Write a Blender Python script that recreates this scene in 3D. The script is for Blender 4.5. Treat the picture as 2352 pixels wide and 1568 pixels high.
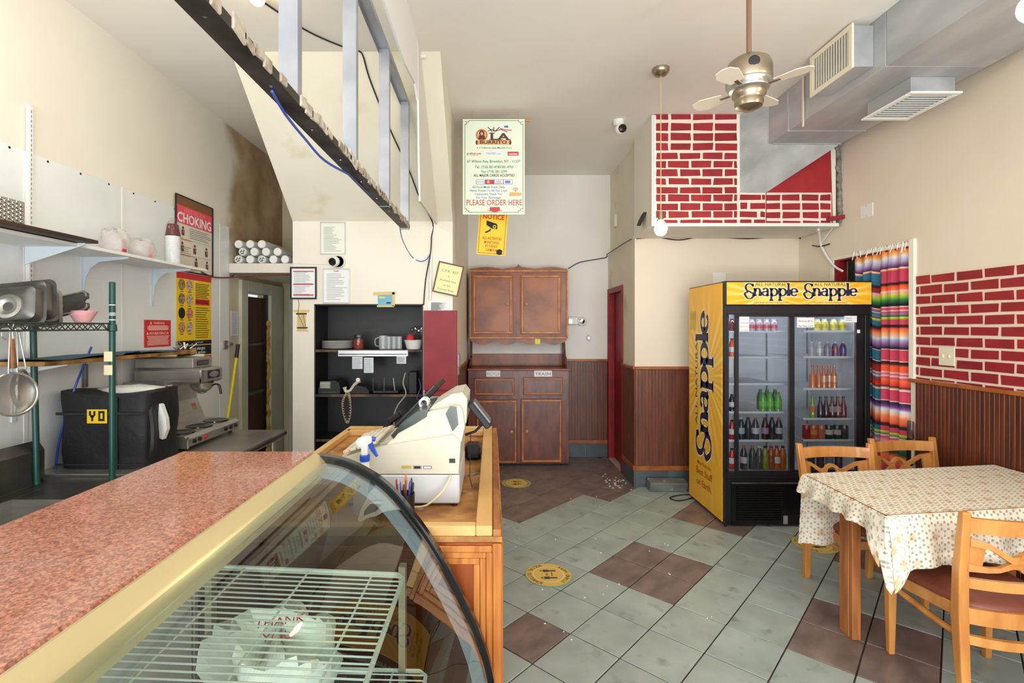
import bpy, math, random
from mathutils import Vector, Matrix
random.seed(7)
for o in list(bpy.data.objects): bpy.data.objects.remove(o)
SC = bpy.context.scene
COL = SC.collection
PI = math.pi

# ------------------------------------------------ camera
F, CX, CY, H = 1151.0, 1130.0, 750.0, 1.65      # focal length in pixels, vanishing point, eye height
cam = bpy.data.cameras.new('camera'); camo = bpy.data.objects.new('camera', cam); COL.objects.link(camo)
camo.location = (0, 0, H); camo.rotation_euler = (PI/2, 0, 0)
cam.sensor_width = 36; cam.lens = F/2352*36
cam.shift_x = (1176-CX)/2352; cam.shift_y = -(784-CY)/2352
cam.clip_start = .02; cam.clip_end = 60
SC.camera = camo
# ------------------------------------------------ world, lights, exposure
SC.view_settings.view_transform = 'Standard'; SC.view_settings.look = 'None'
SC.view_settings.gamma = 1; SC.view_settings.use_curve_mapping = False
SC.view_settings.exposure = 0.0
W = bpy.data.worlds.new('daylight'); SC.world = W; W.use_nodes = True
bg = W.node_tree.nodes['Background']; bg.inputs[0].default_value = (.80, .90, 1, 1); bg.inputs[1].default_value = 1.0
def area(name, loc, rot, sx, sy, e, col=(1, 1, 1)):
    l = bpy.data.lights.new(name, 'AREA'); l.shape = 'RECTANGLE'; l.size = sx; l.size_y = sy; l.energy = e; l.color = col
    o = bpy.data.objects.new(name, l); COL.objects.link(o); o.location = loc; o.rotation_euler = rot; return o
def point(name, loc, e, r=.04, col=(1, .85, .65)):
    l = bpy.data.lights.new(name, 'POINT'); l.energy = e; l.shadow_soft_size = r; l.color = col
    o = bpy.data.objects.new(name, l); COL.objects.link(o); o.location = loc; return o
FRONT = -2.2                                     # the shop front behind the camera
area('window_light', (.3, FRONT+.06, 1.75), (PI/2, 0, 0), 5.2, 2.9, 125, (.93, .97, 1))
area('ceiling_fill_light', (.3, FRONT+.08, .75), (PI/2+.75, 0, 0), 5.2, .9, 165, (1, .98, .95))  # added fill lamp, tilted upward to brighten the ceiling
point('hanging_bulb_light', (1.258, 3.733, 2.33), 26)
point('near_bulb_light', (1.98, 1.83, 2.76), 20)
point('kitchen_bulb_light', (-1.5, 1.9, 3.0), 20, .05, (1, .93, .8))

# ------------------------------------------------ helpers
def onX(px, py, X):
    Y = X*F/(px-CX); return (X, Y, H-(py-CY)*Y/F)
def onY(px, py, Y): return ((px-CX)*Y/F, Y, H-(py-CY)*Y/F)
def onZ(px, py, Z):
    Y = (H-Z)*F/(py-CY); return ((px-CX)*Y/F, Y, Z)
def lin(c): return tuple(((v/255)/12.92 if v/255 <= .04045 else ((v/255+.055)/1.055)**2.4) for v in c[:3])+(1,)

def mat(name, c, r=.5, met=0, c2=None, sc=8, st=(1, 1, 1), det=4, lo=.35, hi=.65, bump=0, bs=40, rnd=0, alpha=1,
        emit=None, es=0, spec=.5, coat=0, trans=0, c3=None, sc3=3, dist=0):
    m = bpy.data.materials.new(name); m.use_nodes = True; nt = m.node_tree; N = nt.nodes; L = nt.links
    b = N['Principled BSDF']; b.inputs['Base Color'].default_value = lin(c); b.inputs['Roughness'].default_value = r
    b.inputs['Metallic'].default_value = met; b.inputs['Alpha'].default_value = alpha
    b.inputs['Specular IOR Level'].default_value = spec; b.inputs['Coat Weight'].default_value = coat
    b.inputs['Transmission Weight'].default_value = trans
    if emit: b.inputs['Emission Color'].default_value = lin(emit); b.inputs['Emission Strength'].default_value = es
    src = None
    if c2 or bump or rnd or c3:
        tc = N.new('ShaderNodeTexCoord'); mp = N.new('ShaderNodeMapping'); mp.inputs['Scale'].default_value = st
        oi = N.new('ShaderNodeObjectInfo'); add = N.new('ShaderNodeVectorMath'); add.operation = 'MULTIPLY_ADD'
        add.inputs[1].default_value = (37, 53, 71); L.new(oi.outputs['Random'], add.inputs[0]); L.new(tc.outputs['Object'], mp.inputs['Vector'])
        L.new(mp.outputs['Vector'], add.inputs[2])
        vec = add.outputs[0]
        def noise(scale, d=4):
            n = N.new('ShaderNodeTexNoise'); n.inputs['Scale'].default_value = scale; n.inputs['Detail'].default_value = d
            n.inputs['Distortion'].default_value = dist; L.new(vec, n.inputs['Vector']); return n.outputs[0]
        src = None
        if c2:
            rp = N.new('ShaderNodeValToRGB'); rp.color_ramp.elements[0].position = lo; rp.color_ramp.elements[1].position = hi
            rp.color_ramp.elements[0].color = lin(c2); rp.color_ramp.elements[1].color = lin(c)
            L.new(noise(sc, det), rp.inputs[0]); src = rp.outputs[0]
        if c3:
            rp = N.new('ShaderNodeValToRGB'); rp.color_ramp.elements[0].position = .60; rp.color_ramp.elements[1].position = .75
            rp.color_ramp.elements[0].color = (0, 0, 0, 1); rp.color_ramp.elements[1].color = (1, 1, 1, 1)
            L.new(noise(sc3, 6), rp.inputs[0])
            mx = N.new('ShaderNodeMix'); mx.data_type = 'RGBA'; L.new(rp.outputs[0], mx.inputs[0])
            if src: L.new(src, mx.inputs[6])
            else: mx.inputs[6].default_value = lin(c)
            mx.inputs[7].default_value = lin(c3); src = mx.outputs[2]
        if rnd:
            hs = N.new('ShaderNodeHueSaturation'); mr = N.new('ShaderNodeMapRange')
            mr.inputs['To Min'].default_value = 1-rnd; mr.inputs['To Max'].default_value = 1+rnd
            L.new(oi.outputs['Random'], mr.inputs[0]); L.new(mr.outputs[0], hs.inputs['Value'])
            if src: L.new(src, hs.inputs['Color'])
            else: hs.inputs['Color'].default_value = lin(c)
            src = hs.outputs[0]
        if src: L.new(src, b.inputs['Base Color'])
        if bump:
            bm = N.new('ShaderNodeBump'); bm.inputs['Strength'].default_value = bump; bm.inputs['Distance'].default_value = .01
            L.new(noise(bs, 5), bm.inputs['Height']); L.new(bm.outputs[0], b.inputs['Normal'])
    return m

def glass(name, tint=(245, 250, 247), refl=1.0, ior=1.5, rough=.0):
    m = bpy.data.materials.new(name); m.use_nodes = True; nt = m.node_tree; N = nt.nodes; L = nt.links
    N.remove(N['Principled BSDF']); out = N['Material Output']
    t = N.new('ShaderNodeBsdfTransparent'); t.inputs[0].default_value = lin(tint)
    g = N.new('ShaderNodeBsdfGlossy'); g.inputs['Roughness'].default_value = rough
    f = N.new('ShaderNodeLayerWeight'); f.inputs[0].default_value = .5
    pw = N.new('ShaderNodeMath'); pw.operation = 'POWER'; pw.inputs[1].default_value = 4.0; L.new(f.outputs['Facing'], pw.inputs[0])
    ml = N.new('ShaderNodeMath'); ml.operation = 'MULTIPLY_ADD'; ml.inputs[1].default_value = .9*refl; ml.inputs[2].default_value = .05*refl; ml.use_clamp = True
    mx = N.new('ShaderNodeMixShader'); L.new(pw.outputs[0], ml.inputs[0]); L.new(ml.outputs[0], mx.inputs[0])
    L.new(t.outputs[0], mx.inputs[1]); L.new(g.outputs[0], mx.inputs[2]); L.new(mx.outputs[0], out.inputs[0])
    return m

def origin_of(o):
    v = Vector((0, 0, 0))
    while o is not None: v += o.location; o = o.parent
    return v

def frame(o, face):
    r, u = {'L': ((0, 1, 0), (0, 0, 1)), 'R': ((0, -1, 0), (0, 0, 1)), 'F': ((1, 0, 0), (0, 0, 1)), 'U': ((1, 0, 0), (0, 1, 0)),
            'B': ((-1, 0, 0), (0, 0, 1))}[face]
    return plane(o, r, u)
def plane(o, r, u):
    r = Vector(r).normalized(); u = Vector(u); u = (u-r*u.dot(r)).normalized(); n = r.cross(u)
    return Matrix(((r.x, u.x, n.x, o[0]), (r.y, u.y, n.y, o[1]), (r.z, u.z, n.z, o[2]), (0, 0, 0, 1)))

TXT = {}
class MB:
    def __init__(s, M=None): s.v = []; s.f = []; s.mi = []; s.sm = []; s.M = M
    def add(s, vs, fs, m=0, smooth=False):
        b = len(s.v)
        s.v += [(s.M @ Vector(v)) if s.M else Vector(v) for v in vs]
        s.f += [tuple(b+i for i in f) for f in fs]; s.mi += [m]*len(fs); s.sm += [smooth]*len(fs); return s
    def box(s, x0, y0, z0, x1, y1, z1, b=0, m=0):
        x0, x1 = min(x0, x1), max(x0, x1); y0, y1 = min(y0, y1), max(y0, y1); z0, z1 = min(z0, z1), max(z0, z1)
        b = min(b, (x1-x0)*.45, (y1-y0)*.45, (z1-z0)*.45)
        if b <= 0:
            v = [(x, y, z) for z in (z0, z1) for y in (y0, y1) for x in (x0, x1)]
            return s.add(v, [(0, 2, 3, 1), (4, 5, 7, 6), (0, 1, 5, 4), (2, 6, 7, 3), (0, 4, 6, 2), (1, 3, 7, 5)], m)
        v = []; idx = {}
        for ix, (x, sx) in enumerate(((x0, 1), (x1, -1))):
            for iy, (y, sy) in enumerate(((y0, 1), (y1, -1))):
                for iz, (z, sz) in enumerate(((z0, 1), (z1, -1))):
                    for k in range(3):
                        idx[(ix, iy, iz, k)] = len(v)
                        v.append((x+(0 if k == 0 else b*sx), y+(0 if k == 1 else b*sy), z+(0 if k == 2 else b*sz)))
        I = lambda *a: idx[a]
        fs = [(I(0,0,0,0), I(0,0,1,0), I(0,1,1,0), I(0,1,0,0)), (I(1,0,0,0), I(1,1,0,0), I(1,1,1,0), I(1,0,1,0)),
              (I(0,0,0,1), I(1,0,0,1), I(1,0,1,1), I(0,0,1,1)), (I(0,1,0,1), I(0,1,1,1), I(1,1,1,1), I(1,1,0,1)),
              (I(0,0,0,2), I(0,1,0,2), I(1,1,0,2), I(1,0,0,2)), (I(0,0,1,2), I(1,0,1,2), I(1,1,1,2), I(0,1,1,2))]
        for a in (0, 1):
            for c in (0, 1):
                e = [(I(a,c,0,0), I(a,c,1,0), I(a,c,1,1), I(a,c,0,1)), (I(a,0,c,0), I(a,1,c,0), I(a,1,c,2), I(a,0,c,2)),
                     (I(0,a,c,1), I(1,a,c,1), I(1,a,c,2), I(0,a,c,2))]
                fs += e
                for d in (0, 1): fs.append((I(a,c,d,0), I(a,c,d,1), I(a,c,d,2)))
        cen = Vector(((x0+x1)/2, (y0+y1)/2, (z0+z1)/2)); out = []
        for f in fs:
            p = [Vector(v[i]) for i in f]; n = (p[1]-p[0]).cross(p[2]-p[0]); c = sum(p, Vector())/len(p)
            out.append(f if n.dot(c-cen) > 0 else tuple(reversed(f)))
        return s.add(v, out, m)
    def obox(s, c, ax, ay, az, hx, hy, hz, b=0, m=0):       # oriented box, centre c, axes, half sizes
        ax, ay, az = (Vector(tuple(q)+(0,)*(3-len(q))).normalized() for q in (ax, ay, az))
        R = Matrix(((ax.x, ay.x, az.x, c[0]), (ax.y, ay.y, az.y, c[1]), (ax.z, ay.z, az.z, c[2]), (0, 0, 0, 1)))
        o = s.M; s.M = (o @ R) if o else R; s.box(-hx, -hy, -hz, hx, hy, hz, b, m); s.M = o; return s
    def beam(s, p0, p1, w, h, up=(0, 0, 1), b=0, m=0):      # rectangular bar between two points
        p0, p1 = Vector(p0), Vector(p1); d = (p1-p0); L = d.length; d.normalize(); up = Vector(up)
        sd = d.cross(up)
        if sd.length < 1e-4: sd = d.cross(Vector((1, 0, 0)))
        sd.normalize(); u = sd.cross(d)
        return s.obox((p0+p1)/2, sd, d, u, w/2, L/2, h/2, b, m)
    def ring(s, c, d, r, n, ref=None):
        d = Vector(d).normalized(); a = ref or Vector((0, 0, 1))
        if abs(d.dot(a)) > .95: a = Vector((1, 0, 0))
        x = d.cross(a).normalized(); y = d.cross(x).normalized()
        return [Vector(c)+(x*math.cos(2*PI*i/n)+y*math.sin(2*PI*i/n))*r for i in range(n)]
    def cyl(s, p0, p1, r0, r1=None, n=14, m=0, caps=True):
        r1 = r0 if r1 is None else r1; d = Vector(p1)-Vector(p0)
        a = s.ring(p0, d, r0, n); b = s.ring(p1, d, r1, n)
        s.add(a+b, [(i, n+i, n+(i+1) % n, (i+1) % n) for i in range(n)], m, True)
        if caps: s.add(a+b, [tuple(range(n)), tuple(range(2*n-1, n-1, -1))], m)
        return s
    def tube(s, pts, r, n=8, closed=False, m=0):
        pts = [Vector(p) for p in pts]; k = len(pts); rs = r if isinstance(r, (list, tuple)) else [r]*k
        vs = []; x = None
        for i, p in enumerate(pts):
            if closed: d = pts[(i+1) % k]-pts[i-1]
            else: d = pts[min(i+1, k-1)]-pts[max(i-1, 0)]
            d.normalize()
            if x is None:
                a = Vector((0, 0, 1)) if abs(d.z) < .9 else Vector((1, 0, 0)); x = d.cross(a).normalized()
            else:
                x = x-d*x.dot(d)
                x = x.normalized() if x.length > 1e-6 else d.orthogonal().normalized()
            y = d.cross(x)
            vs += [p+(x*math.cos(2*PI*j/n)+y*math.sin(2*PI*j/n))*rs[i] for j in range(n)]
        fs = []
        for i in range(k if closed else k-1):
            a, b = i*n, ((i+1) % k)*n
            fs += [(a+j, a+(j+1) % n, b+(j+1) % n, b+j) for j in range(n)]
        s.add(vs, fs, m, True)
        if not closed: s.add(vs[:n]+vs[-n:], [tuple(range(n-1, -1, -1)), tuple(range(n, 2*n))], m)
        return s
    def lathe(s, prof, c=(0, 0, 0), n=24, m=0, d=(0, 0, 1)):
        d = Vector(d).normalized(); c = Vector(c); vs = []
        for r, z in prof: vs += s.ring(c+d*z, d, max(r, 1e-5), n)
        fs = []
        for i in range(len(prof)-1):
            a, b = i*n, (i+1)*n
            fs += [(a+j, b+j, b+(j+1) % n, a+(j+1) % n) for j in range(n)]
        return s.add(vs, fs, m, True)
    def prism(s, poly, vec, m=0, smooth=False):              # planar 3-D polygon extruded by vec
        p = [Vector(q) for q in poly]; v = Vector(vec); n = len(p)
        nr = Vector()
        for i in range(n): nr += p[i].cross(p[(i+1) % n])
        if nr.dot(v) > 0: p.reverse()
        vs = p+[q+v for q in p]
        s.add(vs, [tuple(range(n)), tuple(range(2*n-1, n-1, -1))], m)
        return s.add(vs, [((i+1) % n, i, n+i, n+(i+1) % n) for i in range(n)], m, smooth)
    def grid(s, fn, nu, nv, m=0, smooth=True, flip=False):
        vs = [fn(i/nu, j/nv) for j in range(nv+1) for i in range(nu+1)]; w = nu+1
        fs = [(j*w+i, j*w+i+1, (j+1)*w+i+1, (j+1)*w+i) for j in range(nv) for i in range(nu)]
        if flip: fs = [tuple(reversed(f)) for f in fs]
        return s.add(vs, fs, m, smooth)
    def ball(s, c, r, m=0, n=16, k=8, sz=1):
        return s.lathe([(r*math.sin(PI*i/k), -r*sz*math.cos(PI*i/k)) for i in range(k+1)], c, n, m)
    def rect(s, x0, y0, x1, y1, z=0, m=0, t=0):               # flat print in the local XY plane
        if t: return s.box(x0, y0, z-t, x1, y1, z, m=m)
        return s.add([(x0, y0, z), (x1, y0, z), (x1, y1, z), (x0, y1, z)], [(0, 1, 2, 3)], m)
    def disc(s, x, y, rx, ry=None, z=0, m=0, n=20, r0=0):
        ry = ry or rx
        if not r0: return s.add([(x+rx*math.cos(2*PI*i/n), y+ry*math.sin(2*PI*i/n), z) for i in range(n)], [tuple(range(n))], m)
        k = r0; vs = [(x+rx*q*math.cos(2*PI*i/n), y+ry*q*math.sin(2*PI*i/n), z) for q in (1, k) for i in range(n)]
        return s.add(vs, [(i, (i+1) % n, n+(i+1) % n, n+i) for i in range(n)], m)
    def poly(s, pts, z=0, m=0): return s.add([(x, y, z) for x, y in pts], [tuple(range(len(pts)))], m)
    def stroke(s, pts, wv, wh, z=0, m=0):                     # pen stroke, thick where it runs vertically
        L, R = [], []; k = len(pts)
        for i, (x, y) in enumerate(pts):
            a, b = pts[max(i-1, 0)], pts[min(i+1, k-1)]; dx, dy = b[0]-a[0], b[1]-a[1]; l = math.hypot(dx, dy) or 1
            w = (wh+(wv-wh)*abs(dy/l))/2; nx, ny = -dy/l*w, dx/l*w
            L.append((x+nx, y+ny, z)); R.append((x-nx, y-ny, z))
        return s.add(L+R, [(i, k+i, k+i+1, i+1) for i in range(k-1)], m)
    def text(s, t, size, x=0, y=0, z=0, m=0, al='CENTER', w=None, ext=0, bold=0, sh=0):
        key = (t, al, bold)
        if key not in TXT:
            c = bpy.data.curves.new('t', 'FONT'); c.body = t; c.size = 1; c.align_x = al; c.resolution_u = 2; c.offset = bold
            o = bpy.data.objects.new('t', c); me = bpy.data.meshes.new_from_object(o)
            TXT[key] = ([tuple(v.co) for v in me.vertices], [tuple(p.vertices) for p in me.polygons])
            bpy.data.objects.remove(o); bpy.data.curves.remove(c); bpy.data.meshes.remove(me)
        vs, fs = TXT[key]
        if not vs: return s
        k = size; kx = size
        if w:
            ww = max(v[0] for v in vs)-min(v[0] for v in vs); kx = w/ww
        return s.add([(x+v[0]*kx+v[1]*k*sh, y+v[1]*k, z) for v in vs], fs, m)
    def build(s, name, mats, parent=None, label=None, cat=None, group=None, kind=None, bottom=True):
        me = bpy.data.meshes.new(name); org = origin_of(parent) if parent else Vector()
        vs = s.v
        if parent is None and bottom and kind != 'structure' and vs:
            xs = [v.x for v in vs]; ys = [v.y for v in vs]; org = Vector(((min(xs)+max(xs))/2, (min(ys)+max(ys))/2, min(v.z for v in vs)))
        me.from_pydata([tuple(v-org) for v in vs], [], s.f)
        if not isinstance(mats, (list, tuple)): mats = [mats]
        for q in mats: me.materials.append(q)
        if len(mats) > 1: me.polygons.foreach_set('material_index', [min(i, len(mats)-1) for i in s.mi])
        if any(s.sm):
            me.polygons.foreach_set('use_smooth', s.sm)
            try: me.set_sharp_from_angle(angle=math.radians(40))
            except Exception: pass
        me.update(); o = bpy.data.objects.new(name, me); COL.objects.link(o)
        if parent: o.parent = parent
        else: o.location = org
        tag(o, label, cat, group, kind); return o

def tag(o, label=None, cat=None, group=None, kind=None):
    if label: o['label'] = label
    if cat: o['category'] = cat
    if group: o['group'] = group
    if kind: o['kind'] = kind
    return o
def thing(name, label, cat, loc, group=None, rz=0):
    o = bpy.data.objects.new(name, None); COL.objects.link(o); o.location = loc; o.rotation_euler = (0, 0, rz); o.empty_display_size = .05
    return tag(o, label, cat, group)
def struct(name, mb, mats, label=None): return mb.build(name, mats, kind='structure', label=label)
def copy_tree(o, parent=None):
    c = o.copy(); COL.objects.link(c)
    if parent: c.parent = parent
    for ch in list(o.children): copy_tree(ch, c)
    return c
def arc(c, r, a0, a1, n=12, rx=None):
    rx = rx or r
    return [(c[0]+rx*math.cos(math.radians(a0+(a1-a0)*i/n)), c[1]+r*math.sin(math.radians(a0+(a1-a0)*i/n))) for i in range(n+1)]
def smooth_path(pts, k=6):                                   # Catmull-Rom through the points
    P = [Vector(p) for p in pts]; out = []
    for i in range(len(P)-1):
        a, b, c, d = P[max(i-1, 0)], P[i], P[i+1], P[min(i+2, len(P)-1)]
        for j in range(k):
            t = j/k; out.append(.5*((2*b)+(c-a)*t+(2*a-5*b+4*c-d)*t*t+(3*b-a-3*c+d)*t**3))
    out.append(P[-1]); return out
# ------------------------------------------------ materials shared around
M = {}
M['cream'] = mat('cream_paint', (240, 236, 224), .6, c2=(234, 228, 212), sc=1.2, lo=.3, hi=.7, bump=.05, bs=60)
M['cream_dark'] = mat('dull_cream_paint', (232, 225, 206), .6, c2=(220, 211, 188), sc=1.5, lo=.3, hi=.7, c3=(188, 170, 135), sc3=2)
M['white_wall'] = mat('white_paint', (240, 239, 235), .6, c2=(233, 231, 225), sc=1.5, lo=.3, hi=.7)
M['beige'] = mat('beige_paint', (233, 222, 205), .55, c2=(226, 213, 194), sc=1.1, lo=.3, hi=.7, bump=.04, bs=50)
M['ceil'] = mat('ceiling_paint', (240, 237, 231), .6, c2=(232, 227, 219), sc=1.0, lo=.3, hi=.7)
M['frp'] = mat('wall_panel_white', (238, 242, 243), .28, c2=(230, 235, 235), sc=2, bump=.08, bs=120)
M['white'] = mat('white_enamel', (235, 236, 232), .4)
M['steel'] = mat('brushed_steel', (186, 183, 176), .33, .75, c2=(166, 163, 156), sc=5, st=(1, 1, 8))
M['steel_dark'] = mat('worn_steel', (122, 120, 117), .38, .8, c2=(88, 86, 84), sc=5)
M['galv'] = mat('galvanised_sheet', (196, 199, 202), .42, .35, c2=(160, 164, 169), sc=5, st=(1, .35, 1), det=8, lo=.3, hi=.7)
M['alu'] = mat('aluminium', (205, 208, 212), .35, .6)
M['black'] = mat('black_plastic', (22, 22, 25), .4)
M['black_gloss'] = mat('black_gloss', (14, 15, 18), .15)
M['black_paint'] = mat('black_paint', (24, 26, 29), .45, c2=(14, 15, 17), sc=6)
M['rubber'] = mat('dark_rubber', (38, 38, 42), .6)
M['red_paint'] = mat('dark_red_paint', (158, 28, 38), .5, c2=(122, 18, 26), sc=6)
M['brick_red'] = mat('painted_brick_red', (158, 34, 42), .55, c2=(140, 27, 36), sc=9, rnd=.12)
M['wain'] = mat('wainscot_brown', (126, 68, 44), .38, c2=(84, 44, 30), sc=6, st=(4, 4, .5), det=6, lo=.28, hi=.75)
M['wain2'] = mat('wainscot_dark', (122, 58, 28), .4, c2=(66, 30, 17), sc=8, st=(6, 6, .35), det=7, lo=.28, hi=.75)
M['oak_trim'] = mat('orange_oak_trim', (176, 104, 48), .4, c2=(140, 76, 34), sc=8, st=(1, 1, 1))
M['slate'] = mat('slate_base', (88, 100, 106), .5, c2=(66, 76, 84), sc=4)
M['paper'] = mat('white_paper', (238, 240, 242), .7)
M['paper2'] = mat('bluish_paper', (214, 222, 232), .7)
M['ink'] = mat('ink_black', (30, 30, 34), .7)
M['ink_grey'] = mat('ink_grey', (140, 144, 150), .7)
M['ink_red'] = mat('ink_red', (205, 48, 52), .7)
M['ink_blue'] = mat('ink_blue', (70, 84, 160), .7)
M['ink_green'] = mat('ink_green', (60, 112, 82), .7)
M['tape'] = mat('masking_tape', (222, 196, 128), .7)
M['yellow'] = mat('sign_yellow', (246, 206, 40), .5)
M['brass'] = mat('brass_trim', (232, 218, 168), .28, .55)
M['chrome'] = mat('chrome', (220, 220, 222), .12, 1)
M['clear'] = glass('clear_glass')

XL, XR, YB, ZC = -2.51, 3.16, 6.35, 3.57
PX0, PX1, PY = -1.825, -.36, 4.59         # the pier with the black niche
# ------------------------------------------------ floor
fl = MB().box(XL-.1, FRONT-.1, -.10, XR+1.0, YB+.1, -.006)
M['grout'] = mat('dark_grout', (66, 56, 50), .8, c2=(48, 40, 36), sc=6)
floor = struct('floor', fl, M['grout'])
M['tile_green'] = mat('grey_green_slate_tile', (176, 188, 182), .34, c2=(154, 166, 160), sc=5, det=8, lo=.3, hi=.7, rnd=.05, c3=(130, 138, 130), sc3=9, bump=.12, bs=14)
M['tile_brown'] = mat('brown_slate_tile', (142, 124, 116), .36, c2=(106, 93, 90), sc=6, det=8, st=(1, 2, 1), lo=.3, hi=.7, rnd=.06, bump=.12, bs=14)
TH, TA, TB, TT, TR = .7486, 1.0816, 2.9761, .3272, .8973
u1 = Vector((math.sin(TH), math.cos(TH))); u2 = Vector((-math.cos(TH), math.sin(TH)))
def tile_mesh(m):
    g = .0035; mb = MB().box(-TT/2+g, -TT*TR/2+g, -.010, TT/2-g, TT*TR/2-g, 0, b=.002)
    me = bpy.data.meshes.new('tile'); me.from_pydata([tuple(v) for v in mb.v], [], mb.f); me.materials.append(m); return me
tmg, tmb = tile_mesh(M['tile_green']), tile_mesh(M['tile_brown'])
rest = MB(); ntile = 0
for i in range(-18, 22):
    for j in range(-22, 20):
        c = Vector((TA, TB))+u1*TT*(i+.5)+u2*TT*TR*(j+.5)
        if not (XL-.2 < c.x < XR+.5 and FRONT < c.y < YB+.1): continue
        if c.x > 1.6 and c.y > 5.3: continue
        if c.x > PX0+.2 and c.x < -.55 and c.y > 4.95: continue
        if c.y > 5.3 and c.x > 1.75: continue
        brown = (i in (0, 1) and j in (0, 1)) or (i in (0, 1) and j in (-3, -4)) or (i in (4, 5) and j in (0, 1)) or (i, j) == (-3, 1) \
            or (j >= 5 and i >= 1) or (j == 4 and i >= 4) or (i in (-4, -5) and j in (-3, -4)) or (i in (4, 5) and j in (-3, -4))
        if (i, j) in ((5, 3), (8, 4)): brown = False
        if c.x > -.15 and c.y > 1.5:
            o = bpy.data.objects.new('tile', tmb if brown else tmg); COL.objects.link(o); o.parent = floor
            o.location = (c.x, c.y, random.uniform(-.0008, .0008)); o.rotation_euler = (random.uniform(-.002, .002), random.uniform(-.002, .002), math.atan2(u1.y, u1.x))
            ntile += 1
        else:
            o = rest.M; rest.M = Matrix.Translation((c.x, c.y, 0)) @ Matrix.Rotation(math.atan2(u1.y, u1.x), 4, 'Z')
            rest.box(-TT/2+.0035, -TT*TR/2+.0035, -.01, TT/2-.0035, TT*TR/2-.0035, 0, m=1 if brown else 0); rest.M = o
rest.build('tile_field', [M['tile_green'], M['tile_brown']], floor, kind='stuff')

# ------------------------------------------------ ceiling and walls
struct('ceiling', MB().box(XL-.1, FRONT-.1, ZC, XR+1.0, YB+.1, ZC+.12), M['ceil'])
# left wall with a brown water stain spreading at its far upper end
def stain_wall():
    m = M['cream'].copy(); m.name = 'cream_paint_with_brown_stain'; nt = m.node_tree; N = nt.nodes; L = nt.links
    b = N['Principled BSDF']; base = b.inputs['Base Color'].links[0].from_socket
    tc = N.new('ShaderNodeTexCoord'); sp = N.new('ShaderNodeSeparateXYZ'); L.new(tc.outputs['Object'], sp.inputs[0])
    n1 = N.new('ShaderNodeTexNoise'); n1.inputs['Scale'].default_value = 1.6; n1.inputs['Detail'].default_value = 5; L.new(tc.outputs['Object'], n1.inputs['Vector'])
    ma = N.new('ShaderNodeMath'); ma.operation = 'MULTIPLY_ADD'; ma.inputs[1].default_value = .9; L.new(n1.outputs[0], ma.inputs[0]); L.new(sp.outputs['Y'], ma.inputs[2])
    mr = N.new('ShaderNodeMapRange'); mr.interpolation_type = 'SMOOTHSTEP'; mr.inputs['From Min'].default_value = 5.15; mr.inputs['From Max'].default_value = 5.45; L.new(ma.outputs[0], mr.inputs[0])
    n2 = N.new('ShaderNodeTexNoise'); n2.inputs['Scale'].default_value = 3; n2.inputs['Detail'].default_value = 6; L.new(tc.outputs['Object'], n2.inputs['Vector'])
    rp = N.new('ShaderNodeValToRGB'); rp.color_ramp.elements[0].position = .3; rp.color_ramp.elements[1].position = .75
    rp.color_ramp.elements[0].color = lin((150, 118, 78)); rp.color_ramp.elements[1].color = lin((206, 186, 150)); L.new(n2.outputs[0], rp.inputs[0])
    mx = N.new('ShaderNodeMix'); mx.data_type = 'RGBA'; L.new(mr.outputs[0], mx.inputs[0]); L.new(base, mx.inputs[6]); L.new(rp.outputs[0], mx.inputs[7])
    L.new(mx.outputs[2], b.inputs['Base Color']); return m
M['stained'] = stain_wall()
DY0, DY1, DZ = 5.09, 5.62, 2.0
wl = MB()
wl.box(XL-.12, FRONT, 0, XL, DY0, ZC); wl.box(XL-.12, DY0, DZ, XL, DY1, ZC); wl.box(XL-.12, DY1, 0, XL, 6.0, ZC)
wall_left = struct('wall_left', wl, M['stained'])
e = [.25, 1.45, 2.69, 3.40, 4.62, 4.775]
for a, b in zip(e[:-1], e[1:]):
    if b-a < .3: b0 = 2.40
    p = MB().box(XL, a+.002, 0, XL+.006, b-.002, 2.595 if b < 4.7 else 2.60, b=.002).build('panel', M['frp'], wall_left)
for yy in e[1:-1]: MB().box(XL+.006, yy-.012, 0, XL+.009, yy+.012, 2.59).build('panel_strip', M['white'], wall_left)
nl = MB()
for k in range(14): nl.lathe([(0, .004), (.006, .002), (.007, 0)], (XL+.006, 1.7+k*.225, 2.58), 8, d=(1, 0, 0))
nl.build('nail_heads', M['ink'], wall_left)
M['old_paint'] = mat('yellowed_paint', (216, 208, 184), .6, c2=(196, 184, 148), sc=3, st=(1, 1, .5), lo=.3, hi=.7)
st = MB()                                                     # old paint strip between panel and door frame
st.box(XL, 4.78, 0, XL+.004, 4.96, 2.17)
st.build('paint_strip', M['old_paint'], wall_left)
# door in the left wall: frame, brown slab, torn foam
M['door_brown'] = mat('dark_brown_door', (84, 50, 36), .6, c2=(54, 32, 24), sc=4, st=(1, 3, .6), lo=.3, hi=.7)
M['frame_pale'] = mat('pale_green_white_paint', (206, 206, 190), .5, c2=(190, 190, 170), sc=3)
d1 = MB()
d1.box(XL-.01, 4.96, 0, XL+.035, DY0, 2.12, b=.004); d1.box(XL-.01, DY1, 0, XL+.035, 5.93, 2.12, b=.004); d1.box(XL-.01, DY0, DZ, XL+.035, DY1, 2.12, b=.004)
d1 = struct('door_1', d1, M['frame_pale'])
MB().box(XL-.07, DY0, .0, XL-.03, DY1, 1.965, b=.003).build('door_slab', M['door_brown'], d1)
hb = MB()
hb.box(XL-.03, DY0+.01, 1.45, XL-.018, DY1-.03, 1.475); hb.box(XL-.03, DY0+.01, .93, XL-.018, DY1-.03, .965); hb.box(XL-.03, DY0+.05, .965, XL-.02, DY0+.09, 1.45)
hb.build('door_rail', M['steel_dark'], d1)
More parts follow.
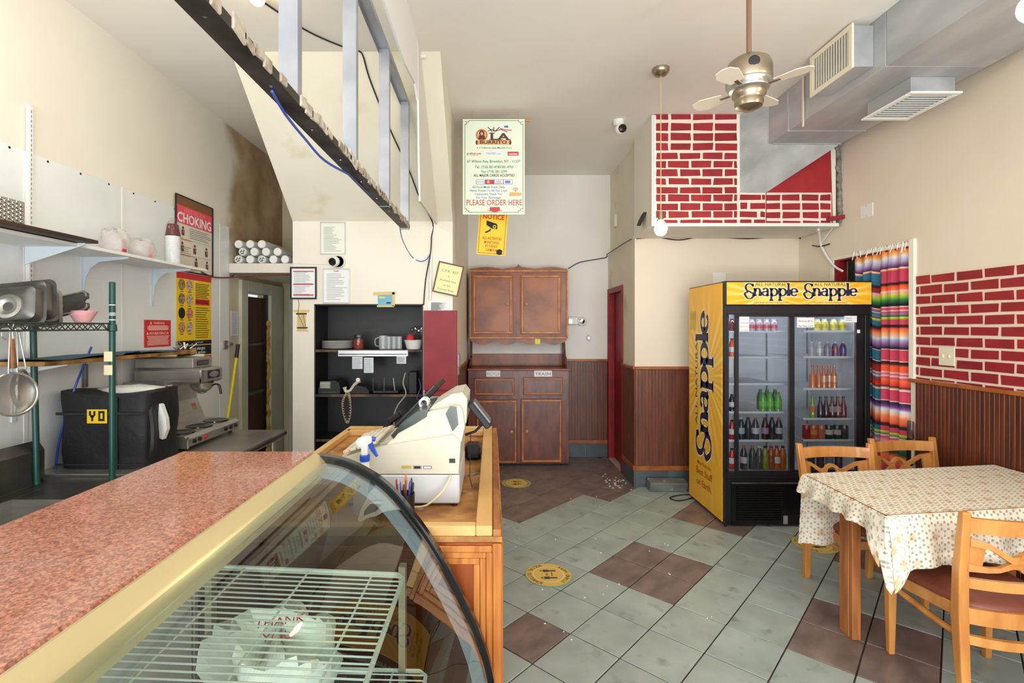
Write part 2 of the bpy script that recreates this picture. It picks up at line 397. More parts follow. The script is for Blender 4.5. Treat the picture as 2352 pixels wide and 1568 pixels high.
M['foam'] = mat('yellow_foam', (214, 176, 84), .9, c2=(176, 130, 50), sc=14, bump=.8, bs=30)
fo = MB(); z = .2
while z < 1.72:
    r = random.uniform(.016, .032); fo.ball((XL-.005+random.uniform(-.012, .016), DY1-.015+random.uniform(-.012, .02), z), r, n=7, k=4, sz=1.4); z += r*.85
fo.build('foam_strip', M['foam'], d1)
MB().box(XL-.03, DY1-.05, 0, XL+.0, DY1, 2.0).build('dark_jamb', M['black_paint'], d1)

# back wall (beyond the hutch) and the passage end wall
wb = MB(); wb.box(-.5, YB, 0, 3.2, YB+.1, ZC)
wall_back = struct('wall_back', wb, M['white_wall'])
struct('wall_passage', MB().box(XL-.1, 6.0, 0, PX0+.02, 6.12, ZC), M['old_paint'])
ph = MB().box(XL, 4.79, 2.165, PX0, 6.0, 2.255)
struct('trim_1', ph, M['cream'], 'cream boxed header over the passage')
MB().box(-2.42, 5.955, 0, -2.36, 6.0, 2.165, b=.005).build('trim_2', M['frame_pale'], kind='structure')

# pier with niche, sloping soffit above
NX0, NX1, NZ, ND = -1.627, -.63, 1.857, .36
pr = MB()
pr.box(PX0, PY, 0, NX0, PY+ND+.03, ZC); pr.box(NX0, PY, NZ, NX1, PY+ND+.03, ZC)
pr.prism([(NX1, PY, 0), (PX1, PY, 0), (PX1+.015, PY+ND+.03, 0), (NX1, PY+ND+.03, 0)], (0, 0, ZC))
pr.prism([(PX0, PY+ND+.03, 0), (PX1+.015, PY+ND+.03, 0), (-.30, YB, 0), (PX0, YB, 0)], (0, 0, ZC))
struct('wall_pier', pr, M['cream'])
sf = MB().prism([(PX0, PY, 2.614), (PX0, 3.5, ZC), (PX0, PY, ZC)], (PX1-PX0, 0, 0))
M['soffit'] = mat('soffit_paint', (239, 235, 220), .6, c2=(232, 226, 206), sc=1.4, lo=.3, hi=.7, c3=(214, 204, 170), sc3=2.5)
struct('soffit', sf, M['soffit'])

# toilet block: wall behind the cooler, side wall with the red door
CW = 1.47; RY0, RY1, RZ = 5.66, 6.27, 2.07
tb = MB()
tb.box(CW, 5.16, 0, XR, 5.26, 2.56)
struct('wall_cooler', tb, M['beige'])
sw = MB()
sw.box(CW, 5.261, 0, CW+.13, RY0, 2.56); sw.box(CW, RY1, 0, CW+.13, YB, 2.56); sw.box(CW, RY0, RZ, CW+.13, RY1, 2.56)
sw.box(CW+.03, 4.56, 2.56, CW+.13, YB, ZC)
wall_side = struct('wall_side', sw, M['cream_dark'])
d2 = MB()
d2.box(CW-.015, RY1-.012, 0, CW+.15, RY1+.05, RZ+.05, b=.003); d2.box(CW-.015, RY0-.05, 0, CW+.15, RY0+.012, RZ+.05, b=.003); d2.box(CW-.015, RY0+.012, RZ-.012, CW+.15, RY1, RZ+.05, b=.003)
d2.box(CW+.14, RY0, 0, CW+.18, RY1, RZ)
d2 = struct('door_2', d2, M['red_paint'])
MB().box(CW+.06, RY0+.01, .01, CW+.09, RY1-.01, RZ-.01, b=.003).build('door_slab', M['red_paint'], d2)
MB().box(CW-.01, RY0, 0, CW+.12, RY1, .015, b=.003).build('threshold', mat('marble', (196, 188, 176), .4), d2)
# right wall, with the curtained doorway
CY0, CY1, CZ = 3.78, 4.62, 2.26
wr = MB()
wr.box(XR, FRONT, 0, XR+.12, CY0, ZC); wr.box(XR, CY0, CZ, XR+.12, CY1, ZC); wr.box(XR, CY1, 0, XR+.12, 5.26, ZC)
wall_right = struct('wall_right', wr, M['beige'])
struct('wall_store', MB().box(XR+.9, 3.5, 0, XR+1.0, 5.3, ZC).box(XR+.12, 3.4, 0, XR+1, 3.5, ZC).box(XR+.12, 5.2, 0, XR+1, 5.3, ZC), M['cream_dark'])
t = MB(); t.box(XR-.02, CY0-.05, 1.25, XR+.01, CY0, CZ+.05, b=.004); t.box(XR-.012, CY0, CZ, XR+.01, CY1+.05, CZ+.03, b=.003)
t.box(XR-.012, CY1, 0, XR+.01, CY1+.05, CZ, b=.003)
struct('trim_3', t, M['cream'])
t = MB(); t.box(XR-.004, CY1-.02, 0, XR+.10, CY1, CZ); t.box(XR+.0, CY0, CZ-.012, XR+.10, CY1, CZ)
struct('trim_4', t, M['red_paint'])
# shop front behind the camera: low wall, glass front, header
fr = MB(); fr.box(XL-.1, FRONT-.1, 0, XR+.1, FRONT, .30); fr.box(XL-.1, FRONT-.1, 3.25, XR+.1, FRONT, ZC)
for x in (XL-.1, -.75, 1.0, XR-.0): fr.box(x, FRONT-.1, .30, x+.1, FRONT, 3.25)
struct('wall_front', fr, M['white_wall'])

# ------------------------------------------------ wainscot, rails, base tiles
def wainscot(parent, p0, p1, n, z0, z1, m, pitch=.034, th=.010):
    p0, p1 = Vector(p0), Vector(p1); d = (p1-p0); L = d.length; d.normalize(); n = Vector(n); k = max(1, int(L/pitch)); w = L/k; mb = MB()
    for i in range(k):
        c = p0+d*(w*(i+.5))+n*(th/2); mb.obox((c.x, c.y, (z0+z1)/2), d, n, (0, 0, 1), w/2-.0012, th/2, (z1-z0)/2, b=.003)
    return mb.build('bead_board', m, parent, kind='stuff')
def rail(name, p0, p1, n, z0, z1, th, m, parent, b=.004):
    p0, p1, n = Vector(p0), Vector(p1), Vector(n); d = p1-p0; c = (p0+p1)/2+n*th/2
    return MB().obox((c.x, c.y, (z0+z1)/2), d, n, (0, 0, 1), d.length/2, th/2, (z1-z0)/2, b=b).build(name, m, parent)
def wall_set(parent, p0, p1, n, m, zb=.17, zt=1.21, base=True):
    wainscot(parent, p0, p1, n, zb+.05, zt, m)
    rail('chair_rail', p0, p1, n, zt, zt+.03, .022, M['oak_trim'], parent)
    rail('foot_rail', p0, p1, n, zb, zb+.05, .018, M['oak_trim'], parent)
    if base:
        P0, P1 = Vector(p0), Vector(p1); L = (P1-P0).length; k = max(1, round(L/.31)); d = (P1-P0)/k
        for i in range(k): rail('base_tile', P0+d*i+d.normalized()*.002, P0+d*(i+1)-d.normalized()*.002, n, 0, zb, .012, M['slate'], parent, .002)
wall_set(wall_back, (.90, YB), (CW, YB), (0, -1), M['wain'])
wall_set(bpy.data.objects['wall_cooler'], (CW, 5.16), (XR, 5.16), (0, -1), M['wain'])
wall_set(wall_side, (CW, 5.15), (CW, RY0-.05), (-1, 0), M['wain'])
pw = bpy.data.objects['wall_pier']
wainscot(pw, (-.345, 5.0), (-.30, YB), (1, 0), 0, 1.21, M['wain']); rail('chair_rail', (-.345, 5.0), (-.30, YB), (1, 0), 1.21, 1.24, .02, M['oak_trim'], pw)
wainscot(wall_right, (XR, FRONT), (XR, CY0-.05), (-1, 0), .15, 1.235, M['wain2'], pitch=.031)
rail('chair_rail', (XR, FRONT), (XR, CY0-.0), (-1, 0), 1.235, 1.262, .024, M['oak_trim'], wall_right)
rail('foot_rail', (XR, FRONT), (XR, CY0), (-1, 0), .10, .15, .018, M['oak_trim'], wall_right)
rail('base_board', (XR, FRONT), (XR, CY0), (-1, 0), 0, .10, .012, M['slate'], wall_right)

# ------------------------------------------------ bricks painted on the right wall
bz = MB().box(XR-.0035, 1.55, 1.262, XR, CY0-.05, 2.035).build('mortar_paint', mat('mortar_cream', (232, 214, 196), .6), wall_right)
rowh = (2.03-1.262)/10.3
for r in range(11):
    z0 = 2.03-(r+1)*rowh+.009; z1 = 2.03-r*rowh-.009
    if z0 < 1.264: z0 = 1.264
    if z1-z0 < .01: continue
    y = CY0-.05-(.10 if r % 2 == 0 else .005)
    edges = []
    y1 = CY0-.055
    if r % 2 == 0: edges.append((y1-.115, y1)); y = y1-.115-.014
    else: edges.append((y1-.02, y1)); y = y1-.035
    while y > 1.7:
        edges.append((y-.177, y)); y -= .195
    for a, b in edges:
        j = [random.uniform(-.003, .003) for _ in range(8)]
        a2 = a; mb = MB()
        poly = [(XR-.0035, a+j[0], z0+j[1]), (XR-.0035, b+j[2], z0+j[3]), (XR-.0035, b+j[4], z1+j[5]), (XR-.0035, a+j[6], z1+j[7])]
        mb.prism(poly, (-.003, 0, 0)); mb.build('brick', M['brick_red'], wall_right)
# ------------------------------------------------ brick-painted bulkhead over the cooler wall
BY = 4.54
bb = MB()
bb.box(CW-.005, BY, 2.575, 2.24, 5.16, ZC)
bb.box(2.24, BY, 2.575, 3.115, 5.16, ZC)
bulk = struct('bulkhead', bb, M['cream'])
MB().box(CW-.02, BY-.01, 2.555, 3.125, 5.16, 2.575).build('bulkhead_bottom', M['cream'], bulk)
tr = MB(); tr.box(CW-.028, BY-.016, 2.56, CW+.012, BY-.002, 3.56, b=.002); tr.box(CW-.02, BY-.022, 2.555, 3.13, BY-.01, 2.585, b=.002)
tr.build('corner_bead', M['white'], bulk)
dots = MB()
for k in range(60):
    for xx in (-.02, -.008): dots.box(CW+xx-.002, BY-.0175, 2.6+k*.016, CW+xx+.002, BY-.0155, 2.606+k*.016)
dots.build('bead_holes', M['ink_grey'], bulk)
def brick_px(x0, y0, x1, y1, Y=BY-.005, parent=bulk):
    a = onY(x0, y1, Y); b = onY(x1, y0, Y); j = [random.uniform(-.004, .004) for _ in range(8)]
    MB().prism([(a[0]+j[0], Y, a[2]+j[1]), (b[0]+j[2], Y, a[2]+j[3]), (b[0]+j[4], Y, b[2]+j[5]), (a[0]+j[6], Y, b[2]+j[7])], (0, -.004, 0)).build('brick', M['brick_red'], parent)
a = onY(1503, 514, BY); b = onY(1693, 256, BY)
MB().box(a[0], BY-.005, a[2], b[0], BY, b[2]).build('mortar_paint', mat('mortar_white', (236, 222, 208), .6), bulk)
for y0, y1 in ((257, 275), (283, 300), (306, 323), (329, 345)):
    for x0, x1 in ((1503, 1534), (1541, 1586), (1592, 1637), (1642, 1692)): brick_px(x0, y0, x1, y1)
rows = [(351, 365), (370, 385), (389, 404), (410, 424), (430, 444), (447, 462), (467, 483), (485, 500), (505, 514)]
for k, (y0, y1) in enumerate(rows):
    if k % 2 == 0: xs = [(1508, 1556), (1562, 1608), (1614, 1659), (1664, 1692)]
    else: xs = [(1504, 1529), (1535, 1582), (1588, 1633), (1639, 1682), (1686, 1692)]
    for x0, x1 in xs: brick_px(x0, y0, x1, y1)
a = onY(1695, 514, BY); b = onY(1758, 443, BY)
MB().box(a[0], BY-.005, a[2], b[0], BY, b[2]).build('mortar_paint', bpy.data.materials['mortar_white'], bulk)
for y0, y1, xs in ((447, 459, [(1700, 1747), (1751, 1757)]), (466, 479, [(1700, 1716), (1724, 1757)]), (486, 499, [(1700, 1738), (1746, 1757)]), (505, 514, [(1700, 1725), (1732, 1757)])):
    for x0, x1 in xs: brick_px(x0, y0, x1, y1)
a = onY(1759, 514, BY); b = onY(1912, 335, BY)
MB().prism([(a[0], BY, a[2]), (b[0], BY, a[2]), (b[0]-.02, BY, b[2]), (a[0], BY, b[2])], (0, -.006, 0)).build('red_board', mat('red_board', (168, 36, 42), .55, c2=(156, 30, 38), sc=12), bulk)
a = onY(1760, 514, BY); b = onY(1908, 443, BY)
MB().box(a[0], BY-.0095, a[2], b[0], BY-.006, b[2]).build('mortar_paint', bpy.data.materials['mortar_white'], bulk)
for y0, y1, s in ((447, 460, 0), (467, 481, 1), (487, 501, 2), (507, 514, 3)):
    for x0, x1 in ((1760, 1791), (1796, 1836), (1842, 1879), (1884, 1907)):
        brick_px(x0+s*.6 if x0 > 1761 else x0, y0, x1+s*.6 if x1 < 1900 else x1, y1, BY-.0095)
# ragged foam and broken plaster at the right end of the bulkhead
rg = MB(); M['fibre'] = mat('grey_filler', (150, 146, 136), .9, c2=(110, 106, 96), sc=20, bump=.6, bs=50)
for k in range(34):
    f = k/33; rg.ball((3.115+.02*random.random()+.03*f, BY-.008, 3.27-.66*f), random.uniform(.010, .02)*(1+f*.5), n=6, k=4, sz=1.6)
rg.build('filler', M['fibre'], bulk)
MB().obox((3.09, BY-.03, 2.625), (1, 0, .15), (0, 1, 0), (0, 0, 1), .07, .03, .018, b=.004).build('loose_batten', M['brick_red'], bulk)
# ================================================ display case (foreground)
GZ, GY = 1.229, 1.70                       # granite top height, far end
GX0, GX1, CN = -1.05, -.598, -.10          # granite left / right edges, near end of the case
M['granite'] = mat('red_granite', (190, 130, 106), .13, c2=(156, 98, 80), sc=95, det=8, lo=.32, hi=.62, c3=(134, 128, 122), sc3=170, coat=.3)
def granite():
    m = M['granite']; nt = m.node_tree; N = nt.nodes; L = nt.links; b = N['Principled BSDF']
    base = b.inputs['Base Color'].links[0].from_socket
    tc = N.new('ShaderNodeTexCoord'); v = N.new('ShaderNodeTexVoronoi'); v.inputs['Scale'].default_value = 260; L.new(tc.outputs['Object'], v.inputs['Vector'])
    hs = N.new('ShaderNodeMix'); hs.data_type = 'RGBA'; hs.blend_type = 'OVERLAY'; hs.inputs[0].default_value = .35
    rp = N.new('ShaderNodeValToRGB'); rp.color_ramp.elements[0].position = .1; rp.color_ramp.elements[1].position = .8
    sx = N.new('ShaderNodeSeparateXYZ'); L.new(v.outputs['Color'], sx.inputs[0]); L.new(sx.outputs[0], rp.inputs[0])
    L.new(base, hs.inputs[6]); L.new(rp.outputs[0], hs.inputs[7]); L.new(hs.outputs[2], b.inputs['Base Color'])
granite()
case = thing('display_case', 'curved glass refrigerated display case with red granite top in the foreground', 'display case', (-.5, .8, 0))
MB().box(GX0, CN, GZ-.03, GX1, GY, GZ, b=.009).build('granite_top', M['granite'], case, 'speckled red granite slab')
sc = GY/F
def cp(px, py): return ((px-CX)*sc, GY, H-(py-CY)*sc)
outer = [cp(*q) for q in ((722, 1040), (760, 1043), (800, 1052), (840, 1070), (880, 1095), (916, 1128), (950, 1170), (976, 1204), (1000, 1240), (1021, 1275), (1040, 1310), (1061, 1350), (1080, 1390), (1097, 1425), (1110, 1460), (1122, 1495), (1131, 1532), (1137, 1568))]
outer += [(.016, GY, .36), (.016, GY, .28)]
outer = [tuple(p) for p in smooth_path(outer, 3)]
def offs(prof, d):
    out = []
    for i, p in enumerate(prof):
        a, b = prof[max(i-1, 0)], prof[min(i+1, len(prof)-1)]; dx, dz = b[0]-a[0], b[2]-a[2]; l = math.hypot(dx, dz)
        out.append((p[0]+dz/l*d, p[1], p[2]-dx/l*d))
    return out
inner = offs(outer, .034)
def strip(a, b, dy, name, m, parent=case, m2=None):
    mb = MB(); n = len(a); vs = [Vector(p) for p in a]+[Vector(p) for p in b]; D = Vector((0, dy, 0)); vs2 = [v-D for v in vs]
    f = [(i, i+1, n+i+1, n+i) for i in range(n-1)]; k = 2*n
    f += [(k+i+1, k+i, k+n+i, k+n+i+1) for i in range(n-1)]
    f += [(i+1, i, k+i, k+i+1) for i in range(n-1)]; f += [(n+i, n+i+1, k+n+i+1, k+n+i) for i in range(n-1)]
    mb.add(vs+vs2, f, 0, True); return mb.build(name, m, parent)
strip(outer, inner, .030, 'end_frame', M['black_gloss'])
M['gasket'] = mat('grey_gasket', (140, 156, 170), .35)
sh = lambda P, d: [(x, y+d, z) for x, y, z in P]
strip(sh(offs(outer, .030), -.03), sh(offs(outer, .052), -.03), .012, 'gasket', M['gasket'])
strip(sh(offs(outer, .052), -.034), sh(offs(outer, .070), -.034), .010, 'inner_trim', M['gasket'])
M['case_glass'] = glass('case_glass', (222, 230, 224), 1.15, 1.5); M['end_glass'] = glass('end_glass', (150, 148, 134), 1.0)  # glass reflections are put into the end pane's darker tint
gl = MB(); g0 = offs(outer, .012)[3:]
gy = [GY-.045-i*(GY-.045-CN)/10 for i in range(11)]
gl.add([(p[0], y, p[2]) for y in gy for p in g0], [(j*len(g0)+i, j*len(g0)+i+1, (j+1)*len(g0)+i+1, (j+1)*len(g0)+i) for j in range(10) for i in range(len(g0)-1)], 0, True)
gl.build('curved_glass', M['case_glass'], case, 'curved front glass')
eg = MB(); ip = offs(outer, .06)
eg.add([(p[0], GY-.012, p[2]) for p in ip]+[(GX0+.04, GY-.012, ip[-1][2]), (GX0+.04, GY-.012, ip[0][2])], [tuple(range(len(ip)+2))])
eg.build('end_glass', M['end_glass'], case)
# brass extrusion under the granite edge
tp = [(-.600, 1.200), (-.596, 1.228), (-.585, 1.232), (-.562, 1.206), (-.549, 1.190), (-.5455, 1.180), (-.551, 1.172), (-.575, 1.176)]
bt = MB(); vs = [(x, y, z) for y in (CN, GY-.03) for x, z in tp]; k = len(tp)
bt.add(vs, [(i, (i+1) % k, k+(i+1) % k, k+i) for i in range(k)], 0, True); bt.add(vs, [tuple(range(k)), tuple(range(2*k-1, k-1, -1))])
bt.build('brass_trim', M['brass'], case, 'polished brass trim along the granite edge')
bt = MB().box(-.585, CN, 1.140, -.565, GY-.03, 1.175, b=.004)
bt.build('lamp_rail', M['brass'], case)
# cabinet
M['case_white'] = mat('case_liner', (206, 210, 204), .4)
M['case_out'] = mat('case_laminate', (60, 50, 44), .5)
cb = MB(); cb.box(GX0, CN, 0, .03, GY-.035, .30, b=.01); cb.build('case_base', M['case_out'], case)
cb = MB(); cb.box(GX0+.04, CN+.03, .30, .0, GY-.05, .34); cb.build('case_deck', mat('case_deck', (150, 146, 132), .35, .3), case)
cb = MB(); cb.box(GX0, CN, .30, GX0+.03, GY, GZ-.03); cb.box(GX0, GY-.03, .30, GX0+.06, GY, GZ-.03); cb.box(GX0, CN, .30, 0, CN+.03, .5)
cb.build('back_frame', M['alu'], case)
for a, b, dx in ((CN+.04, .85, .03), (.80, GY-.04, .045)): MB().box(GX0+dx, a, .36, GX0+dx+.012, b, GZ-.05, b=.003).build('sliding_door', M['case_white'], case)
# wire racks
def wire_rack(name, label, x0, x1, y0, y1, z, dz0, dz1, nx, zt=0, rz=0):
    root = thing(name, label, 'wire shelf', (0, 0, 0)); hx, hy = (x1-x0)/2, (y1-y0)/2
    mb = MB().tube([(-hx, -hy, 0), (hx-.02, -hy, 0), (hx, -hy+.02, 0), (hx, hy-.02, 0), (hx-.02, hy, 0), (-hx, hy, 0)], .006, 8, True)
    mb.build('rim', M['rack'], root)
    k = int((y1-y0)/.0225)
    for i in range(1, k):
        y = -hy+i*(2*hy)/k
        MB().tube([(-hx, y, .003), (hx, y, .003)], .0023, 5).build('wire', M['rack'], root)
    for i in range(nx): MB().tube([(-hx+(i+.5)*2*hx/nx, -hy, -.003), (-hx+(i+.5)*2*hx/nx, hy, -.003)], .0032, 6).build('cross_bar', M['rack'], root)
    root.location = ((x0+x1)/2, (y0+y1)/2, z); root.rotation_euler = (math.radians(dz0), math.radians(dz1), rz); return root
M['rackp'] = mat('rack_post', (150, 146, 126), .45, .3); M['rack'] = mat('white_coated_wire', (214, 226, 216), .35)
wire_rack('wire_rack', 'upper white wire rack inside the glass display case', -.80, -.252, .30, 1.44, .95, 0, 2.6, 3)
wire_rack('wire_rack', 'lower white wire rack under the upper rack in the display case', -.80, -.197, .35, 1.51, .62, 0, 1.5, 3)
for x in (-.86, -.28): MB().box(x, 1.50, .34, x+.02, 1.53, .93).build('rack_post', M['rackp'], case)
# crumpled carrier bag lying on the lower rack
M['bag'] = mat('white_carrier_bag', (226, 236, 228), .45, c2=(206, 220, 210), sc=9, bump=.6, bs=12)
def crumple(c, rx, ry, rz, seed, nu=26, nv=14, k=.16):
    random.seed(seed); ph = [(random.uniform(2, 7), random.uniform(2, 7), random.uniform(0, 6)) for _ in range(7)]
    def fn(u, v):
        a = 2*PI*u; b = PI*v; w = 1+k*sum(math.sin(p*a+q*b+r) for p, q, r in ((round(p), q, r) for p, q, r in ph))/3
        s = math.sin(b)**.6 if 0 < v < 1 else 0
        return (c[0]+rx*w*s*math.cos(a), c[1]+ry*w*s*math.sin(a), max(c[2]+rz*(1-math.cos(b))*w*.9, c[2]))
    return fn
sb = MB().grid(crumple((-.56, 1.33, .628), .15, .15, .125, 3, k=.22), 34, 16, flip=False)
bag = sb.build('shopping_bag', M['bag'], label='crumpled white shopping bag with red print inside the display case', cat='bag')
lt = MB(plane((-.53, 1.24, .885), (.9, .25, .0), (-.2, .9, .35)))
lt.text('THANK', .035, 0, .03, 0); lt.text('YOU', .035, 0, -.012, 0)
lt.build('print', M['ink_red'], bag)

# ================================================ wooden service counter
M['osb'] = mat('worn_particle_board', (196, 140, 76), .6, c2=(128, 78, 38), sc=8, det=9, lo=.35, hi=.6, c3=(206, 196, 176), sc3=5, bump=.2, bs=60)
M['pine'] = mat('raw_pine_lumber', (232, 192, 128), .6, c2=(212, 164, 98), sc=5, st=(1, .25, 1), det=6)
M['ply_edge'] = mat('worn_edge', (180, 120, 66), .6, c2=(140, 84, 44), sc=18, det=8, st=(1, .3, 1))
M['cab_panel'] = mat('brown_counter_panel', (170, 88, 40), .28, c2=(136, 64, 28), sc=4, st=(4, 4, .5), det=6)
M['cab_trim'] = mat('honey_oak_trim', (206, 132, 62), .35, c2=(172, 98, 40), sc=9, st=(5, 5, .4), det=6)
SX0, SX1, SY0, SY1, SZ = -1.0, .036, 1.755, 3.53, .915
ctr = thing('service_counter', 'wooden service counter with unfinished top ringed by raw lumber', 'counter', (-.48, 2.6, 0))
MB().box(SX0, SY0, 0, SX1-.02, SY1, SZ-.02, b=.003).build('cabinet_body', M['cab_panel'], ctr)
MB().box(SX0, SY0-.002, SZ-.02, SX1, SY1, SZ+.0, b=.002).build('counter_board', M['osb'], ctr, 'stained worn particle board top')
L2 = .036
def lumber(p0, p1, w, h): MB().beam(p0, p1, w, h, b=.003).build('lumber', M['pine'], ctr)
lumber((-.028, SY0+.002, SZ+.018), (-.028, SY1, SZ+.018), .058, .036)
MB().box(.003, SY0, SZ, SX1-.004, SY1, SZ+.024, b=.002).build('edge_strip', M['ply_edge'], ctr)
lumber((SX0, SY0+.022, SZ+.018), (-.058, SY0+.022, SZ+.018), .042, .036)
lumber((SX0, SY1-.03, SZ+.018), (-.058, SY1-.03, SZ+.018), .06, .036)
lumber((SX0+.02, SY1-.13, SZ+.018), (-.058, SY1-.13, SZ+.018), .05, .036)
lumber((SX0+.02, SY0+.05, SZ+.018), (SX0+.02, SY1-.07, SZ+.018), .04, .036)
def moulding(face, x0, x1, z0, z1, at, parent, n=3, w=.022):
    for k in range(n):
        a = k*w; th = .010-.003*k
        for (p, q, r, s_) in ((x0+a, x1-a, z1-a-w, z1-a), (x0+a, x1-a, z0+a, z0+a+w), (x0+a, x0+a+w, z0+a+w, z1-a-w), (x1-a-w, x1-a, z0+a+w, z1-a-w)):
            mb = MB()
            if face == 'F': mb.box(p, at-th, r, q, at, s_, b=.003)
            else: mb.box(at, p, r, at+th, q, s_, b=.003)
            mb.build('moulding', M['cab_trim'], parent)
moulding('F', SX0+.02, SX1-.035, .10, SZ-.03, SY0, ctr)
MB().box(SX1-.034, SY0-.012, 0, SX1-.001, SY0+.02, SZ-.022, b=.004).build('corner_post', M['cab_trim'], ctr)
MB().box(SX1-.022, SY0+.02, 0, SX1-.006, SY1, SZ-.022, b=.002).build('side_panel', M['cab_panel'], ctr)
for k in range(3): moulding('R', SY0+.04+k*.57, SY0+.04+k*.57+.55, .10, SZ-.03, SX1-.006, ctr, 2, .02)

# ================================================ cash register
M['beige_plastic'] = mat('aged_beige_plastic', (214, 210, 192), .4, c2=(206, 200, 178), sc=3)
M['beige_light'] = mat('register_side_plastic', (204, 206, 208), .4)
reg = thing('cash_register', 'beige electronic cash register standing on its cash drawer on the wooden counter', 'cash register', (-.36, 2.25, SZ))
RY = 2.045
def rp(px, py, Y=RY):
    q = onY(px, py, Y); return (q[0], q[2])
def c4(cx, cy): return (700+cx/3.92, 850+cy/3.92)
dz1 = onY(1050, 1091, RY)[2]
MB().box(-.60, RY, SZ+.012, -.133, RY+.42, dz1, b=.006).build('cash_drawer', M['beige_light'], reg)
for x in (-.58, -.155):
    for y in (RY+.02, RY+.39): MB().cyl((x, y, SZ), (x, y, SZ+.014), .012, n=8).build('foot', M['black'], reg)
side = [rp(*c4(*q)) for q in ((340, 778), (520, 640), (1340, 630), (1362, 700), (1355, 928), (990, 940), (560, 985), (350, 960))]
zb = dz1+.004
low = [(-.60, zb), (-.137, zb), (-.128, zb+.135), (-.16, zb+.160), (-.44, zb+.115), (-.635, zb+.055), (-.645, zb+.02)]
MB().prism([(x, RY+.005, z) for x, z in low], (0, .41, 0)).build('body', M['beige_plastic'], reg)
up = [(-.435, zb+.115), (-.395, zb+.155), (-.33, zb+.21), (-.262, zb+.252), (-.19, zb+.265), (-.135, zb+.275), (-.122, zb+.26), (-.112, zb+.19), (-.126, zb+.13), (-.16, zb+.10), (-.40, zb+.09)]
MB().prism([(x, RY+.018, z) for x, z in up], (0, .385, 0)).build('hood', M['beige_plastic'], reg)
hood_z = zb+.265
top = [(-.262, zb+.252), (-.19, zb+.300), (-.135, zb+.322), (-.105, zb+.30), (-.112, zb+.19), (-.135, zb+.26)]
MB().prism([(x, RY+.06, z) for x, z in [(-.33, zb+.20), (-.24, zb+.275), (-.17, zb+.318), (-.125, zb+.326), (-.104, zb+.30), (-.108, zb+.20), (-.13, zb+.18)]], (0, .30, 0)).build('printer_cover', M['beige_plastic'], reg)
M['smoke'] = mat('smoked_green_plastic', (52, 62, 58), .2)
MB().prism([(x, RY+.014, z) for x, z in [(-.415, zb+.155), (-.372, zb+.205), (-.31, zb+.252), (-.262, zb+.262), (-.268, zb+.232), (-.32, zb+.20), (-.385, zb+.165), (-.405, zb+.14)]], (0, .36, 0)).build('smoked_cover', M['smoke'], reg)
MB().prism([(x, RY+.012, z) for x, z in [(-.190, zb+.245), (-.172, zb+.276), (-.146, zb+.272), (-.138, zb+.20), (-.162, zb+.172)]], (0, .006, 0)).build('tinted_window', M['smoke'], reg)
MB().prism([(x, RY+.011, z) for x, z in [(-.205, zb+.245), (-.194, zb+.245), (-.168, zb+.165), (-.180, zb+.165)]], (0, .006, 0)).build('window_trim', M['white'], reg)
kb = MB(plane((-.545, RY+.21, zb+.101), (0, -1, 0), (1, 0, .30)))
M['keys'] = [mat('key_cream', (224, 218, 196), .5), mat('key_pink', (226, 200, 180), .5), mat('key_green', (196, 208, 190), .5)]
for i in range(12):
    for j in range(5): kb.box(-.175+i*.030, -.075+j*.030, -.004, -.175+i*.030+.025, -.075+j*.030+.025, .006, b=.002, m=random.choice((0, 0, 0, 1, 2)))
kb.build('keyboard', M['keys'], reg)
pt = MB(frame((0, RY+.0035, 0), 'F'))
pt.rect(-.175, zb+.045, -.150, zb+.063, m=0); pt.rect(-.370, zb+.022, -.330, zb+.034, m=1); pt.rect(-.322, zb+.020, -.288, zb+.034, m=2); pt.rect(-.281, zb+.021, -.247, zb+.033, m=0)
pt.rect(-.279, zb+.023, -.249, zb+.031, z=.0006, m=3); pt.rect(-.317, zb+.023, -.293, zb+.031, z=.0006, m=0)
pt.build('ports', [M['black'], mat('yellow_port', (190, 170, 80), .5), M['steel'], M['white']], reg)
cd = smooth_path([(-.168, RY, dz1+.0), (-.172, RY-.025, dz1-.01), (-.20, RY-.04, dz1-.055), (-.26, RY-.05, SZ+.025), (-.32, RY-.03, SZ+.01)], 6)
MB().tube(cd, .004, 7).build('power_cord', mat('cream_cord', (222, 212, 160), .5), reg)
kc = MB().tube([(-.46, RY+.03, zb+.115), (-.44, RY+.025, zb+.122), (-.415, RY+.025, zb+.128)], .003, 6)
kc.tube([(-.46+.012*math.cos(a*PI/5), RY+.03+.002*a, zb+.112+.008*math.sin(a*PI/5)) for a in range(10)], .0015, 5, True)
kc.build('drawer_key', M['steel'], reg)
pp = MB()                                                      # paper roll standing out of the hood
pp.lathe([(.014, 0), (.023, 0), (.023, .055), (.014, .055), (.014, 0)], (-.30, RY+.16, zb+.265), 20, d=(0, 1, 0)); pp.build('paper_roll', M['paper'], reg)
ds = MB().obox((-.056, RY+.19, zb+.215), (.62, 0, -.78), (0, 1, 0), (.78, 0, .62), .068, .06, .014, b=.006)
reg2 = reg
ds.build('screen_housing', M['rubber'], reg2)
MB().obox((-.051, RY+.19, zb+.222), (.62, 0, -.78), (0, 1, 0), (.78, 0, .62), .058, .05, .0145, b=.002).build('screen', mat('grey_screen', (86, 90, 92), .25), reg2)
MB().tube([(-.045, RY+.19, zb+.165), (-.075, RY+.19, zb+.135), (-.12, RY+.19, zb+.12)], .006, 8).build('display_arm', M['black'], reg2)
MB().tube([(-.095, RY+.19, zb+.125), (-.100, RY+.2, SZ+.06), (-.09, RY+.24, SZ+.004)], .0018, 5).build('display_cable', M['rubber'], reg2)
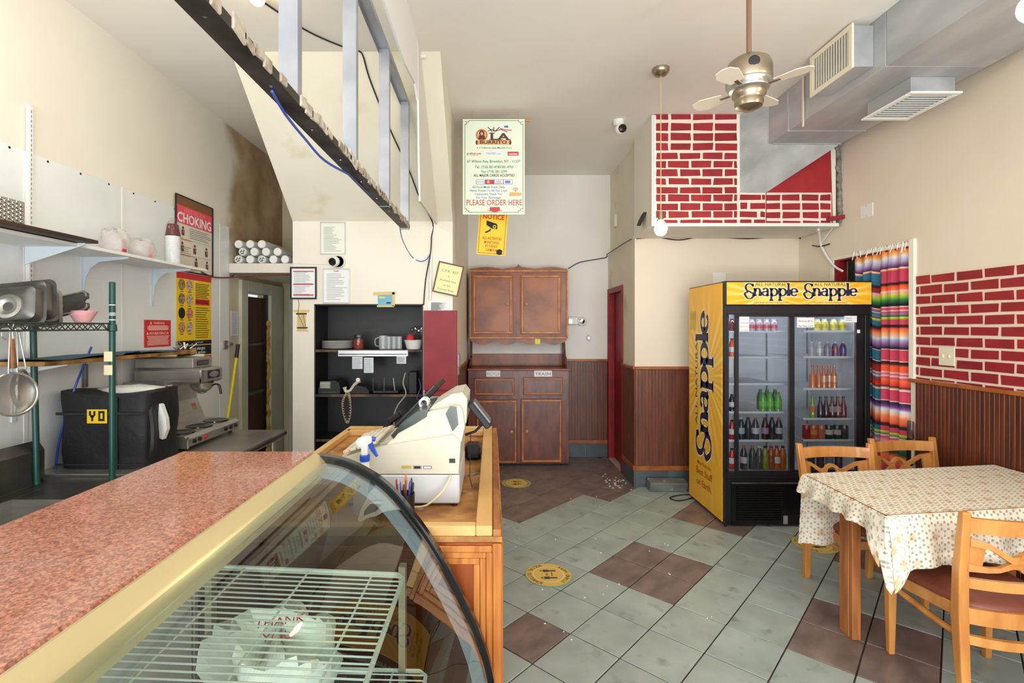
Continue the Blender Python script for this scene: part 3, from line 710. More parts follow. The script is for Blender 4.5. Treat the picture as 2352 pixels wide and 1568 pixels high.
# black box behind the register on the board
bx = thing('card_reader', 'black speaker-like box lying on the counter behind the cash register', 'speaker', (-.096, 2.81, SZ))
MB().box(-.150, 2.75, SZ, -.062, 2.87, SZ+.083, b=.016).build('housing', M['black'], bx)
MB().cyl((-.128, 2.752, SZ+.03), (-.128, 2.744, SZ+.03), .006).build('knob', M['rubber'], bx)
bw = MB()
for k in range(3): bw.tube(smooth_path([(-.12+.01*k, 2.47+.02*k, SZ+.003), (-.10, 2.45+.03*k, SZ+.006), (-.075+.01*k, 2.50, SZ+.003)], 4), .002, 5)
bw.build('loose_wires', M['steel'], label='short loose wires on the counter board by the black box', cat='wire')
# touch screen tilted behind the register
ts = thing('touch_screen', 'black touch screen monitor seen edge-on leaning behind the cash register', 'monitor', (-.47, 2.72, SZ))
a = onY(922, 972, 2.7); b = onY(1013, 879, 2.7); va = Vector(b)-Vector(a)
MB().obox((Vector(a)+Vector(b))/2, va, (0, 1, 0), va.cross(Vector((0, 1, 0))), va.length/2, .17, .012, b=.004).build('screen_panel', M['black'], ts)
MB().obox((Vector(a)+Vector(b))/2+Vector((-.009, 0, .008)), va, (0, 1, 0), va.cross(Vector((0, 1, 0))), va.length/2-.012, .155, .006).build('screen', M['steel_dark'], ts)
m_ = (Vector(a)+Vector(b))/2
MB().beam(m_+Vector((.02, 0, -.01)), (m_.x+.04, 2.7, SZ+.16), .05, .03, b=.005).beam((m_.x+.05, 2.7, SZ+.22), (m_.x-.04, 2.7, SZ+.01), .045, .05, b=.006).box(m_.x-.14, 2.6, SZ, m_.x+.06, 2.8, SZ+.014, b=.004).build('stand', M['black'], ts)
sc2 = thing('barcode_scanner', 'black handheld scanner on a stand beside the touch screen', 'scanner', (-.62, 2.78, SZ))
a = onY(868, 1003, 2.75); b = onY(905, 960, 2.75)
MB().beam(a, b, .035, .028, b=.008).build('handle', M['black'], sc2)
MB().beam(onY(893, 968, 2.75), onY(922, 948, 2.75), .05, .035, b=.009).build('head', M['black'], sc2)
MB().cyl((a[0], a[1], SZ), (a[0], a[1], SZ+.012), .045).beam((a[0], a[1], SZ+.01), a, .02, .02).build('stand', M['black'], sc2)
# spray bottle
sx, sy = onY(838, 1040, 1.98)[0], 1.98
spb = thing('spray_bottle', 'white spray bottle with blue trigger beside the cash register', 'spray bottle', (sx, sy, SZ))
MB().lathe([(0, 0), (.040, 0), (.043, .01), (.043, .12), (.036, .15), (.020, .175), (.016, .20), (.016, .21)], (0, 0, 0) and (sx, sy, SZ), 24).build('bottle', mat('milky_plastic', (226, 232, 238), .3), spb)
zt = SZ+.205
MB().lathe([(.019, 0), (.020, .004), (.020, .022), (.016, .026)], (sx, sy, zt), 18).build('collar', mat('spray_blue', (40, 84, 200), .35), spb)
hd = [(-.012, .022), (-.012, .055), (-.026, .062), (-.034, .075), (-.026, .090), (.0, .098), (.022, .098), (.030, .090), (.028, .074), (.014, .066), (.012, .022)]
MB().prism([(sx+x, sy-.010, zt+z) for x, z in hd], (0, .020, 0)).build('spray_head', M['white'], spb)
MB().prism([(sx+x, sy-.007, zt+z) for x, z in [(.012, .088), (.022, .090), (.034, .060), (.052, .020), (.046, .016), (.026, .040), (.014, .066)]], (0, .014, 0)).cyl((sx+.028, sy, zt+.088), (sx+.042, sy, zt+.085), .009).build('trigger', bpy.data.materials['spray_blue'], spb)
# pen cup
pc = onY(930, 1130, 1.93); pcx, pcy = pc[0], 1.93
cup = thing('pen_holder', 'black mesh pen cup behind the curved glass end frame', 'pen holder', (pcx, pcy, SZ))
MB().lathe([(0, .003), (.034, .003), (.036, .095), (.038, .095), (.036, 0), (0, 0)], (pcx, pcy, SZ), 18).build('cup', M['black'], cup)
pcols = [((30, 30, 34), 'black'), ((32, 40, 60), 'navy'), ((212, 96, 40), 'orange-tipped'), ((120, 60, 170), 'purple'), ((196, 50, 70), 'red'), ((150, 156, 160), 'silver'), ((40, 40, 44), 'dark grey'), ((48, 60, 160), 'blue')]
for i, (c, nm) in enumerate(pcols):
    a = i*2*PI/8; r0, r1 = .016, .030; h = .135+.012*(i % 3)
    p0 = Vector((pcx+r0*math.cos(a), pcy+r0*math.sin(a), SZ+.006)); p1 = Vector((pcx+r1*1.1*math.cos(a), pcy+r1*.8*math.sin(a), SZ+h))
    d = (p1-p0)
    t = thing('pen', f'{nm} pen standing in the black mesh pen cup', 'pen', p0)
    MB().cyl(p0, p0+d*.92, .0045, n=8).build('barrel', mat('pen_'+nm, c, .35), t); MB().cyl(p0+d*.86, p1, .0055, .003, n=8).build('cap', mat('pencap_'+nm, [min(255, v+25) for v in c], .35), t)
# ================================================ stainless sink and steel work table along the left wall
sink = thing('sink', 'stainless steel kitchen sink with a tall backsplash at the left wall', 'sink', (-2.1, 1.9, 0))
SD = .83
MB().prism([(XL+.02, 1.0, SD), (XL+.02, 1.0, 1.03), (XL+.10, 1.0, 1.05), (XL+.135, 1.0, 1.0), (XL+.135, 1.0, SD)], (0, 1.66, 0)).build('backsplash', M['steel_dark'], sink)
dk = MB(); BX0, BX1, BY0, BY1 = -2.28, -1.72, 1.45, 2.38
dk.box(XL+.135, 1.0, SD-.03, BX0, 2.66, SD, b=.004); dk.box(BX1, 1.0, SD-.03, -1.62, 2.66, SD, b=.004)
dk.box(BX0, 1.0, SD-.03, BX1, BY0, SD); dk.box(BX0, BY1, SD-.03, BX1, 2.66, SD); dk.box(-1.635, 1.0, SD-.05, -1.61, 2.66, SD+.022, b=.01)
dk.box(XL+.135, 2.635, SD-.05, -1.62, 2.66, SD+.024, b=.01)
dk.build('deck', M['steel_dark'], sink)
bw = MB().box(BX0, BY0, SD-.28, BX0+.006, BY1, SD).box(BX1-.006, BY0, SD-.28, BX1, BY1, SD).box(BX0, BY0, SD-.28, BX1, BY0+.006, SD).box(BX0, BY1-.006, SD-.28, BX1, BY1, SD).box(BX0, BY0, SD-.286, BX1, BY1, SD-.28)
bw.build('basin', M['steel'], sink)
for x in (-2.4, -1.68):
    for y in (1.1, 2.58): MB().cyl((x, y, 0), (x, y, SD-.03), .02, n=12).build('leg', M['steel'], sink)
tbl = thing('work_table', 'stainless steel work table under the coffee brewer', 'work table', (-2.05, 3.3, 0))
MB().box(XL+.02, 2.70, .80, -1.60, 3.87, .855, b=.004).build('table_top', M['steel'], tbl)
MB().tube([(-1.60, 2.70, .833), (-1.60, 3.87, .833)], .018, 10).build('rolled_edge', M['steel_dark'], tbl)
for x in (-2.44, -1.66):
    for y in (2.76, 3.80): MB().cyl((x, y, 0), (x, y, .80), .02, n=12).build('leg', M['steel'], tbl)
MB().box(XL+.04, 2.74, .22, -1.64, 3.83, .24, b=.004).build('lower_shelf', M['steel_dark'], tbl)

# green wire shelving unit: front post, leaning rear post, shelf with zig-zag truss
M['green'] = mat('dark_green_epoxy', (24, 74, 66), .35)
M['green_wire'] = mat('green_black_wire', (44, 52, 44), .4)
su = thing('wire_shelving_unit', 'dark green wire shelving unit with two posts standing by the sink', 'shelving unit', (-2.15, 2.2, SD))
def ringed(p0, p1, name):
    mb = MB().cyl(p0, p1, .0145, n=16).ball(p1, .0145, sz=.4, n=12, k=6)
    return mb.build(name, M['green'], su)
fp = -1.97; yb = 2.6
ringed((fp, yb, SD+.002), (fp, yb, 1.878), 'post')
rpost = ringed((-2.36, yb, SD+.002), (-2.405, yb+.02, 1.87), 'post')
for z in (1.76, 1.717, 1.708, 1.683, 1.643): MB().cyl((fp, yb, z), (fp, yb, z+.005), .0152, n=16).build('white_ring', M['white'], su)
M['mask'] = mat('cream_label_tape', (238, 226, 186), .6)
for z in (1.475, 1.405): MB().box(fp-.030, yb-.020, z-.005, fp+.014, yb-.0155, z+.047, b=.002).build('tape_label', M['mask'], su)
MB().lathe([(.015, 0), (.022, .004), (.020, .035), (.015, .04)], (fp, yb, 1.625), 16).lathe([(.015, 0), (.022, .004), (.020, .035), (.015, .04)], (-2.395, yb+.016, 1.625), 16).build('collar', M['green'], su)
sz_ = 1.665
fr_ = MB()
for z in (sz_, sz_-.032):
    fr_.tube([(fp, 1.2, z), (fp, yb, z)], .0035, 6).tube([(-2.40, 1.2, z), (-2.40, yb, z)], .0035, 6).tube([(fp, yb, z), (-2.40, yb, z)], .0035, 6)
fr_.build('shelf_rim', M['green_wire'], su)
def zig(p0, p1, n, name='truss_wire'):
    p0, p1 = Vector(p0), Vector(p1); pts = [p0+(p1-p0)*(i/n)+Vector((0, 0, -.030 if i % 2 else 0)) for i in range(n+1)]
    MB().tube(pts, .003, 6).build(name, M['green_wire'], su)
zig((fp, 1.2, sz_), (fp, yb, sz_), 44); zig((-2.40, yb, sz_), (fp, yb, sz_), 14); zig((-2.40, 1.2, sz_), (-2.40, yb, sz_), 44)
w_ = MB()
for i in range(56): w_.tube([(fp, 1.22+i*.025, sz_+.003), (-2.40, 1.22+i*.025, sz_+.003)], .002, 5)
w_.build('shelf_wires', M['green_wire'], su, kind='stuff')
# things on the green shelf
ST = sz_+.006
def pan(name, label, c, ax, ay, hx, hy, d, hole=False, notch=False, m='steel'):
    ax, ay = Vector(ax).normalized(), Vector(ay); ay = (ay-ax*ay.dot(ax)).normalized(); az = ax.cross(ay)
    R = Matrix(((ax.x, ay.x, az.x, c[0]), (ax.y, ay.y, az.y, c[1]), (ax.z, ay.z, az.z, c[2]), (0, 0, 0, 1)))
    def rr(hx, hy, r, z, n=5):
        out = []
        for (sx, sy, a0) in ((1, 1, 0), (-1, 1, 90), (-1, -1, 180), (1, -1, 270)):
            for i in range(n+1):
                a = math.radians(a0+90*i/n); out.append((sx*(hx-r)+r*math.cos(a), sy*(hy-r)+r*math.sin(a), z))
        return out
    loops = [rr(hx+.012, hy+.012, .03, -.002), rr(hx+.012, hy+.012, .03, .001), rr(hx, hy, .028, .001), rr(hx-.006, hy-.006, .026, d*.8), rr(hx-.02, hy-.02, .02, d), rr(hx-.05, hy-.05, .015, d)]
    mb = MB(R); n = len(loops[0]); vs = sum(loops, []); fs = []
    for k in range(len(loops)-1): fs += [(k*n+i, (k+1)*n+i, (k+1)*n+(i+1) % n, k*n+(i+1) % n) for i in range(n)]
    fs.append(tuple((len(loops)-1)*n+i for i in range(n)))
    mb.add(vs, fs, 0, True)
    o = mb.build(name, M[m], label=label, cat='pan')
    if hole: 
        k = MB(R).lathe([(.055, 0), (.052, .006), (.038, .008), (.030, .002), (0, -.004)], (.055, -.015, d), 24); k.build('dimple', M['steel'], o)
    return o
c_ = onY(6, 706, 2.20)
pan('steam_pan', 'steel pan with a round dimple standing on edge on the green shelf', c_, (1, .22, .10), (-.02, .22, 1), .155, .080, .055, hole=True, m='steel_dark')
pan('steam_pan', 'steel pan nested behind the dimpled pan on the green shelf', Vector(c_)+Vector((-.03, .07, .022)), (1, .25, .14), (-.02, .2, 1), .165, .084, .05, m='steel_dark')
pan('roasting_pan', 'steel pan leaning with its narrow side showing in the middle of the green shelf', onY(108, 706, 2.36), (.62, .78, -.05), (-.32, .12, 1), .045, .085, .035, m='steel_dark')
lc = onY(152, 700, 2.44); LR = plane(lc, (1, .15, .26), (-.28, .3, 1))
lidm = MB(LR)
lidm.prism([(-.115, -.052, 0), (.082, -.052, 0), (.100, -.038, 0), (.100, -.016, 0), (.086, -.012, 0), (.080, 0, 0), (.086, .010, 0), (.100, .012, 0), (.100, .040, 0), (.082, .056, 0), (-.115, .056, 0)], (0, 0, -.010))
lid = lidm.build('pan_lid', M['steel_dark'], label='notched steel lid propped up slanting on the green shelf', cat='pan lid')
MB(LR).tube([(-.11, -.046, .002), (.078, -.046, .002), (.092, -.036, .002), (.092, -.022, .002)], .004, 6).tube([(.092, .02, .002), (.092, .038, .002), (.078, .050, .002), (-.11, .050, .002)], .004, 6).lathe([(0, .004), (.012, .003), (.016, 0)], (-.03, 0, .001), 14).build('lid_rim', M['steel'], lid)
M['pink'] = mat('pink_plastic', (238, 176, 180), .35)
pc_ = onY(190, 745, 2.45)
for i in range(3):
    t = MB().lathe([(0, 0), (.030, 0), (.046, .028), (.053, .038), (.051, .040), (.043, .030), (.028, .004), (0, .004)], (pc_[0]+.005*i, 2.45, ST+i*.008), 22)
    t.build('bowl', M['pink'], label=['lowest pink plastic bowl of the stack on the green shelf', 'middle pink plastic bowl of the stack on the green shelf', 'topmost pink plastic bowl of the stack on the green shelf'][i], cat='bowl', group='stacked pink bowls')
# strainers hanging under the shelf
M['mesh'] = mat('wire_mesh', (150, 146, 138), .4, .8, alpha=.62)
def strainer(label, c, r, tilt, ang, hl, wood):
    t = thing('strainer', label, 'strainer', c)
    n = Vector((math.cos(tilt), -math.sin(tilt), .1)).normalized()
    ax = n; pr = [(r*math.cos(a), -r*.45*math.sin(a)) for a in [i*PI/2/8 for i in range(9)]]
    MB().lathe(pr, c, 28, d=ax).build('bowl', M['mesh'], t)
    rg = MB().ring(c, ax, r, 30); MB().tube(rg, .006, 8, True).build('rim', M['steel'], t)
    up = Vector((math.sin(ang)*.3, .15*math.sin(ang), 1)).normalized(); a0 = Vector(c)+up*r; a1 = a0+up*hl
    MB().tube([a0+Vector((0, .02, 0)), a1+Vector((0, .004, 0))], .003, 6).tube([a0-Vector((0, .02, 0)), a1-Vector((0, .004, 0))], .003, 6).tube([a1+Vector((0, .012*math.cos(k), .012+.012*math.sin(k))) for k in [i*PI/5 for i in range(10)]], .003, 6, True).build('handle_wires', M['steel'], t)
    if wood: MB().cyl(a0+up*.02, a0+up*(hl*.75), .012, .010, n=10).build('wooden_grip', mat('worn_wood_grip', (170, 112, 62), .5, c2=(120, 74, 38), sc=10), t)
    return t
strainer('steel mesh strainer with wooden grip hanging under the green shelf, left one', onY(32, 905, 2.10), .088, .25, -.1, .19, True)
strainer('round steel mesh strainer hanging in front of the green post, right one', onY(56, 897, 2.22), .092, -.5, -.25, .17, False)
hk = MB().tube(smooth_path([(-1.975, 2.02, sz_-.03), (-1.975, 2.02, sz_-.055), (-1.975, 2.035, sz_-.066), (-1.975, 2.047, sz_-.055)], 4), .0022, 6); hk.build('hook', M['steel'], label='small steel hook hanging empty under the green shelf', cat='hook')
# black delivery bag
M['nylon'] = mat('black_nylon', (30, 29, 32), .55, c2=(20, 19, 22), sc=7, bump=.5, bs=16)
dbx0, dbx1, dby0, dby1, dbz = -2.44, -1.93, 2.80, 3.13, .857
db = thing('delivery_bag', 'black insulated delivery bag with a yellow letter patch on the work table', 'bag', (-2.18, 2.96, dbz))
def bagfn(u, v):
    a = 2*PI*u; c, s_ = math.cos(a), math.sin(a); k = 6
    q = (abs(c)**k+abs(s_)**k)**(-1/k); w = 1+.018*math.sin(9*v+3*u*6.28)+.02*v
    return ((dbx0+dbx1)/2+(dbx1-dbx0)/2*c*q*w, (dby0+dby1)/2+(dby1-dby0)/2*s_*q*w, dbz+v*.42+(.012*math.sin(2*a+1) if v > .9 else 0))
MB().grid(bagfn, 48, 10).build('body', M['nylon'], db)
MB().grid(lambda u, v: tuple((Vector(bagfn(u, 1))*(1-v)+Vector(((dbx0+dbx1)/2, (dby0+dby1)/2, dbz+.405))*v)), 48, 3).build('lid_flap', M['nylon'], db)
pz = MB()
for (x0, z0, x1, z1) in ((dbx0+.0, .30, dbx1, .315), (dbx0, .02, dbx1, .03)): pz.box(x0+.01, dby0-.012, dbz+z0, x1-.01, dby0-.004, dbz+z1, b=.002)
pz.box(-2.10, dby0-.014, dbz, -2.085, dby0-.003, dbz+.40, b=.002); pz.build('webbing', M['rubber'], db)
MB().tube(smooth_path([(-1.95, dby0+.06, dbz+.33), (-1.915, dby0+.03, dbz+.22), (-1.91, dby0+.02, dbz+.12), (-1.93, dby0+.03, dbz+.06)], 5), [.02]*16, 8).build('strap', M['nylon'], db)
pa = onY(200, 940, dby0-.012); pb = onY(246, 972, dby0-.012)
Mx = frame((pa[0], dby0-.013, pb[2]), 'F'); pw_, ph_ = pb[0]-pa[0], pa[2]-pb[2]
pt = MB(Mx).rect(0, 0, pw_, ph_, 0, 0, t=.002)
u = pw_/14; v = ph_/9
for (x0, y0, x1, y1) in ((1.5, 5, 3, 8), (4.5, 5, 6, 8), (2.3, 4, 5.2, 5.4), (3, 1.5, 4.5, 5), (8, 1.5, 9.4, 8), (11, 1.5, 12.4, 8), (9.2, 6.6, 11.2, 8), (9.2, 1.5, 11.2, 2.9)): pt.rect(x0*u, y0*v, x1*u, y1*v, .001, 1)
pt.build('patch', [M['yellow'], M['ink']], db, 'yellow square patch with two black letters')
MB().grid(crumple(((dbx0+dbx1)/2+.02, 3.02, dbz+.36), .22, .10, .045, 5, k=.05), 20, 8).build('liner', M['white'], db)
wb_ = MB().prism([(-1.945, 2.90, dbz+.36), (-1.915, 2.90, dbz+.34), (-1.888, 2.90, dbz+.26), (-1.882, 2.90, dbz+.20), (-1.905, 2.90, dbz+.14), (-1.93, 2.90, dbz+.15)], (0, .03, 0), smooth=False)
wb_.build('folded_bag', M['white'], label='white folded sack tucked behind the black delivery bag', cat='bag')
# coffee brewer
cf = thing('coffee_brewer', 'stainless coffee brewer with three warmer plates on the steel table', 'coffee machine', (-2.15, 3.5, .855))
BX = -1.94; tz = .857
MB().prism([(XL+.05, 3.17, tz+.02), (BX, 3.17, tz+.02), (BX+.012, 3.17, tz+.03), (BX+.012, 3.17, tz+.075), (BX-.01, 3.17, tz+.097), (XL+.05, 3.17, tz+.115)], (0, .65, 0)).build('warmer_base', M['steel'], cf)
MB().box(BX+.008, 3.165, tz+.018, BX+.018, 3.185, tz+.098, b=.004).build('corner_cap', M['chrome'], cf)
for y in (3.28, 3.49, 3.70):
    k = MB().lathe([(0, .004), (.070, .004), (.078, .007), (.082, .007), (.086, 0)], (-2.04, y, tz+.099), 28); k.build('warmer_plate', M['black_gloss'], cf)
for i, y in enumerate((3.24, 3.30, 3.37, 3.62, 3.69, 3.76)):
    MB().cyl((BX+.012, y, tz+.055), (BX+.024, y, tz+.055), .013, n=14).build('knob', M['ink_red'] if i == 2 else M['black'], cf)
for y in (3.22, 3.77): MB().cyl((BX-.03, y, tz-.0), (BX-.03, y, tz+.022), .014, n=10).build('foot', M['black'], cf)
MB().prism([(XL+.05, 3.34, tz+.10), (-2.12, 3.34, tz+.10), (-2.19, 3.34, tz+.27), (-2.19, 3.34, tz+.42), (XL+.05, 3.34, tz+.42)], (0, .38, 0)).build('tower', M['steel'], cf)
MB().box(-2.20, 3.36, tz+.24, -2.165, 3.42, tz+.40, b=.01).build('tower_edge', M['chrome'], cf)
MB().box(XL+.05, 3.43, tz+.40, -1.985, 3.70, tz+.505, b=.014).build('brew_head', M['steel'], cf)
MB().box(-2.005, 3.425, tz+.402, -1.982, 3.447, tz+.502, b=.006).build('head_cap', M['chrome'], cf)
MB().box(XL+.05, 3.45, tz+.505, -2.06, 3.69, tz+.575, b=.005).build('water_tank', M['steel'], cf)
bd = MB(frame((-1.984, 3.50, tz+.43), 'L')).rect(0, 0, .15, .055, .001, 0).disc(.075, .0275, .06, .022, .002, 1); bd.build('badge', [M['black'], M['steel']], cf)
MB(frame((-2.059, 3.50, tz+.52), 'L')).rect(0, 0, .14, .035, .001, 0).rect(.008, .006, .132, .029, .0016, 1).build('rating_plate', [M['ink'], M['steel_dark']], cf)
MB().lathe([(.075, 0), (.073, -.03), (.055, -.052), (.030, -.066), (.028, -.075), (.01, -.08)], (-2.06, 3.56, tz+.398), 28).build('brew_funnel', M['steel'], cf)
MB().tube(smooth_path([(-1.99, 3.56, tz+.378), (-1.955, 3.56, tz+.386), (-1.935, 3.56, tz+.370), (-1.925, 3.56, tz+.315)], 5), [.006]*8+[.009]*8, 8).build('funnel_handle', M['black'], cf)
for k, (y, z) in enumerate(((3.36, .20), (3.62, .19))): MB(plane((-2.165+.005, y, tz+z), (0, 1, 0), (-.38, 0, .92))).rect(0, 0, .055, .05, .003, 0).rect(.004, .03, .051, .046, .004, 1).build('warning_sticker', [M['steel_dark'] if k == 0 else mat('tan_sticker', (150, 130, 100), .5), mat('orange_print', (200, 90, 40), .6) if k else M['ink_red']], cf)

# ================================================ shelves on the left wall
slat = thing('wall_shelf', 'long white melamine wall shelf on metal brackets', 'shelf', (-2.35, 3.3, 2.075))
MB().box(XL+.008, 2.10, 2.075, -2.20, 3.87, 2.093, b=.002).build('board', M['white'], slat)
M['bracket'] = mat('pale_blue_white_metal', (212, 224, 232), .4)
for px in (190, 350):
    y = (XL+.01)*F/(px-CX)
    mb = MB().box(XL+.006, y-.012, 1.80, XL+.012, y+.012, 2.075).prism([(XL+.008, y, 1.80), (XL+.008, y, 2.075), (-2.22, y, 2.075), (-2.22, y, 2.066), (-2.40, y, 2.045), (XL+.06, y, 2.01), (XL+.028, y, 1.95)], (0, .004, 0))
    mb.build('bracket', M['bracket'], slat)
dk = thing('wall_shelf', 'dark stained wooden shelf nearest the camera on the left wall', 'shelf', (-2.3, 1.9, 2.093))
M['darkwood'] = mat('dark_stained_board', (72, 44, 34), .5, c2=(46, 28, 24), sc=6, st=(6, .5, 1))
MB().box(XL+.04, 1.0, 2.096, -2.12, 2.70, 2.114, b=.002).build('board', M['darkwood'], dk)
for y in (2.66, 1.5):
    MB().prism([(XL+.03, y, 1.98), (XL+.03, y, 2.094), (-2.16, y, 2.094), (-2.16, y, 2.085)], (0, .004, 0)).build('bracket', M['bracket'], dk)
sd = MB().box(XL+.006, 2.69, 1.30, XL+.026, 2.715, 2.84, b=.002)
std = sd.build('wall_standard', M['white'], label='tall slotted white shelf upright on the left wall', cat='shelf upright')
hs_ = MB()
for k in range(58): hs_.box(XL+.0255, 2.700, 1.32+k*.026, XL+.0270, 2.705, 1.335+k*.026)
hs_.build('slots', M['ink_grey'], std, kind='stuff')
bs = thing('wall_shelf', 'stained particle board shelf with blue cloth above the coffee brewer', 'shelf', (-2.3, 3.1, 1.47))
M['stainedge'] = mat('stained_board_edge', (192, 146, 74), .6, c2=(120, 78, 34), sc=9, det=7)
MB().box(XL+.01, 2.45, 1.455, -2.19, 3.72, 1.478, b=.003).build('board', M['stainedge'], bs)
MB().grid(lambda u, v: (XL+.02+u*.31, 2.46+v*1.1, 1.481+.010*(.5+.5*math.sin(v*17+u*3))*(u*.6+.4)+(.012 if .45 < v < .6 else 0)*u), 10, 40).build('cloth', mat('blue_shop_cloth', (74, 108, 132), .8, c2=(58, 90, 114), sc=12, bump=.3, bs=50), bs)
y = 2.62
MB().box(XL+.006, y-.012, 1.15, XL+.012, y+.012, 1.455).prism([(XL+.008, y, 1.15), (XL+.008, y, 1.455), (-2.22, y, 1.455), (-2.22, y, 1.448), (XL+.04, y, 1.40), (XL+.022, y, 1.25)], (0, .004, 0)).build('bracket', M['bracket'], bs)
MB().tube(smooth_path([onX(210, 797, -2.3), onX(196, 830, -2.3), onX(176, 880, -2.36), onX(152, 950, -2.40), onX(135, 1020, -2.44), onX(125, 1095, -2.45)], 5), .006, 8).build('blue_hose', mat('blue_hose', (36, 74, 160), .4), label='thin blue hose hanging behind the delivery bag', cat='hose')
MB().box(*onX(188, 900, XL+.01)[:2], 1.28, XL+.03, onX(196, 900, XL+.01)[1], 1.42, b=.002).build('metal_strap', M['steel_dark'], label='short dark metal strap on the wall behind the delivery bag', cat='bracket')
cl = MB(); random.seed(4)
for k in range(9):
    p = Vector((-2.22+random.uniform(-.05, .04), 3.62+random.uniform(-.05, .05), 1.49)); cl.tube([p, p+Vector((random.uniform(-.04, .04), random.uniform(-.05, .05), random.uniform(.01, .06)))], random.uniform(.003, .008), 6)
cl.build('utensils', M['steel'], label='jumble of small steel kitchen tools at the far end of the stained shelf', cat='utensils', kind='stuff')
MB().obox(onX(452, 818, -2.23), (0, 1, .1), (1, 0, 0), (0, 0, 1), .05, .03, .010, b=.003).build('carton', [M['paper']], label='small white and red carton on top of the coffee brewer', cat='box')
# outlet box, white conduit behind the brewer
MB().box(XL+.006, 3.02, 1.08, XL+.03, 3.10, 1.24, b=.003).build('outlet_box', M['rubber'], label='dark electrical outlet on the panel wall behind the delivery bag', cat='outlet')
MB().cyl((XL+.02, 3.30, .86), (XL+.02, 3.30, 1.46), .016, n=12).build('pipe', M['steel'], label='vertical grey pipe behind the coffee brewer', cat='pipe')
# on the white shelf: bags and cups
M['clearbag'] = mat('cloudy_plastic_bag', (232, 226, 226), .25, c2=(214, 206, 206), sc=14, bump=.7, bs=14, alpha=.55)
for i, (px, w, h, lab, pr_) in enumerate(((272, .15, .14, 'cloudy plastic bag of wrapped lids standing on the white shelf, left one', M['ink_red']), (332, .16, .12, 'cloudy plastic bag with a coral strip standing on the white shelf, right one', mat('coral_strip', (240, 130, 112), .5)))):
    y = -2.30*F/(px-CX); o = MB().grid(crumple((-2.32, y, 2.094), .075, w*.55, h*.60, 11+i, k=.10), 26, 12).build('plastic_bag', M['clearbag'], label=lab, cat='bag')
    MB().box(-2.262, y-.025, 2.11, -2.255, y+.012, 2.11+h*.55, b=.003).build('wrapper_strip', pr_, o)
cy_ = -2.30*F/(397-CX); cs = thing('cup_stack', 'tall bagged stack of ribbed white paper cups with a maroon cup on top', 'cup stack', (-2.30, cy_, 2.093))
prf = []
for k in range(26): prf += [(.046, .008*k), (.049, .008*k+.003), (.046, .008*k+.006)]
MB().lathe([(0, 0)]+prf, (-2.30, cy_, 2.095), 22).build('stacked_cups', M['paper'], cs)
M['maroon'] = mat('maroon_cup_print', (112, 42, 44), .5, c2=(96, 34, 38), sc=10, c3=(220, 210, 204), sc3=30)
MB().lathe([(.048, 0), (.036, .075), (.034, .08), (.033, .082), (0, .082)], (-2.30, cy_, 2.305), 22).build('top_cup', M['maroon'], cs)
MB().lathe([(.052, 0), (.053, .20), (.042, .29), (.018, .32), (.02, .335), (.008, .34)], (-2.30, cy_, 2.095), 16).build('sleeve_bag', glass('bag_film', (250, 250, 250), .8), cs)
# grater on the dark shelf
gr = thing('grater', 'perforated stainless steel grater on the dark wooden shelf', 'grater', (-2.2, 2.1, 2.115))
ga = onX(-40, 460, -2.16); gb = onX(56, 522, -2.16)
MB().box(-2.175, ga[1], 2.116, -2.155, gb[1], 2.225, b=.004).build('plate', M['steel'], gr)
gh = MB()
for i in range(12):
    for j in range(5): gh.lathe([(.0095, 0), (.007, .003), (.004, .003)], (-2.155, gb[1]-.02-i*.019, 2.13+j*.019+(.009 if i % 2 else 0)), 10, d=(1, .1, .2))
gh.build('grating_holes', M['chrome'], gr, kind='stuff')
# posters on the left wall -------------------------------------------------
def lines(mb, x0, x1, y0, y1, n, h, m, ragged=.25, rnd=None):
    for i in range(n):
        y = y1-(i+.5)*(y1-y0)/n; mb.rect(x0, y-h/2, x1-(x1-x0)*random.uniform(0, ragged), y+h/2, .0006, m)
def board(name, label, cat, face, o, w, h, m0, th=.004, fr_=None, fm=None):
    """flat sheet whose lower-left corner is at o; returns root and a matrix on its face"""
    root = thing(name, label, cat, o); R = frame(o, face)
    MB(R).box(0, 0, 0, w, h, th, b=min(.001, th/3)).build('sheet', m0, root)
    if fr_:
        for (x0, y0, x1, y1) in ((0, 0, w, fr_), (0, h-fr_, w, h), (0, fr_, fr_, h-fr_), (w-fr_, fr_, w, h-fr_)): MB(R).box(x0, y0, 0, x1, y1, th+.010, b=.002).build('frame_bar', fm, root)
    return root, R @ Matrix.Translation((0, 0, th+.0008)) @ Matrix.Diagonal((1, 1, 2.6, 1))
X_ = XL+.010
y0, y1 = 3.945, 4.475; zt, zb = 2.705, 2.095
ck, R = board('poster', 'red and white first aid for choking poster on the left wall', 'poster', 'L', (X_, y0, zb), y1-y0, zt-zb, mat('poster_cream', (226, 220, 206), .5), fr_=.010, fm=M['ink'])
w, h = y1-y0, zt-zb
pm = MB(R).rect(.012, h-.085, w-.012, h-.012, 0, 0).rect(.012, h-.225, w-.012, h-.080, .0004, 1)
pm.text('FIRST AID FOR', .045, w/2, h-.128, .001, 2, w=w*.55).text('CHOKING', .11, w/2, h-.212, .001, 3, w=w*.9, bold=.022)
lines(pm, w*.36, w*.95, h-.33, h-.24, 6, .005, 4); lines(pm, .03, w*.4, .13, .21, 5, .004, 4)
pm.rect(.02, h-.345, w-.03, h-.343, .0006, 4).rect(.03, h-.352, w*.4, h-.347, .0008, 1).rect(.02, h-.47, w-.03, h-.468, .0006, 4).rect(.03, h-.478, w*.5, h-.473, .0008, 1)
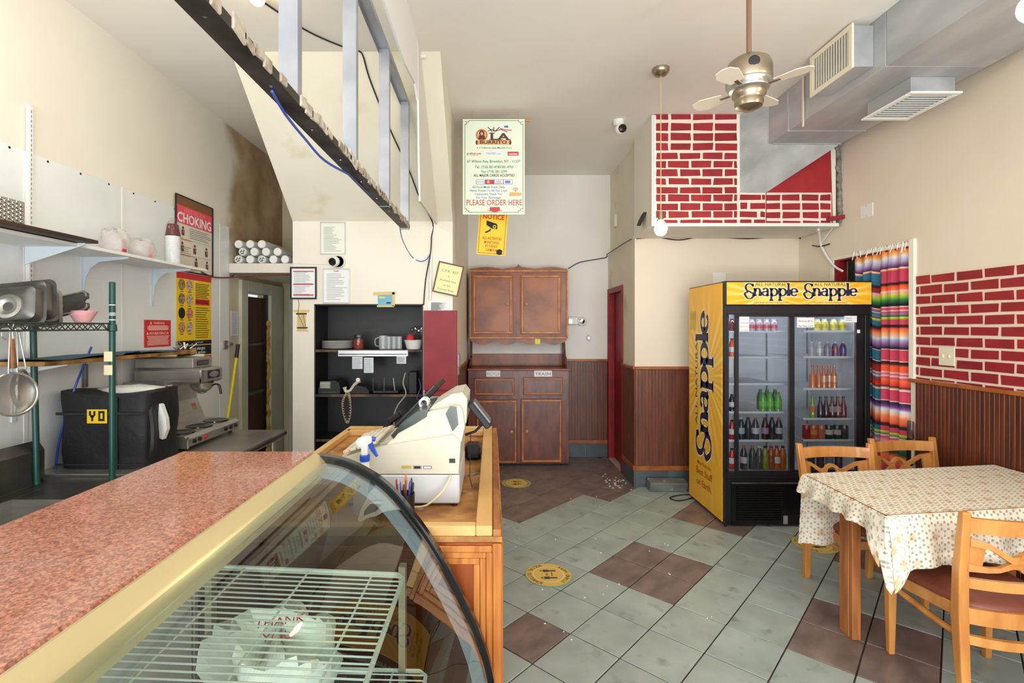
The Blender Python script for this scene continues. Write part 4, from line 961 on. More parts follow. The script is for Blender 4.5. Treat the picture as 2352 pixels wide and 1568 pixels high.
def fig(mb, x, y, s, m=5, m2=1):
    mb.disc(x, y+s*.8, s*.22, z=.001, m=m, n=12).poly([(x-s*.35, y+s*.5), (x+s*.35, y+s*.5), (x+s*.28, y-s*.3), (x-s*.3, y-s*.3)], .001, m).disc(x+s*.1, y+s*.2, s*.16, z=.0014, m=m2, n=8)
for (fx, fy, s) in ((.10, h-.30, .055), (.09, h-.43, .06), (.26, h-.43, .06), (.43, h-.43, .06), (.28, .07, .06), (.44, .07, .055)): fig(pm, fx*w/.53, fy, s)
pm.build('print', [mat('corrugated_brown', (134, 90, 56), .7), mat('poster_pink', (236, 88, 104), .6), mat('print_salmon', (248, 150, 150), .6), M['paper'], M['ink_grey'], mat('figure_grey', (92, 76, 76), .7)], ck)
y0, y1 = 3.97, 4.46; zt, zb = 2.09, 1.50
al, R = board('poster', 'yellow food allergy poster with eight round pictures on the left wall', 'poster', 'L', (X_-.003, y0, zb), y1-y0, zt-zb, M['yellow'])
w, h = y1-y0, zt-zb
mm = [M['ink_red'], M['ink'], M['paper'], mat('food_brown', (96, 62, 44), .7, c2=(190, 160, 120), sc=60), mat('food_red', (168, 66, 50), .7, c2=(220, 170, 140), sc=60), mat('food_pale', (216, 208, 190), .7, c2=(150, 96, 70), sc=60), mat('pale_line', (240, 232, 180), .6)]
pm = MB(R).rect(0, h-.05, w, h, 0, 0).rect(.235, .0, .241, h-.05, .0003, 6)
for i in range(4):
    for j, mi in enumerate(((3, 5), (3, 5), (1, 4), (4, 5))[i]): pm.disc(.065+j*.105, h-.10-i*.115, .043, .046, .0006, mi, 18); pm.rect(.045+j*.105, h-.158-i*.115, .085+j*.105, h-.153-i*.115, .0006, 1)
lines(pm, .25, .46, h-.20, h-.07, 9, .005, 1); pm.rect(.25, h-.255, .46, h-.205, .0006, 0); lines(pm, .262, .45, h-.245, h-.215, 3, .004, 2, .1); lines(pm, .25, .46, .05, h-.27, 14, .005, 1)
pm.rect(.0, .0, w, .035, .0007, 1).text('DO NOT IGNORE', .014, .30, .012, .0012, 2)
pm.build('print', mm, al)
zt, zb = 1.495, 1.33
al, R = board('poster', 'lower allergy sheet headed food allergies can be serious', 'poster', 'L', (X_-.003, y0, zb), y1-y0, zt-zb, M['yellow'])
w, h = y1-y0, zt-zb
pm = MB(R).rect(.01, h-.085, w, h-.003, 0, 1).text('Food allergies', .038, w*.58, h-.040, .001, 2, bold=.01).text('can be serious', .038, w*.58, h-.074, .001, 2, bold=.01).rect(.0, h-.125, w, h-.095, 0, 0)
lines(pm, .02, .20, h-.12, h-.10, 2, .004, 2); lines(pm, .25, .46, h-.12, h-.10, 2, .004, 2); lines(pm, .25, .46, .005, h-.13, 5, .005, 1); pm.build('print', mm, al)
y0, y1 = 3.605, 3.90
wn, R = board('warning_sign', 'small red warning and advertencia sign on the left wall', 'sign', 'L', (X_-.003, y0, 1.50), y1-y0, .20, mat('sign_red', (214, 46, 40), .45))
w = y1-y0
pm = MB(R).text('WARNING', .026, w/2+.01, .168, 0, 0, bold=.01).text('ADVERTENCIA', .026, w/2+.01, .092, 0, 0, w=w*.75, bold=.01).add([(.055, .168, 0), (.078, .168, 0), (.0665, .190, 0)], [(0, 1, 2)]).add([(.018, .092, 0), (.042, .092, 0), (.030, .113, 0)], [(0, 1, 2)])
for (a, b, n) in ((.122, .160, 5), (.012, .085, 8)):
    for i in range(n):
        yy = b-(i+.5)*(b-a)/n; q = random.uniform(.02, .05); pm.rect(q, yy-.0022, w-q, yy+.0022, 0, 0)
pm.build('print', [mat('sign_pink', (250, 214, 208), .6)], wn)
pn, R = board('notice', 'sheet of white paper taped beside the yellow broom handle', 'notice', 'L', (XL+.006, 4.80, 1.56), .14, .24, M['paper2']); pm = MB(R); lines(pm, .02, .12, .02, .22, 14, .003, 0); pm.build('print', M['ink_grey'], pn)
# broom, hanger plate, red cable
br = thing('broom', 'yellow broom handle with black grip leaning by the passage', 'broom', (-2.40, 4.55, 0))
p1 = Vector(onY(547, 792, 4.62)); p0 = Vector(onY(522, 965, 4.45)); d = (p0-p1).normalized(); pe = p1+d*((p1.z-.05)/-d.z)
pe.x = max(pe.x, XL+.12)
MB().cyl(pe, p1, .0125, n=12).build('handle', mat('broom_yellow', (226, 212, 32), .35), br)
MB().cyl(p1-(p1-pe).normalized()*.12, p1+Vector((0, 0, .005)), .0165, n=12).build('grip', M['black'], br)
MB().box(pe.x-.10, pe.y-.03, 0, pe.x+.12, pe.y+.03, .10, b=.01).build('bristles', M['rubber'], br)
MB().box(XL+.004, 4.66, 1.44, XL+.02, 4.73, 1.52, b=.003).box(XL+.004, 4.73, 1.47, XL+.03, 4.80, 1.50, b=.003).build('wall_hook', M['steel'], label='grey metal hook plate beside the broom grip', cat='hook')
MB().tube(smooth_path([onX(462, 624, XL+.02), onX(490, 636, XL+.02), (XL+.03, 4.70, 2.11), onY(545, 636, 4.775), onY(600, 633, 4.775), onY(668, 631, 4.775)], 5), .006, 8).build('cable', mat('dark_red_cable', (120, 44, 40), .5), label='dark red cable running along the wall to the passage header', cat='cable')
ro = MB().cyl(onY(533, 629, 4.76), onY(668, 628, 4.76), .005, n=8).ball(onY(533, 631, 4.76), .018, n=12, k=6); ro.build('curtain_rod', M['steel_dark'], label='thin dark rod with knob across the passage opening', cat='rod')
# cup sleeves piled on the passage header
M['sleeve'] = mat('white_cup_sleeve', (234, 234, 232), .4, c2=(220, 220, 218), sc=8)
M['lidw'] = mat('white_lid', (246, 246, 244), .4)
def sleeve(px, py, r, L_, label, y=4.82, ang=0, k=0):
    z = onY(px, py, y)[2]; x = onY(px, py, y)[0]; c = (x, y, z)
    d = Vector((math.sin(ang), math.cos(ang), 0)); t = thing('cup_sleeve', label, 'cup sleeve', (x, y, z-r), 'bagged cup sleeves on the passage header')
    pr_ = [(0, 0), (r*.93, 0), (r, .006)]
    for q in range(int(L_/.012)): pr_ += [(r*1.02, .012*q+.008), (r*.985, .012*q+.014)]
    pr_ += [(0, L_)]
    MB().lathe(pr_, c, 18, d=d).build('cups', M['sleeve'], t)
    MB().lathe([(0, -.002), (r*.86, -.002), (r*.9, .002)], c, 18, d=d).build('end_cup', M['lidw'] if k == 0 else M['sleeve'], t)
    if k: MB(plane((x, y-.004, z), (1, 0, 0), (0, 0, 1))).stroke([(-r*.5, -r*.2), (-r*.1, r*.3), (r*.2, -.1*r), (r*.5, r*.4)], .010, .006, .0).stroke([(-r*.3, -r*.5), (r*.4, -r*.35)], .006, .008).build('print', M['ink'], t)
rw = ['bottom', 'middle', 'top']
zr = 2.256
r1 = .040
spec = []
for row, (n, x0) in enumerate(((5, -2.44), (4, -2.40), (3, -2.44))):
    for i in range(n): spec.append((row, i, x0+i*.112, zr+r1+.002+row*.073))
ord_ = ['leftmost', 'second', 'third', 'fourth', 'rightmost']
for row, i, x, z in spec:
    q = ((x)*F/4.82+CX, CY-(z-H)*F/4.82)
    sleeve(q[0], q[1], r1, .95, f'{ord_[i]} white cup sleeve in the {rw[row]} row on the passage header', k=1 if (row, i) in ((0, 0), (0, 2), (1, 0)) else 0)
vs_ = thing('cup_stack', 'upright sleeve of cups with a maroon cup on top at the pier edge', 'cup stack', (-1.80, 4.70, zr))
vx, vy = -1.875, 4.86
MB().lathe([(0, 0), (.035, 0), (.035, .33), (.0, .33)], (vx, vy, zr), 18).build('stacked_cups', M['sleeve'], vs_)
MB().lathe([(.036, 0), (.030, .085), (0, .085)], (vx, vy, zr+.33), 18).build('top_cup', M['maroon'], vs_)
hr = MB().tube([(-2.30, 5.97, 1.02), (-2.24, 5.90, .98)], .014, 8).tube([(-2.26, 5.9, .98), (-1.85, 5.75, .52)], .013, 8).box(-2.32, 5.95, .96, -2.29, 6.0, 1.06); hr.build('handrail', M['black'], label='black stair handrail in the passage', cat='handrail')
for (px, py0, py1, lab, m_) in ((662, 822, 942, 'long grey typed notice on the passage end wall', 'paper2'), (668, 692, 752, 'white notice with purple heading high on the passage end wall', 'paper')):
    a = onY(px, py1, 5.99); b = onY(px+14, py0, 5.99)
    pn, R = board('notice', lab, 'notice', 'F', (a[0], 5.998, a[2]), b[0]-a[0], b[2]-a[2], M[m_], th=.003); pm = MB(R); w, h = b[0]-a[0], b[2]-a[2]; lines(pm, .01, w, .02, h-.02, 16, .008, 0); pm.build('print', M['ink_grey'], pn)
# ================================================ black shelf niche in the pier
nb = thing('shelf_niche', 'black painted built-in shelving in the cream pier', 'shelving', ((NX0+NX1)/2, PY+.2, 0))
MB().box(NX0, PY+ND-.02, 0, NX1, PY+ND, NZ).build('back_panel', M['black_paint'], nb)
for x in (NX0, NX1-.012): MB().box(x, PY-.002, 0, x+.012, PY+ND-.02, NZ).build('side_panel', M['black_paint'], nb)
MB().box(NX0, PY-.002, NZ-.012, NX1, PY+ND-.02, NZ).build('top_panel', M['black_paint'], nb)
M['shelf_edge'] = mat('chipped_shelf_edge', (120, 88, 56), .6, c2=(40, 34, 30), sc=7, det=6)
for z in (1.44, 1.03, .62, .20):
    MB().box(NX0+.012, PY+.004, z-.022, NX1-.012, PY+ND-.02, z).build('shelf', M['black_paint'], nb)
    MB().box(NX0+.012, PY, z-.022, NX1-.012, PY+.004, z).build('shelf_edge', M['shelf_edge'], nb)
lf = thing('shelf_light', 'white linear light fixture fixed under the top niche shelf', 'light fixture', (-1.1, PY, 1.40))
a = onY(778, 818, PY-.01); b = onY(938, 803, PY-.01)
MB().box(a[0], PY-.035, a[2], b[0], PY+.03, b[2]-.004, b=.003).build('housing', M['alu'], lf)
MB().box(a[0]+.01, PY-.038, a[2]+.014, b[0]-.01, PY-.035, a[2]+.026).build('stripe', M['steel_dark'], lf)
# plates
px = onY(773, 800, PY+.12)
for k in range(6):
    r = .148-.003*(k % 2)
    MB().lathe([(0, 0), (r*.62, 0), (r, .011), (r+.001, .014), (r*.6, .004), (0, .003)], (px[0], PY+.17, 1.441+k*.012), 30).build('dinner_plate', M['white'], label=['bottom', 'second lowest', 'third lowest', 'third highest', 'second highest', 'topmost'][k]+' white dinner plate of the stack in the niche', cat='plate', group='stacked white plates')
jar = thing('jar', 'clear jar of red powder on the top niche shelf', 'jar', (onY(823, 800, PY+.1)[0], PY+.12, 1.44))
jx = jar.location.x
MB().lathe([(0, .002), (.045, .002), (.047, .02), (.047, .09), (0, .09)], (jx, PY+.12, 1.44), 20).build('contents', mat('chilli_powder', (150, 48, 34), .7), jar)
MB().lathe([(.048, 0), (.050, .01), (.050, .10), (.036, .115)], (jx, PY+.12, 1.44), 20).build('jar_glass', M['clear'], jar)
MB().lathe([(.044, 0), (.044, .022), (0, .024)], (jx, PY+.12, 1.55), 20).build('lid', M['steel_dark'], jar)
def mug(px, lab, r=.036, h=.115, handle=True, g=None):
    x = onY(px, 800, PY+.10)[0]; t = thing('glass_mug', lab, 'glass', (x, PY+.10, 1.44), g)
    MB().lathe([(0, .006), (r-.004, .006), (r-.003, h), (r, h), (r, 0), (0, 0)], (x, PY+.10, 1.441), 20).build('vessel', M['mugglass'], t)
    if handle: MB().tube(smooth_path([(x-r, PY+.10, 1.441+h*.85), (x-r-.032, PY+.10, 1.441+h*.75), (x-r-.032, PY+.10, 1.441+h*.3), (x-r, PY+.10, 1.441+h*.2)], 4), .005, 7).build('handle', M['mugglass'], t)
M['mugglass'] = mat('pale_glass', (206, 214, 220), .05, alpha=.42, spec=1)
mug(880, 'glass mug with handle on the top niche shelf', .040, .125)
for p_, l_ in ((893, 'left'), (905, 'middle'), (917, 'right')): mug(p_, f'{l_} one of three clear tumblers in the niche', .026, .118, False, 'clear tumblers')
bw_ = thing('tub', 'white oval tub of cutlery on the top niche shelf', 'tub', (-.73, PY+.11, 1.44))
MB().lathe([(0, 0), (.066, 0), (.088, .078), (.092, .085), (.084, .083), (.062, .006), (0, .006)], (-.735, PY+.12, 1.441), 24).build('tub_body', M['white'], bw_)
MB().lathe([(0, .0), (.044, .0), (.03, .05), (.012, .066), (0, .068)], (-.765, PY+.10, 1.515), 18).build('squeeze_lid', M['ink_red'], label='red cone shaped lid in the white tub of the niche', cat='lid')
for k, (dx, h, lab) in enumerate(((.0, .12, 'tall steel ladle standing in the white tub'), (.025, .10, 'short steel spoon standing in the white tub'), (-.025, .11, 'dark steel whisk standing in the white tub'), (.045, .12, 'rightmost steel spoon standing in the white tub'))):
    x = -.72+dx; MB().tube([(x, PY+.13, 1.455), (x+dx*.3, PY+.13, 1.50+h)], .0035, 6).ball((x+dx*.3, PY+.13, 1.51+h), .016, n=10, k=6, sz=1.4).build('utensil', M['chrome'] if k != 2 else M['steel_dark'], label=lab, cat='utensil')
for i, (px, w_, y0, y1, lab) in enumerate(((821, 24, 819, 847, 'left slip of paper taped under the niche light'), (847, 22, 821, 856, 'middle longer slip of paper taped under the niche light'), (922, 22, 817, 835, 'right torn slip of paper taped under the niche shelf'))):
    a = onY(px-w_/2, y1, PY-.035); b = onY(px+w_/2, y0, PY-.035)
    pn, R = board('paper_slip', lab, 'paper', 'F', (a[0], PY-.036, a[2]), b[0]-a[0], b[2]-a[2], M['paper2'], th=.002); pm = MB(R); lines(pm, .008, b[0]-a[0]-.008, .01, b[2]-a[2]-.01, 7, .003, 0); pm.build('print', M['ink_grey'], pn)
# receipt printer, phone, routers on the middle shelf
Z2 = 1.031
p_ = thing('receipt_printer', 'black and silver receipt printer on the middle niche shelf', 'printer', (-1.50, PY+.14, Z2))
a = onY(731, 905, PY+.03)[0]; b = onY(781, 905, PY+.03)[0]
MB().prism([(a, PY+.03, Z2), (a, PY+.03, Z2+.05), (a+.02, PY+.03, Z2+.105), (b-.05, PY+.03, Z2+.125), (b-.01, PY+.03, Z2+.10), (b, PY+.03, Z2+.05), (b, PY+.03, Z2)], (0, .20, 0)).build('housing', M['black'], p_)
MB().box(a+.012, PY+.022, Z2+.045, a+.115, PY+.04, Z2+.115, b=.012).build('silver_door', M['steel'], p_)
MB().box(a+.03, PY+.022, Z2+.014, b-.04, PY+.03, Z2+.018).build('green_led_strip', mat('teal_line', (40, 120, 110), .4), p_)
ph = thing('telephone', 'beige desk telephone with coiled cord on the middle niche shelf', 'telephone', (-1.25, PY+.12, Z2))
x0 = onY(790, 905, PY+.05)[0]; x1 = onY(848, 905, PY+.05)[0]
MB().prism([(x0+.03, PY+.04, Z2), (x1, PY+.04, Z2), (x1, PY+.04, Z2+.02), (x1-.03, PY+.04, Z2+.06), (x0+.10, PY+.04, Z2+.08), (x0+.06, PY+.04, Z2+.04)], (0, .16, 0)).build('base', M['rubber'], ph)
MB().tube(smooth_path([(x0+.005, PY+.05, Z2+.06), (x0+.02, PY+.05, Z2+.02), (x0+.06, PY+.05, Z2+.03), (x0+.10, PY+.05, Z2+.085), (x0+.145, PY+.05, Z2+.12)], 5), [.020, .021]+[.015]*17+[.021, .020], 10).build('handset', M['beige_plastic'], ph)
MB().cyl((x0+.135, PY+.048, Z2+.125), (x0+.135, PY+.028, Z2+.130), .019, n=14).build('ear_piece', M['white'], ph)
kb_ = MB(plane((x0+.125, PY+.06, Z2+.068), (1, 0, -.35), (0, 1, .05)))
for i in range(4):
    for j in range(4): kb_.box(i*.024, j*.026, 0, i*.024+.016, j*.026+.016, .005, b=.001)
kb_.build('keys', M['steel_dark'], ph)
cd = []
pts = smooth_path([(x0+.04, PY-.005, Z2+.01), (x0+.01, PY-.012, Z2-.06), (x0+.015, PY-.014, Z2-.16), (x0+.05, PY-.012, Z2-.255), (x0+.075, PY-.012, Z2-.16), (x0+.07, PY-.008, Z2-.05), (x0+.06, PY-.005, Z2+.005)], 22)
for i, p in enumerate(pts):
    t = i*1.35; cd.append(p+Vector((.010*math.cos(t), .0, .010*math.sin(t))))
MB().tube(cd, .0026, 4).build('coiled_cord', mat('cord_beige', (200, 184, 146), .5), ph)
rt = thing('router', 'black wireless router with upright antennas on the middle niche shelf', 'router', (-1.02, PY+.12, Z2))
MB().box(-1.11, PY+.05, Z2, -.86, PY+.18, Z2+.03, b=.008).build('housing', M['black'], rt)
for (px, top, lean) in ((857, 868, 0), (882, 867, 0), (907, 868, 4)):
    a = onY(px, 900, PY+.06); b = onY(px-lean, top, PY+.06); MB().cyl((a[0], PY+.06, Z2+.02), (b[0], PY+.06, b[2]), .006, .004, n=8).build('antenna', M['steel'] if lean else M['steel_dark'], rt)
md = thing('modem', 'tall slim black modem standing on the middle niche shelf', 'modem', (-.72, PY+.1, Z2))
a = onY(938, 905, PY+.03); b = onY(957, 854, PY+.03)
MB().box(a[0], PY+.03, Z2, b[0], PY+.17, b[2], b=.006).build('housing', M['rubber'], md)
sl = MB()
for k in range(12): sl.box(a[0]+.012, PY+.028, Z2+.03+k*.010, b[0]-.012, PY+.0305, Z2+.034+k*.010)
sl.build('vent_slots', M['black'], md, kind='stuff')
MB().tube(smooth_path([onY(931, 856, PY-.004), onY(926, 880, PY-.006), onY(932, 905, PY-.012), onY(914, 930, PY-.02), onY(905, 955, PY-.02), onY(907, 1000, PY-.01)], 6), .006, 7).build('cable', mat('grey_cable', (168, 168, 164), .5), label='thick grey cable hanging in front of the niche from the modem', cat='cable')
MB().tube(smooth_path([onY(962, 870, PY+.02), onY(966, 890, PY-.01), onY(958, 915, PY-.03), onY(975, 930, PY-.03), onY(990, 945, PY-.05)], 6), .004, 6).build('cable', M['ink_blue'], label='thin blue cable by the red panel', cat='cable')
cl = MB(); cc = onY(832, 975, PY+.03)
for k in range(6): cl.tube([(cc[0]+(.075-.006*k)*math.cos(q*PI/10)+.01*k, PY+.06+.03*math.sin(q*PI/10), .632+.006*k+.012*math.sin(q*PI/10+k)) for q in range(20)], .005, 6, True)
cl.tube([(cc[0]-.02+.025*math.cos(q*PI/8), PY+.04, .675+.025*math.sin(q*PI/8)) for q in range(16)], .005, 6, True)
cl.build('cable_coil', bpy.data.materials['grey_cable'], label='coil of grey cable lying on the lower niche shelf', cat='cable')
# red cabinet on the pier front
rc = thing('wall_cabinet', 'dark red wooden wall box on the right of the pier', 'cabinet', (-.47, PY-.03, 1.01))
a = onY(973, 910, PY-.06); b = onY(1050, 713, PY-.06)
M['red_panel'] = mat('scuffed_red_panel', (150, 34, 46), .5, c2=(136, 26, 38), sc=6, c3=(176, 72, 40), sc3=2.2)
MB().box(a[0], PY-.06, a[2]+.055, b[0], PY-.042, b[2], b=.003).build('door', M['red_panel'], rc)
MB().box(a[0]+.01, PY-.042, a[2]+.02, b[0]-.03, PY, b[2]-.02, b=.003).build('body', M['red_paint'], rc)
MB().box(a[0]+.005, PY-.05, a[2], b[0]-.01, PY, a[2]+.04, b=.003).build('lower_lip', M['red_paint'], rc)
MB().box(-.325, PY+.06, 1.27, -.300, PY+.16, 1.40, b=.004).box(-.318, PY+.05, 1.20, -.305, PY+.15, 1.28, b=.004).build('dispenser', M['steel'], label='small steel dispenser on the right side of the pier', cat='dispenser')
# frames and notes on the pier face
def sheet_on(name, lab, cat, px0, py0, px1, py1, m0, fr_=0, fm=None, Y=PY, th=.004, rot=0):
    a = onY(px0, py1, Y); b = onY(px1, py0, Y); w, h = b[0]-a[0], b[2]-a[2]
    r_, R = board(name, lab, cat, 'F', (a[0], Y, a[2]), w, h, m0, th, fr_, fm)
    return r_, R, w, h
def certificate(r_, R, w, h, head=None, red=()):
    pm = MB(R); mg = w*.14
    if head: pm.text(head, h*.055, w/2, h*.90, 0, 1, bold=.01)
    lines(pm, mg, w-mg*.8, h*.08, h*.86, 16, .0035, 0, .6)
    for yy in red: pm.rect(mg*.8, h*yy, w-mg*.8, h*yy+.008, .0009, 1)
    pm.build('print', [M['ink_grey'], M['ink_red'], M['ink']], r_)
q = sheet_on('certificate', 'pale framed permit high on the pier face above the camera', 'certificate', 736, 510, 794, 584, mat('pale_document', (232, 234, 222), .4), .007, M['alu']); certificate(*q)
q = sheet_on('certificate', 'white document with red lines in a thick black frame', 'certificate', 667, 613, 728, 687, M['paper'], .014, M['black'], Y=PY-.004); certificate(*q, red=(.85, .45, .12))
q = sheet_on('certificate', 'document in a clear silver frame headed in red on the pier', 'certificate', 742, 616, 804, 696, M['paper'], .010, M['alu']); certificate(*q, head='PERMIT')
q = sheet_on('certificate', 'white letter in a pocket above the red wall box', 'certificate', 983, 691, 1034, 714, M['paper']); certificate(*q)
cam_ = thing('security_camera', 'round white dome camera on the pier face between the framed papers', 'camera', onY(772, 600, PY-.03))
c = onY(768, 600, PY-.05)
MB().lathe([(0, 0), (.055, 0), (.058, .02), (.050, .035)], (c[0]+.03, PY, c[2]), 22, d=(0, -1, 0)).build('base', M['white'], cam_)
MB().ball((c[0], PY-.045, c[2]), .047, n=20, k=12).build('ball', M['white'], cam_)
MB().lathe([(.036, 0), (.034, .012), (.03, .016), (0, .018)], (c[0]-.008, PY-.078, c[2]-.006), 18, d=(-.35, -1, -.25)).build('lens', M['black_gloss'], cam_)
MB().tube(smooth_path([(c[0]-.04, PY-.008, c[2]-.02), onY(725, 606, PY-.004), onY(690, 605, PY-.004), onY(672, 604, PY-.004)], 5), .003, 6).build('cable', M['white'], label='thin white cable running left from the pier camera', cat='cable')
r_, R, w, h = sheet_on('card', 'blue card taped above the niche', 'card', 868, 676, 901, 702, mat('blue_card', (112, 178, 206), .5)); MB(R).rect(w*.1, h*.65, w*.5, h*.8, 0, 0).rect(w*.6, h*.2, w*.9, h*.32, 0, 1).build('print', [M['yellow'], M['ink']], r_)
MB(frame((0, PY-.005, 0), 'F')).poly([(onY(858, 676, PY)[0], onY(0, 678, PY)[2]), (onY(858, 0, PY)[0], onY(0, 671, PY)[2]), (onY(909, 0, PY)[0], onY(0, 669, PY)[2]), (onY(909, 0, PY)[0], onY(0, 676, PY)[2])]).rect(onY(901, 0, PY)[0], onY(0, 703, PY)[2], onY(907, 0, PY)[0], onY(0, 671, PY)[2]).rect(onY(866, 0, PY)[0], onY(0, 705, PY)[2], onY(905, 0, PY)[0], onY(0, 701, PY)[2]).build('tape', M['tape'], r_)
tz_ = thing('taped_note', 'torn tape and sketchy paper scrap on the pier below the black frame', 'note', onY(692, 762, PY))
def pxr(mb, x0, y0, x1, y1, Y, d, m=0):
    a = onY(x0, y1, Y); b = onY(x1, y0, Y); mb.box(a[0], Y-d, a[2], b[0], Y-d+.001, b[2], m=m)
tm = MB(); pxr(tm, 674, 711, 711, 717, PY, .002, 0); pxr(tm, 682, 757, 708, 761, PY, .002, 0); pxr(tm, 683, 716, 703, 758, PY, .0015, 1); pxr(tm, 680, 719, 705, 722, PY, .0035, 2); pxr(tm, 682, 751, 707, 754, PY, .0035, 2)
tm.beam(onY(685, 722, PY-.004), onY(698, 750, PY-.004), .004, .002, m=2).beam(onY(696, 722, PY-.004), onY(702, 750, PY-.004), .003, .002, m=2)
tm.build('scrap', [M['tape'], mat('kraft_scrap', (214, 190, 140), .8), M['ink']], tz_)
MB().tube([onY(685, 687, PY-.004), onY(687, 700, PY-.004), onY(684, 720, PY-.004)], .002, 5).build('string', M['ink'], label='short black string hanging below the black framed paper', cat='string')
# crooked C.P.R. kit notice
cpr = thing('framed_notice', 'crooked yellow C.P.R. kit notice in a thin brown frame', 'notice', onY(1028, 640, PY))
c0, c1, c3_ = Vector(onY(993, 669, PY-.012)), Vector(onY(1051, 682, PY-.012)), Vector(onY(1008, 599, PY-.012))
rr_, uu_ = (c1-c0), (c3_-c0); w, h = rr_.length, uu_.length; R = plane(c0, rr_, uu_)
MB(R).box(0, 0, 0, w, h, .005).build('sheet', mat('pale_yellow_paper', (232, 234, 176), .6), cpr)
for (x0, y0, x1, y1) in ((0, 0, w, .011), (0, h-.011, w, h), (0, .011, .011, h-.011), (w-.011, .011, w, h-.011)): MB(R).box(x0, y0, .0, x1, y1, .014, b=.002).build('frame_bar', mat('brown_frame', (110, 62, 48), .4), cpr)
pm = MB(R)
for i, t_ in enumerate(('C.P.R.  KIT', 'is', 'Available next', 'to the', 'Counter Desk.')): pm.text(t_, .034 if i == 0 else .026, w/2, h*.70-i*.042, .0056)
pm.build('print', mat('olive_ink', (120, 128, 96), .7), cpr)
# wiring down the pier, white tube
M['cable_black'] = mat('black_cable', (40, 36, 34), .5)
wr_ = thing('white_conduit', 'short vertical white tube on the pier edge', 'conduit', onY(989, 650, PY-.012))
MB().cyl(onY(988, 688, PY-.014), onY(990, 581, PY-.014), .012, n=12).build('tube', M['white'], wr_)
SL = (ZC-2.614)/(3.5-PY)
def onsof(px, py, off=.012):      # point on the sloping soffit
    n = 2.614; Y = (H-n+SL*PY)/(SL+(py-CY)/F*1.0) if False else (n-SL*PY-H)/(-(py-CY)/F-SL); return ((px-CX)*Y/F, Y-off, H-(py-CY)*Y/F-off*.6)
pts = [onZ(605, 5, ZC-.012), onZ(660, 42, ZC-.012), onZ(700, 68, ZC-.012), onZ(745, 90, ZC-.012), onZ(790, 108, ZC-.012), onZ(815, 116, ZC-.012), onsof(833, 124), onsof(848, 175), onsof(875, 245), onsof(905, 315), onsof(940, 390), onsof(965, 455), onY(994, 512, PY-.01), onY(991, 545, PY-.01), onY(989, 580, PY-.03), onY(978, 640, PY-.01), onY(973, 700, PY-.01)]
MB().tube(smooth_path(pts, 4), .0055, 6).build('black_cable', M['cable_black'], label='black cable crossing the ceiling and running down the sloping soffit', cat='cable')
pts = [onX(625, 210, -.655), onX(655, 262, -.68), onX(700, 318, -.70), onX(745, 368, -.70), onX(800, 400, -.665)]
bc = MB().tube(smooth_path(pts, 5), .005, 6).tube(smooth_path([onY(918, 520, 3.74), onY(925, 552, 4.1), onY(945, 588, PY-.03), onY(965, 600, PY-.02), onY(980, 595, PY-.02), onY(990, 580, PY-.02)], 5), .004, 6)
bc.tube(smooth_path([onX(800, 400, -.665), onX(860, 457, -.675), onY(918, 520, 3.74)], 4), .004, 6)
bc.build('blue_cable', mat('blue_cable', (64, 92, 190), .45), label='thin blue cable drooping under the metal stud frame', cat='cable')
MB(frame((onsof(973, 131)[0], onsof(973, 131)[1], onsof(973, 131)[2]), 'F')).box(-.02, -.012, 0, .02, .012, .02, b=.004).build('clip', M['white'], label='small white clip near the top right of the soffit', cat='clip')
# ================================================ metal stud frame hanging from the ceiling, torn drywall
FXX = -.653
sf_ = thing('stud_frame', 'bare galvanised metal stud frame hanging from the ceiling above the counter', 'metal frame', (FXX, 2.4, 2.37))
def channel(p0, p1, w, d, up, name='stud', m='galv'):         # C section: web plus two lips
    p0, p1 = Vector(p0), Vector(p1); ax = (p1-p0).normalized(); up = Vector(up); sd = ax.cross(up).normalized(); t = .0025; mb = MB(); L_ = (p1-p0).length/2; c = (p0+p1)/2
    mb.obox(c, sd, ax, up, w/2, L_, t/2).obox(c+sd*(w/2)+up*d/2, sd, ax, up, t/2, L_, d/2).obox(c-sd*(w/2)+up*d/2, sd, ax, up, t/2, L_, d/2)
    return mb.build(name, M[m], sf_)
M['studm'] = mat('bright_stud_metal', (180, 183, 190), .38, .5, c2=(158, 162, 172), sc=5)
M['track_dark'] = mat('shaded_track', (90, 86, 82), .5, .6, c2=(56, 52, 50), sc=9)  # underside shade put into the bottom track's darker colour
channel((FXX, .60, 2.349), (FXX, 3.775, 2.389), .065, .030, (0, 0, 1), 'bottom_track', 'track_dark')
channel((FXX, .80, 3.330), (FXX, 3.76, 3.336), .065, .030, (0, 0, -1), 'top_track', 'studm')
for y in (1.606, 2.296, 3.03, 3.74, .92): channel((FXX, y, 2.375), (FXX, y, 3.328), .060, .034, (0, 1, 0), 'stud', 'studm')
for y in (.9, 1.45): MB().box(FXX-.02, y, 3.33, FXX-.018, y+.03, ZC).build('hanger_strap', M['studm'], sf_)
sm = MB(); random.seed(9)
for k in range(60):
    y = .65+k*.052; z = 2.349+(y-.6)*.0121
    if random.random() < .75: sm.obox((FXX+.036, y, z+random.uniform(.012, .026)), (1, 0, .2), (0, 1, random.uniform(-.2, .2)), (0, 0, 1), .004, random.uniform(.02, .04), random.uniform(.010, .022), b=.002)
sm.build('plaster_crumbs', mat('plaster_crumbs', (214, 206, 190), .9, c2=(160, 146, 128), sc=18), sf_, kind='stuff')
sc_ = MB()
for k in range(9):
    sc_.lathe([(.006, 0), (.005, .003), (0, .004)], (FXX, .8+k*.34, 2.351+(.2+k*.34)*.0121), 8, d=(0, 0, -1))
sc_.build('screw_heads', M['chrome'], sf_, kind='stuff')
dw = MB(); XD = -.50
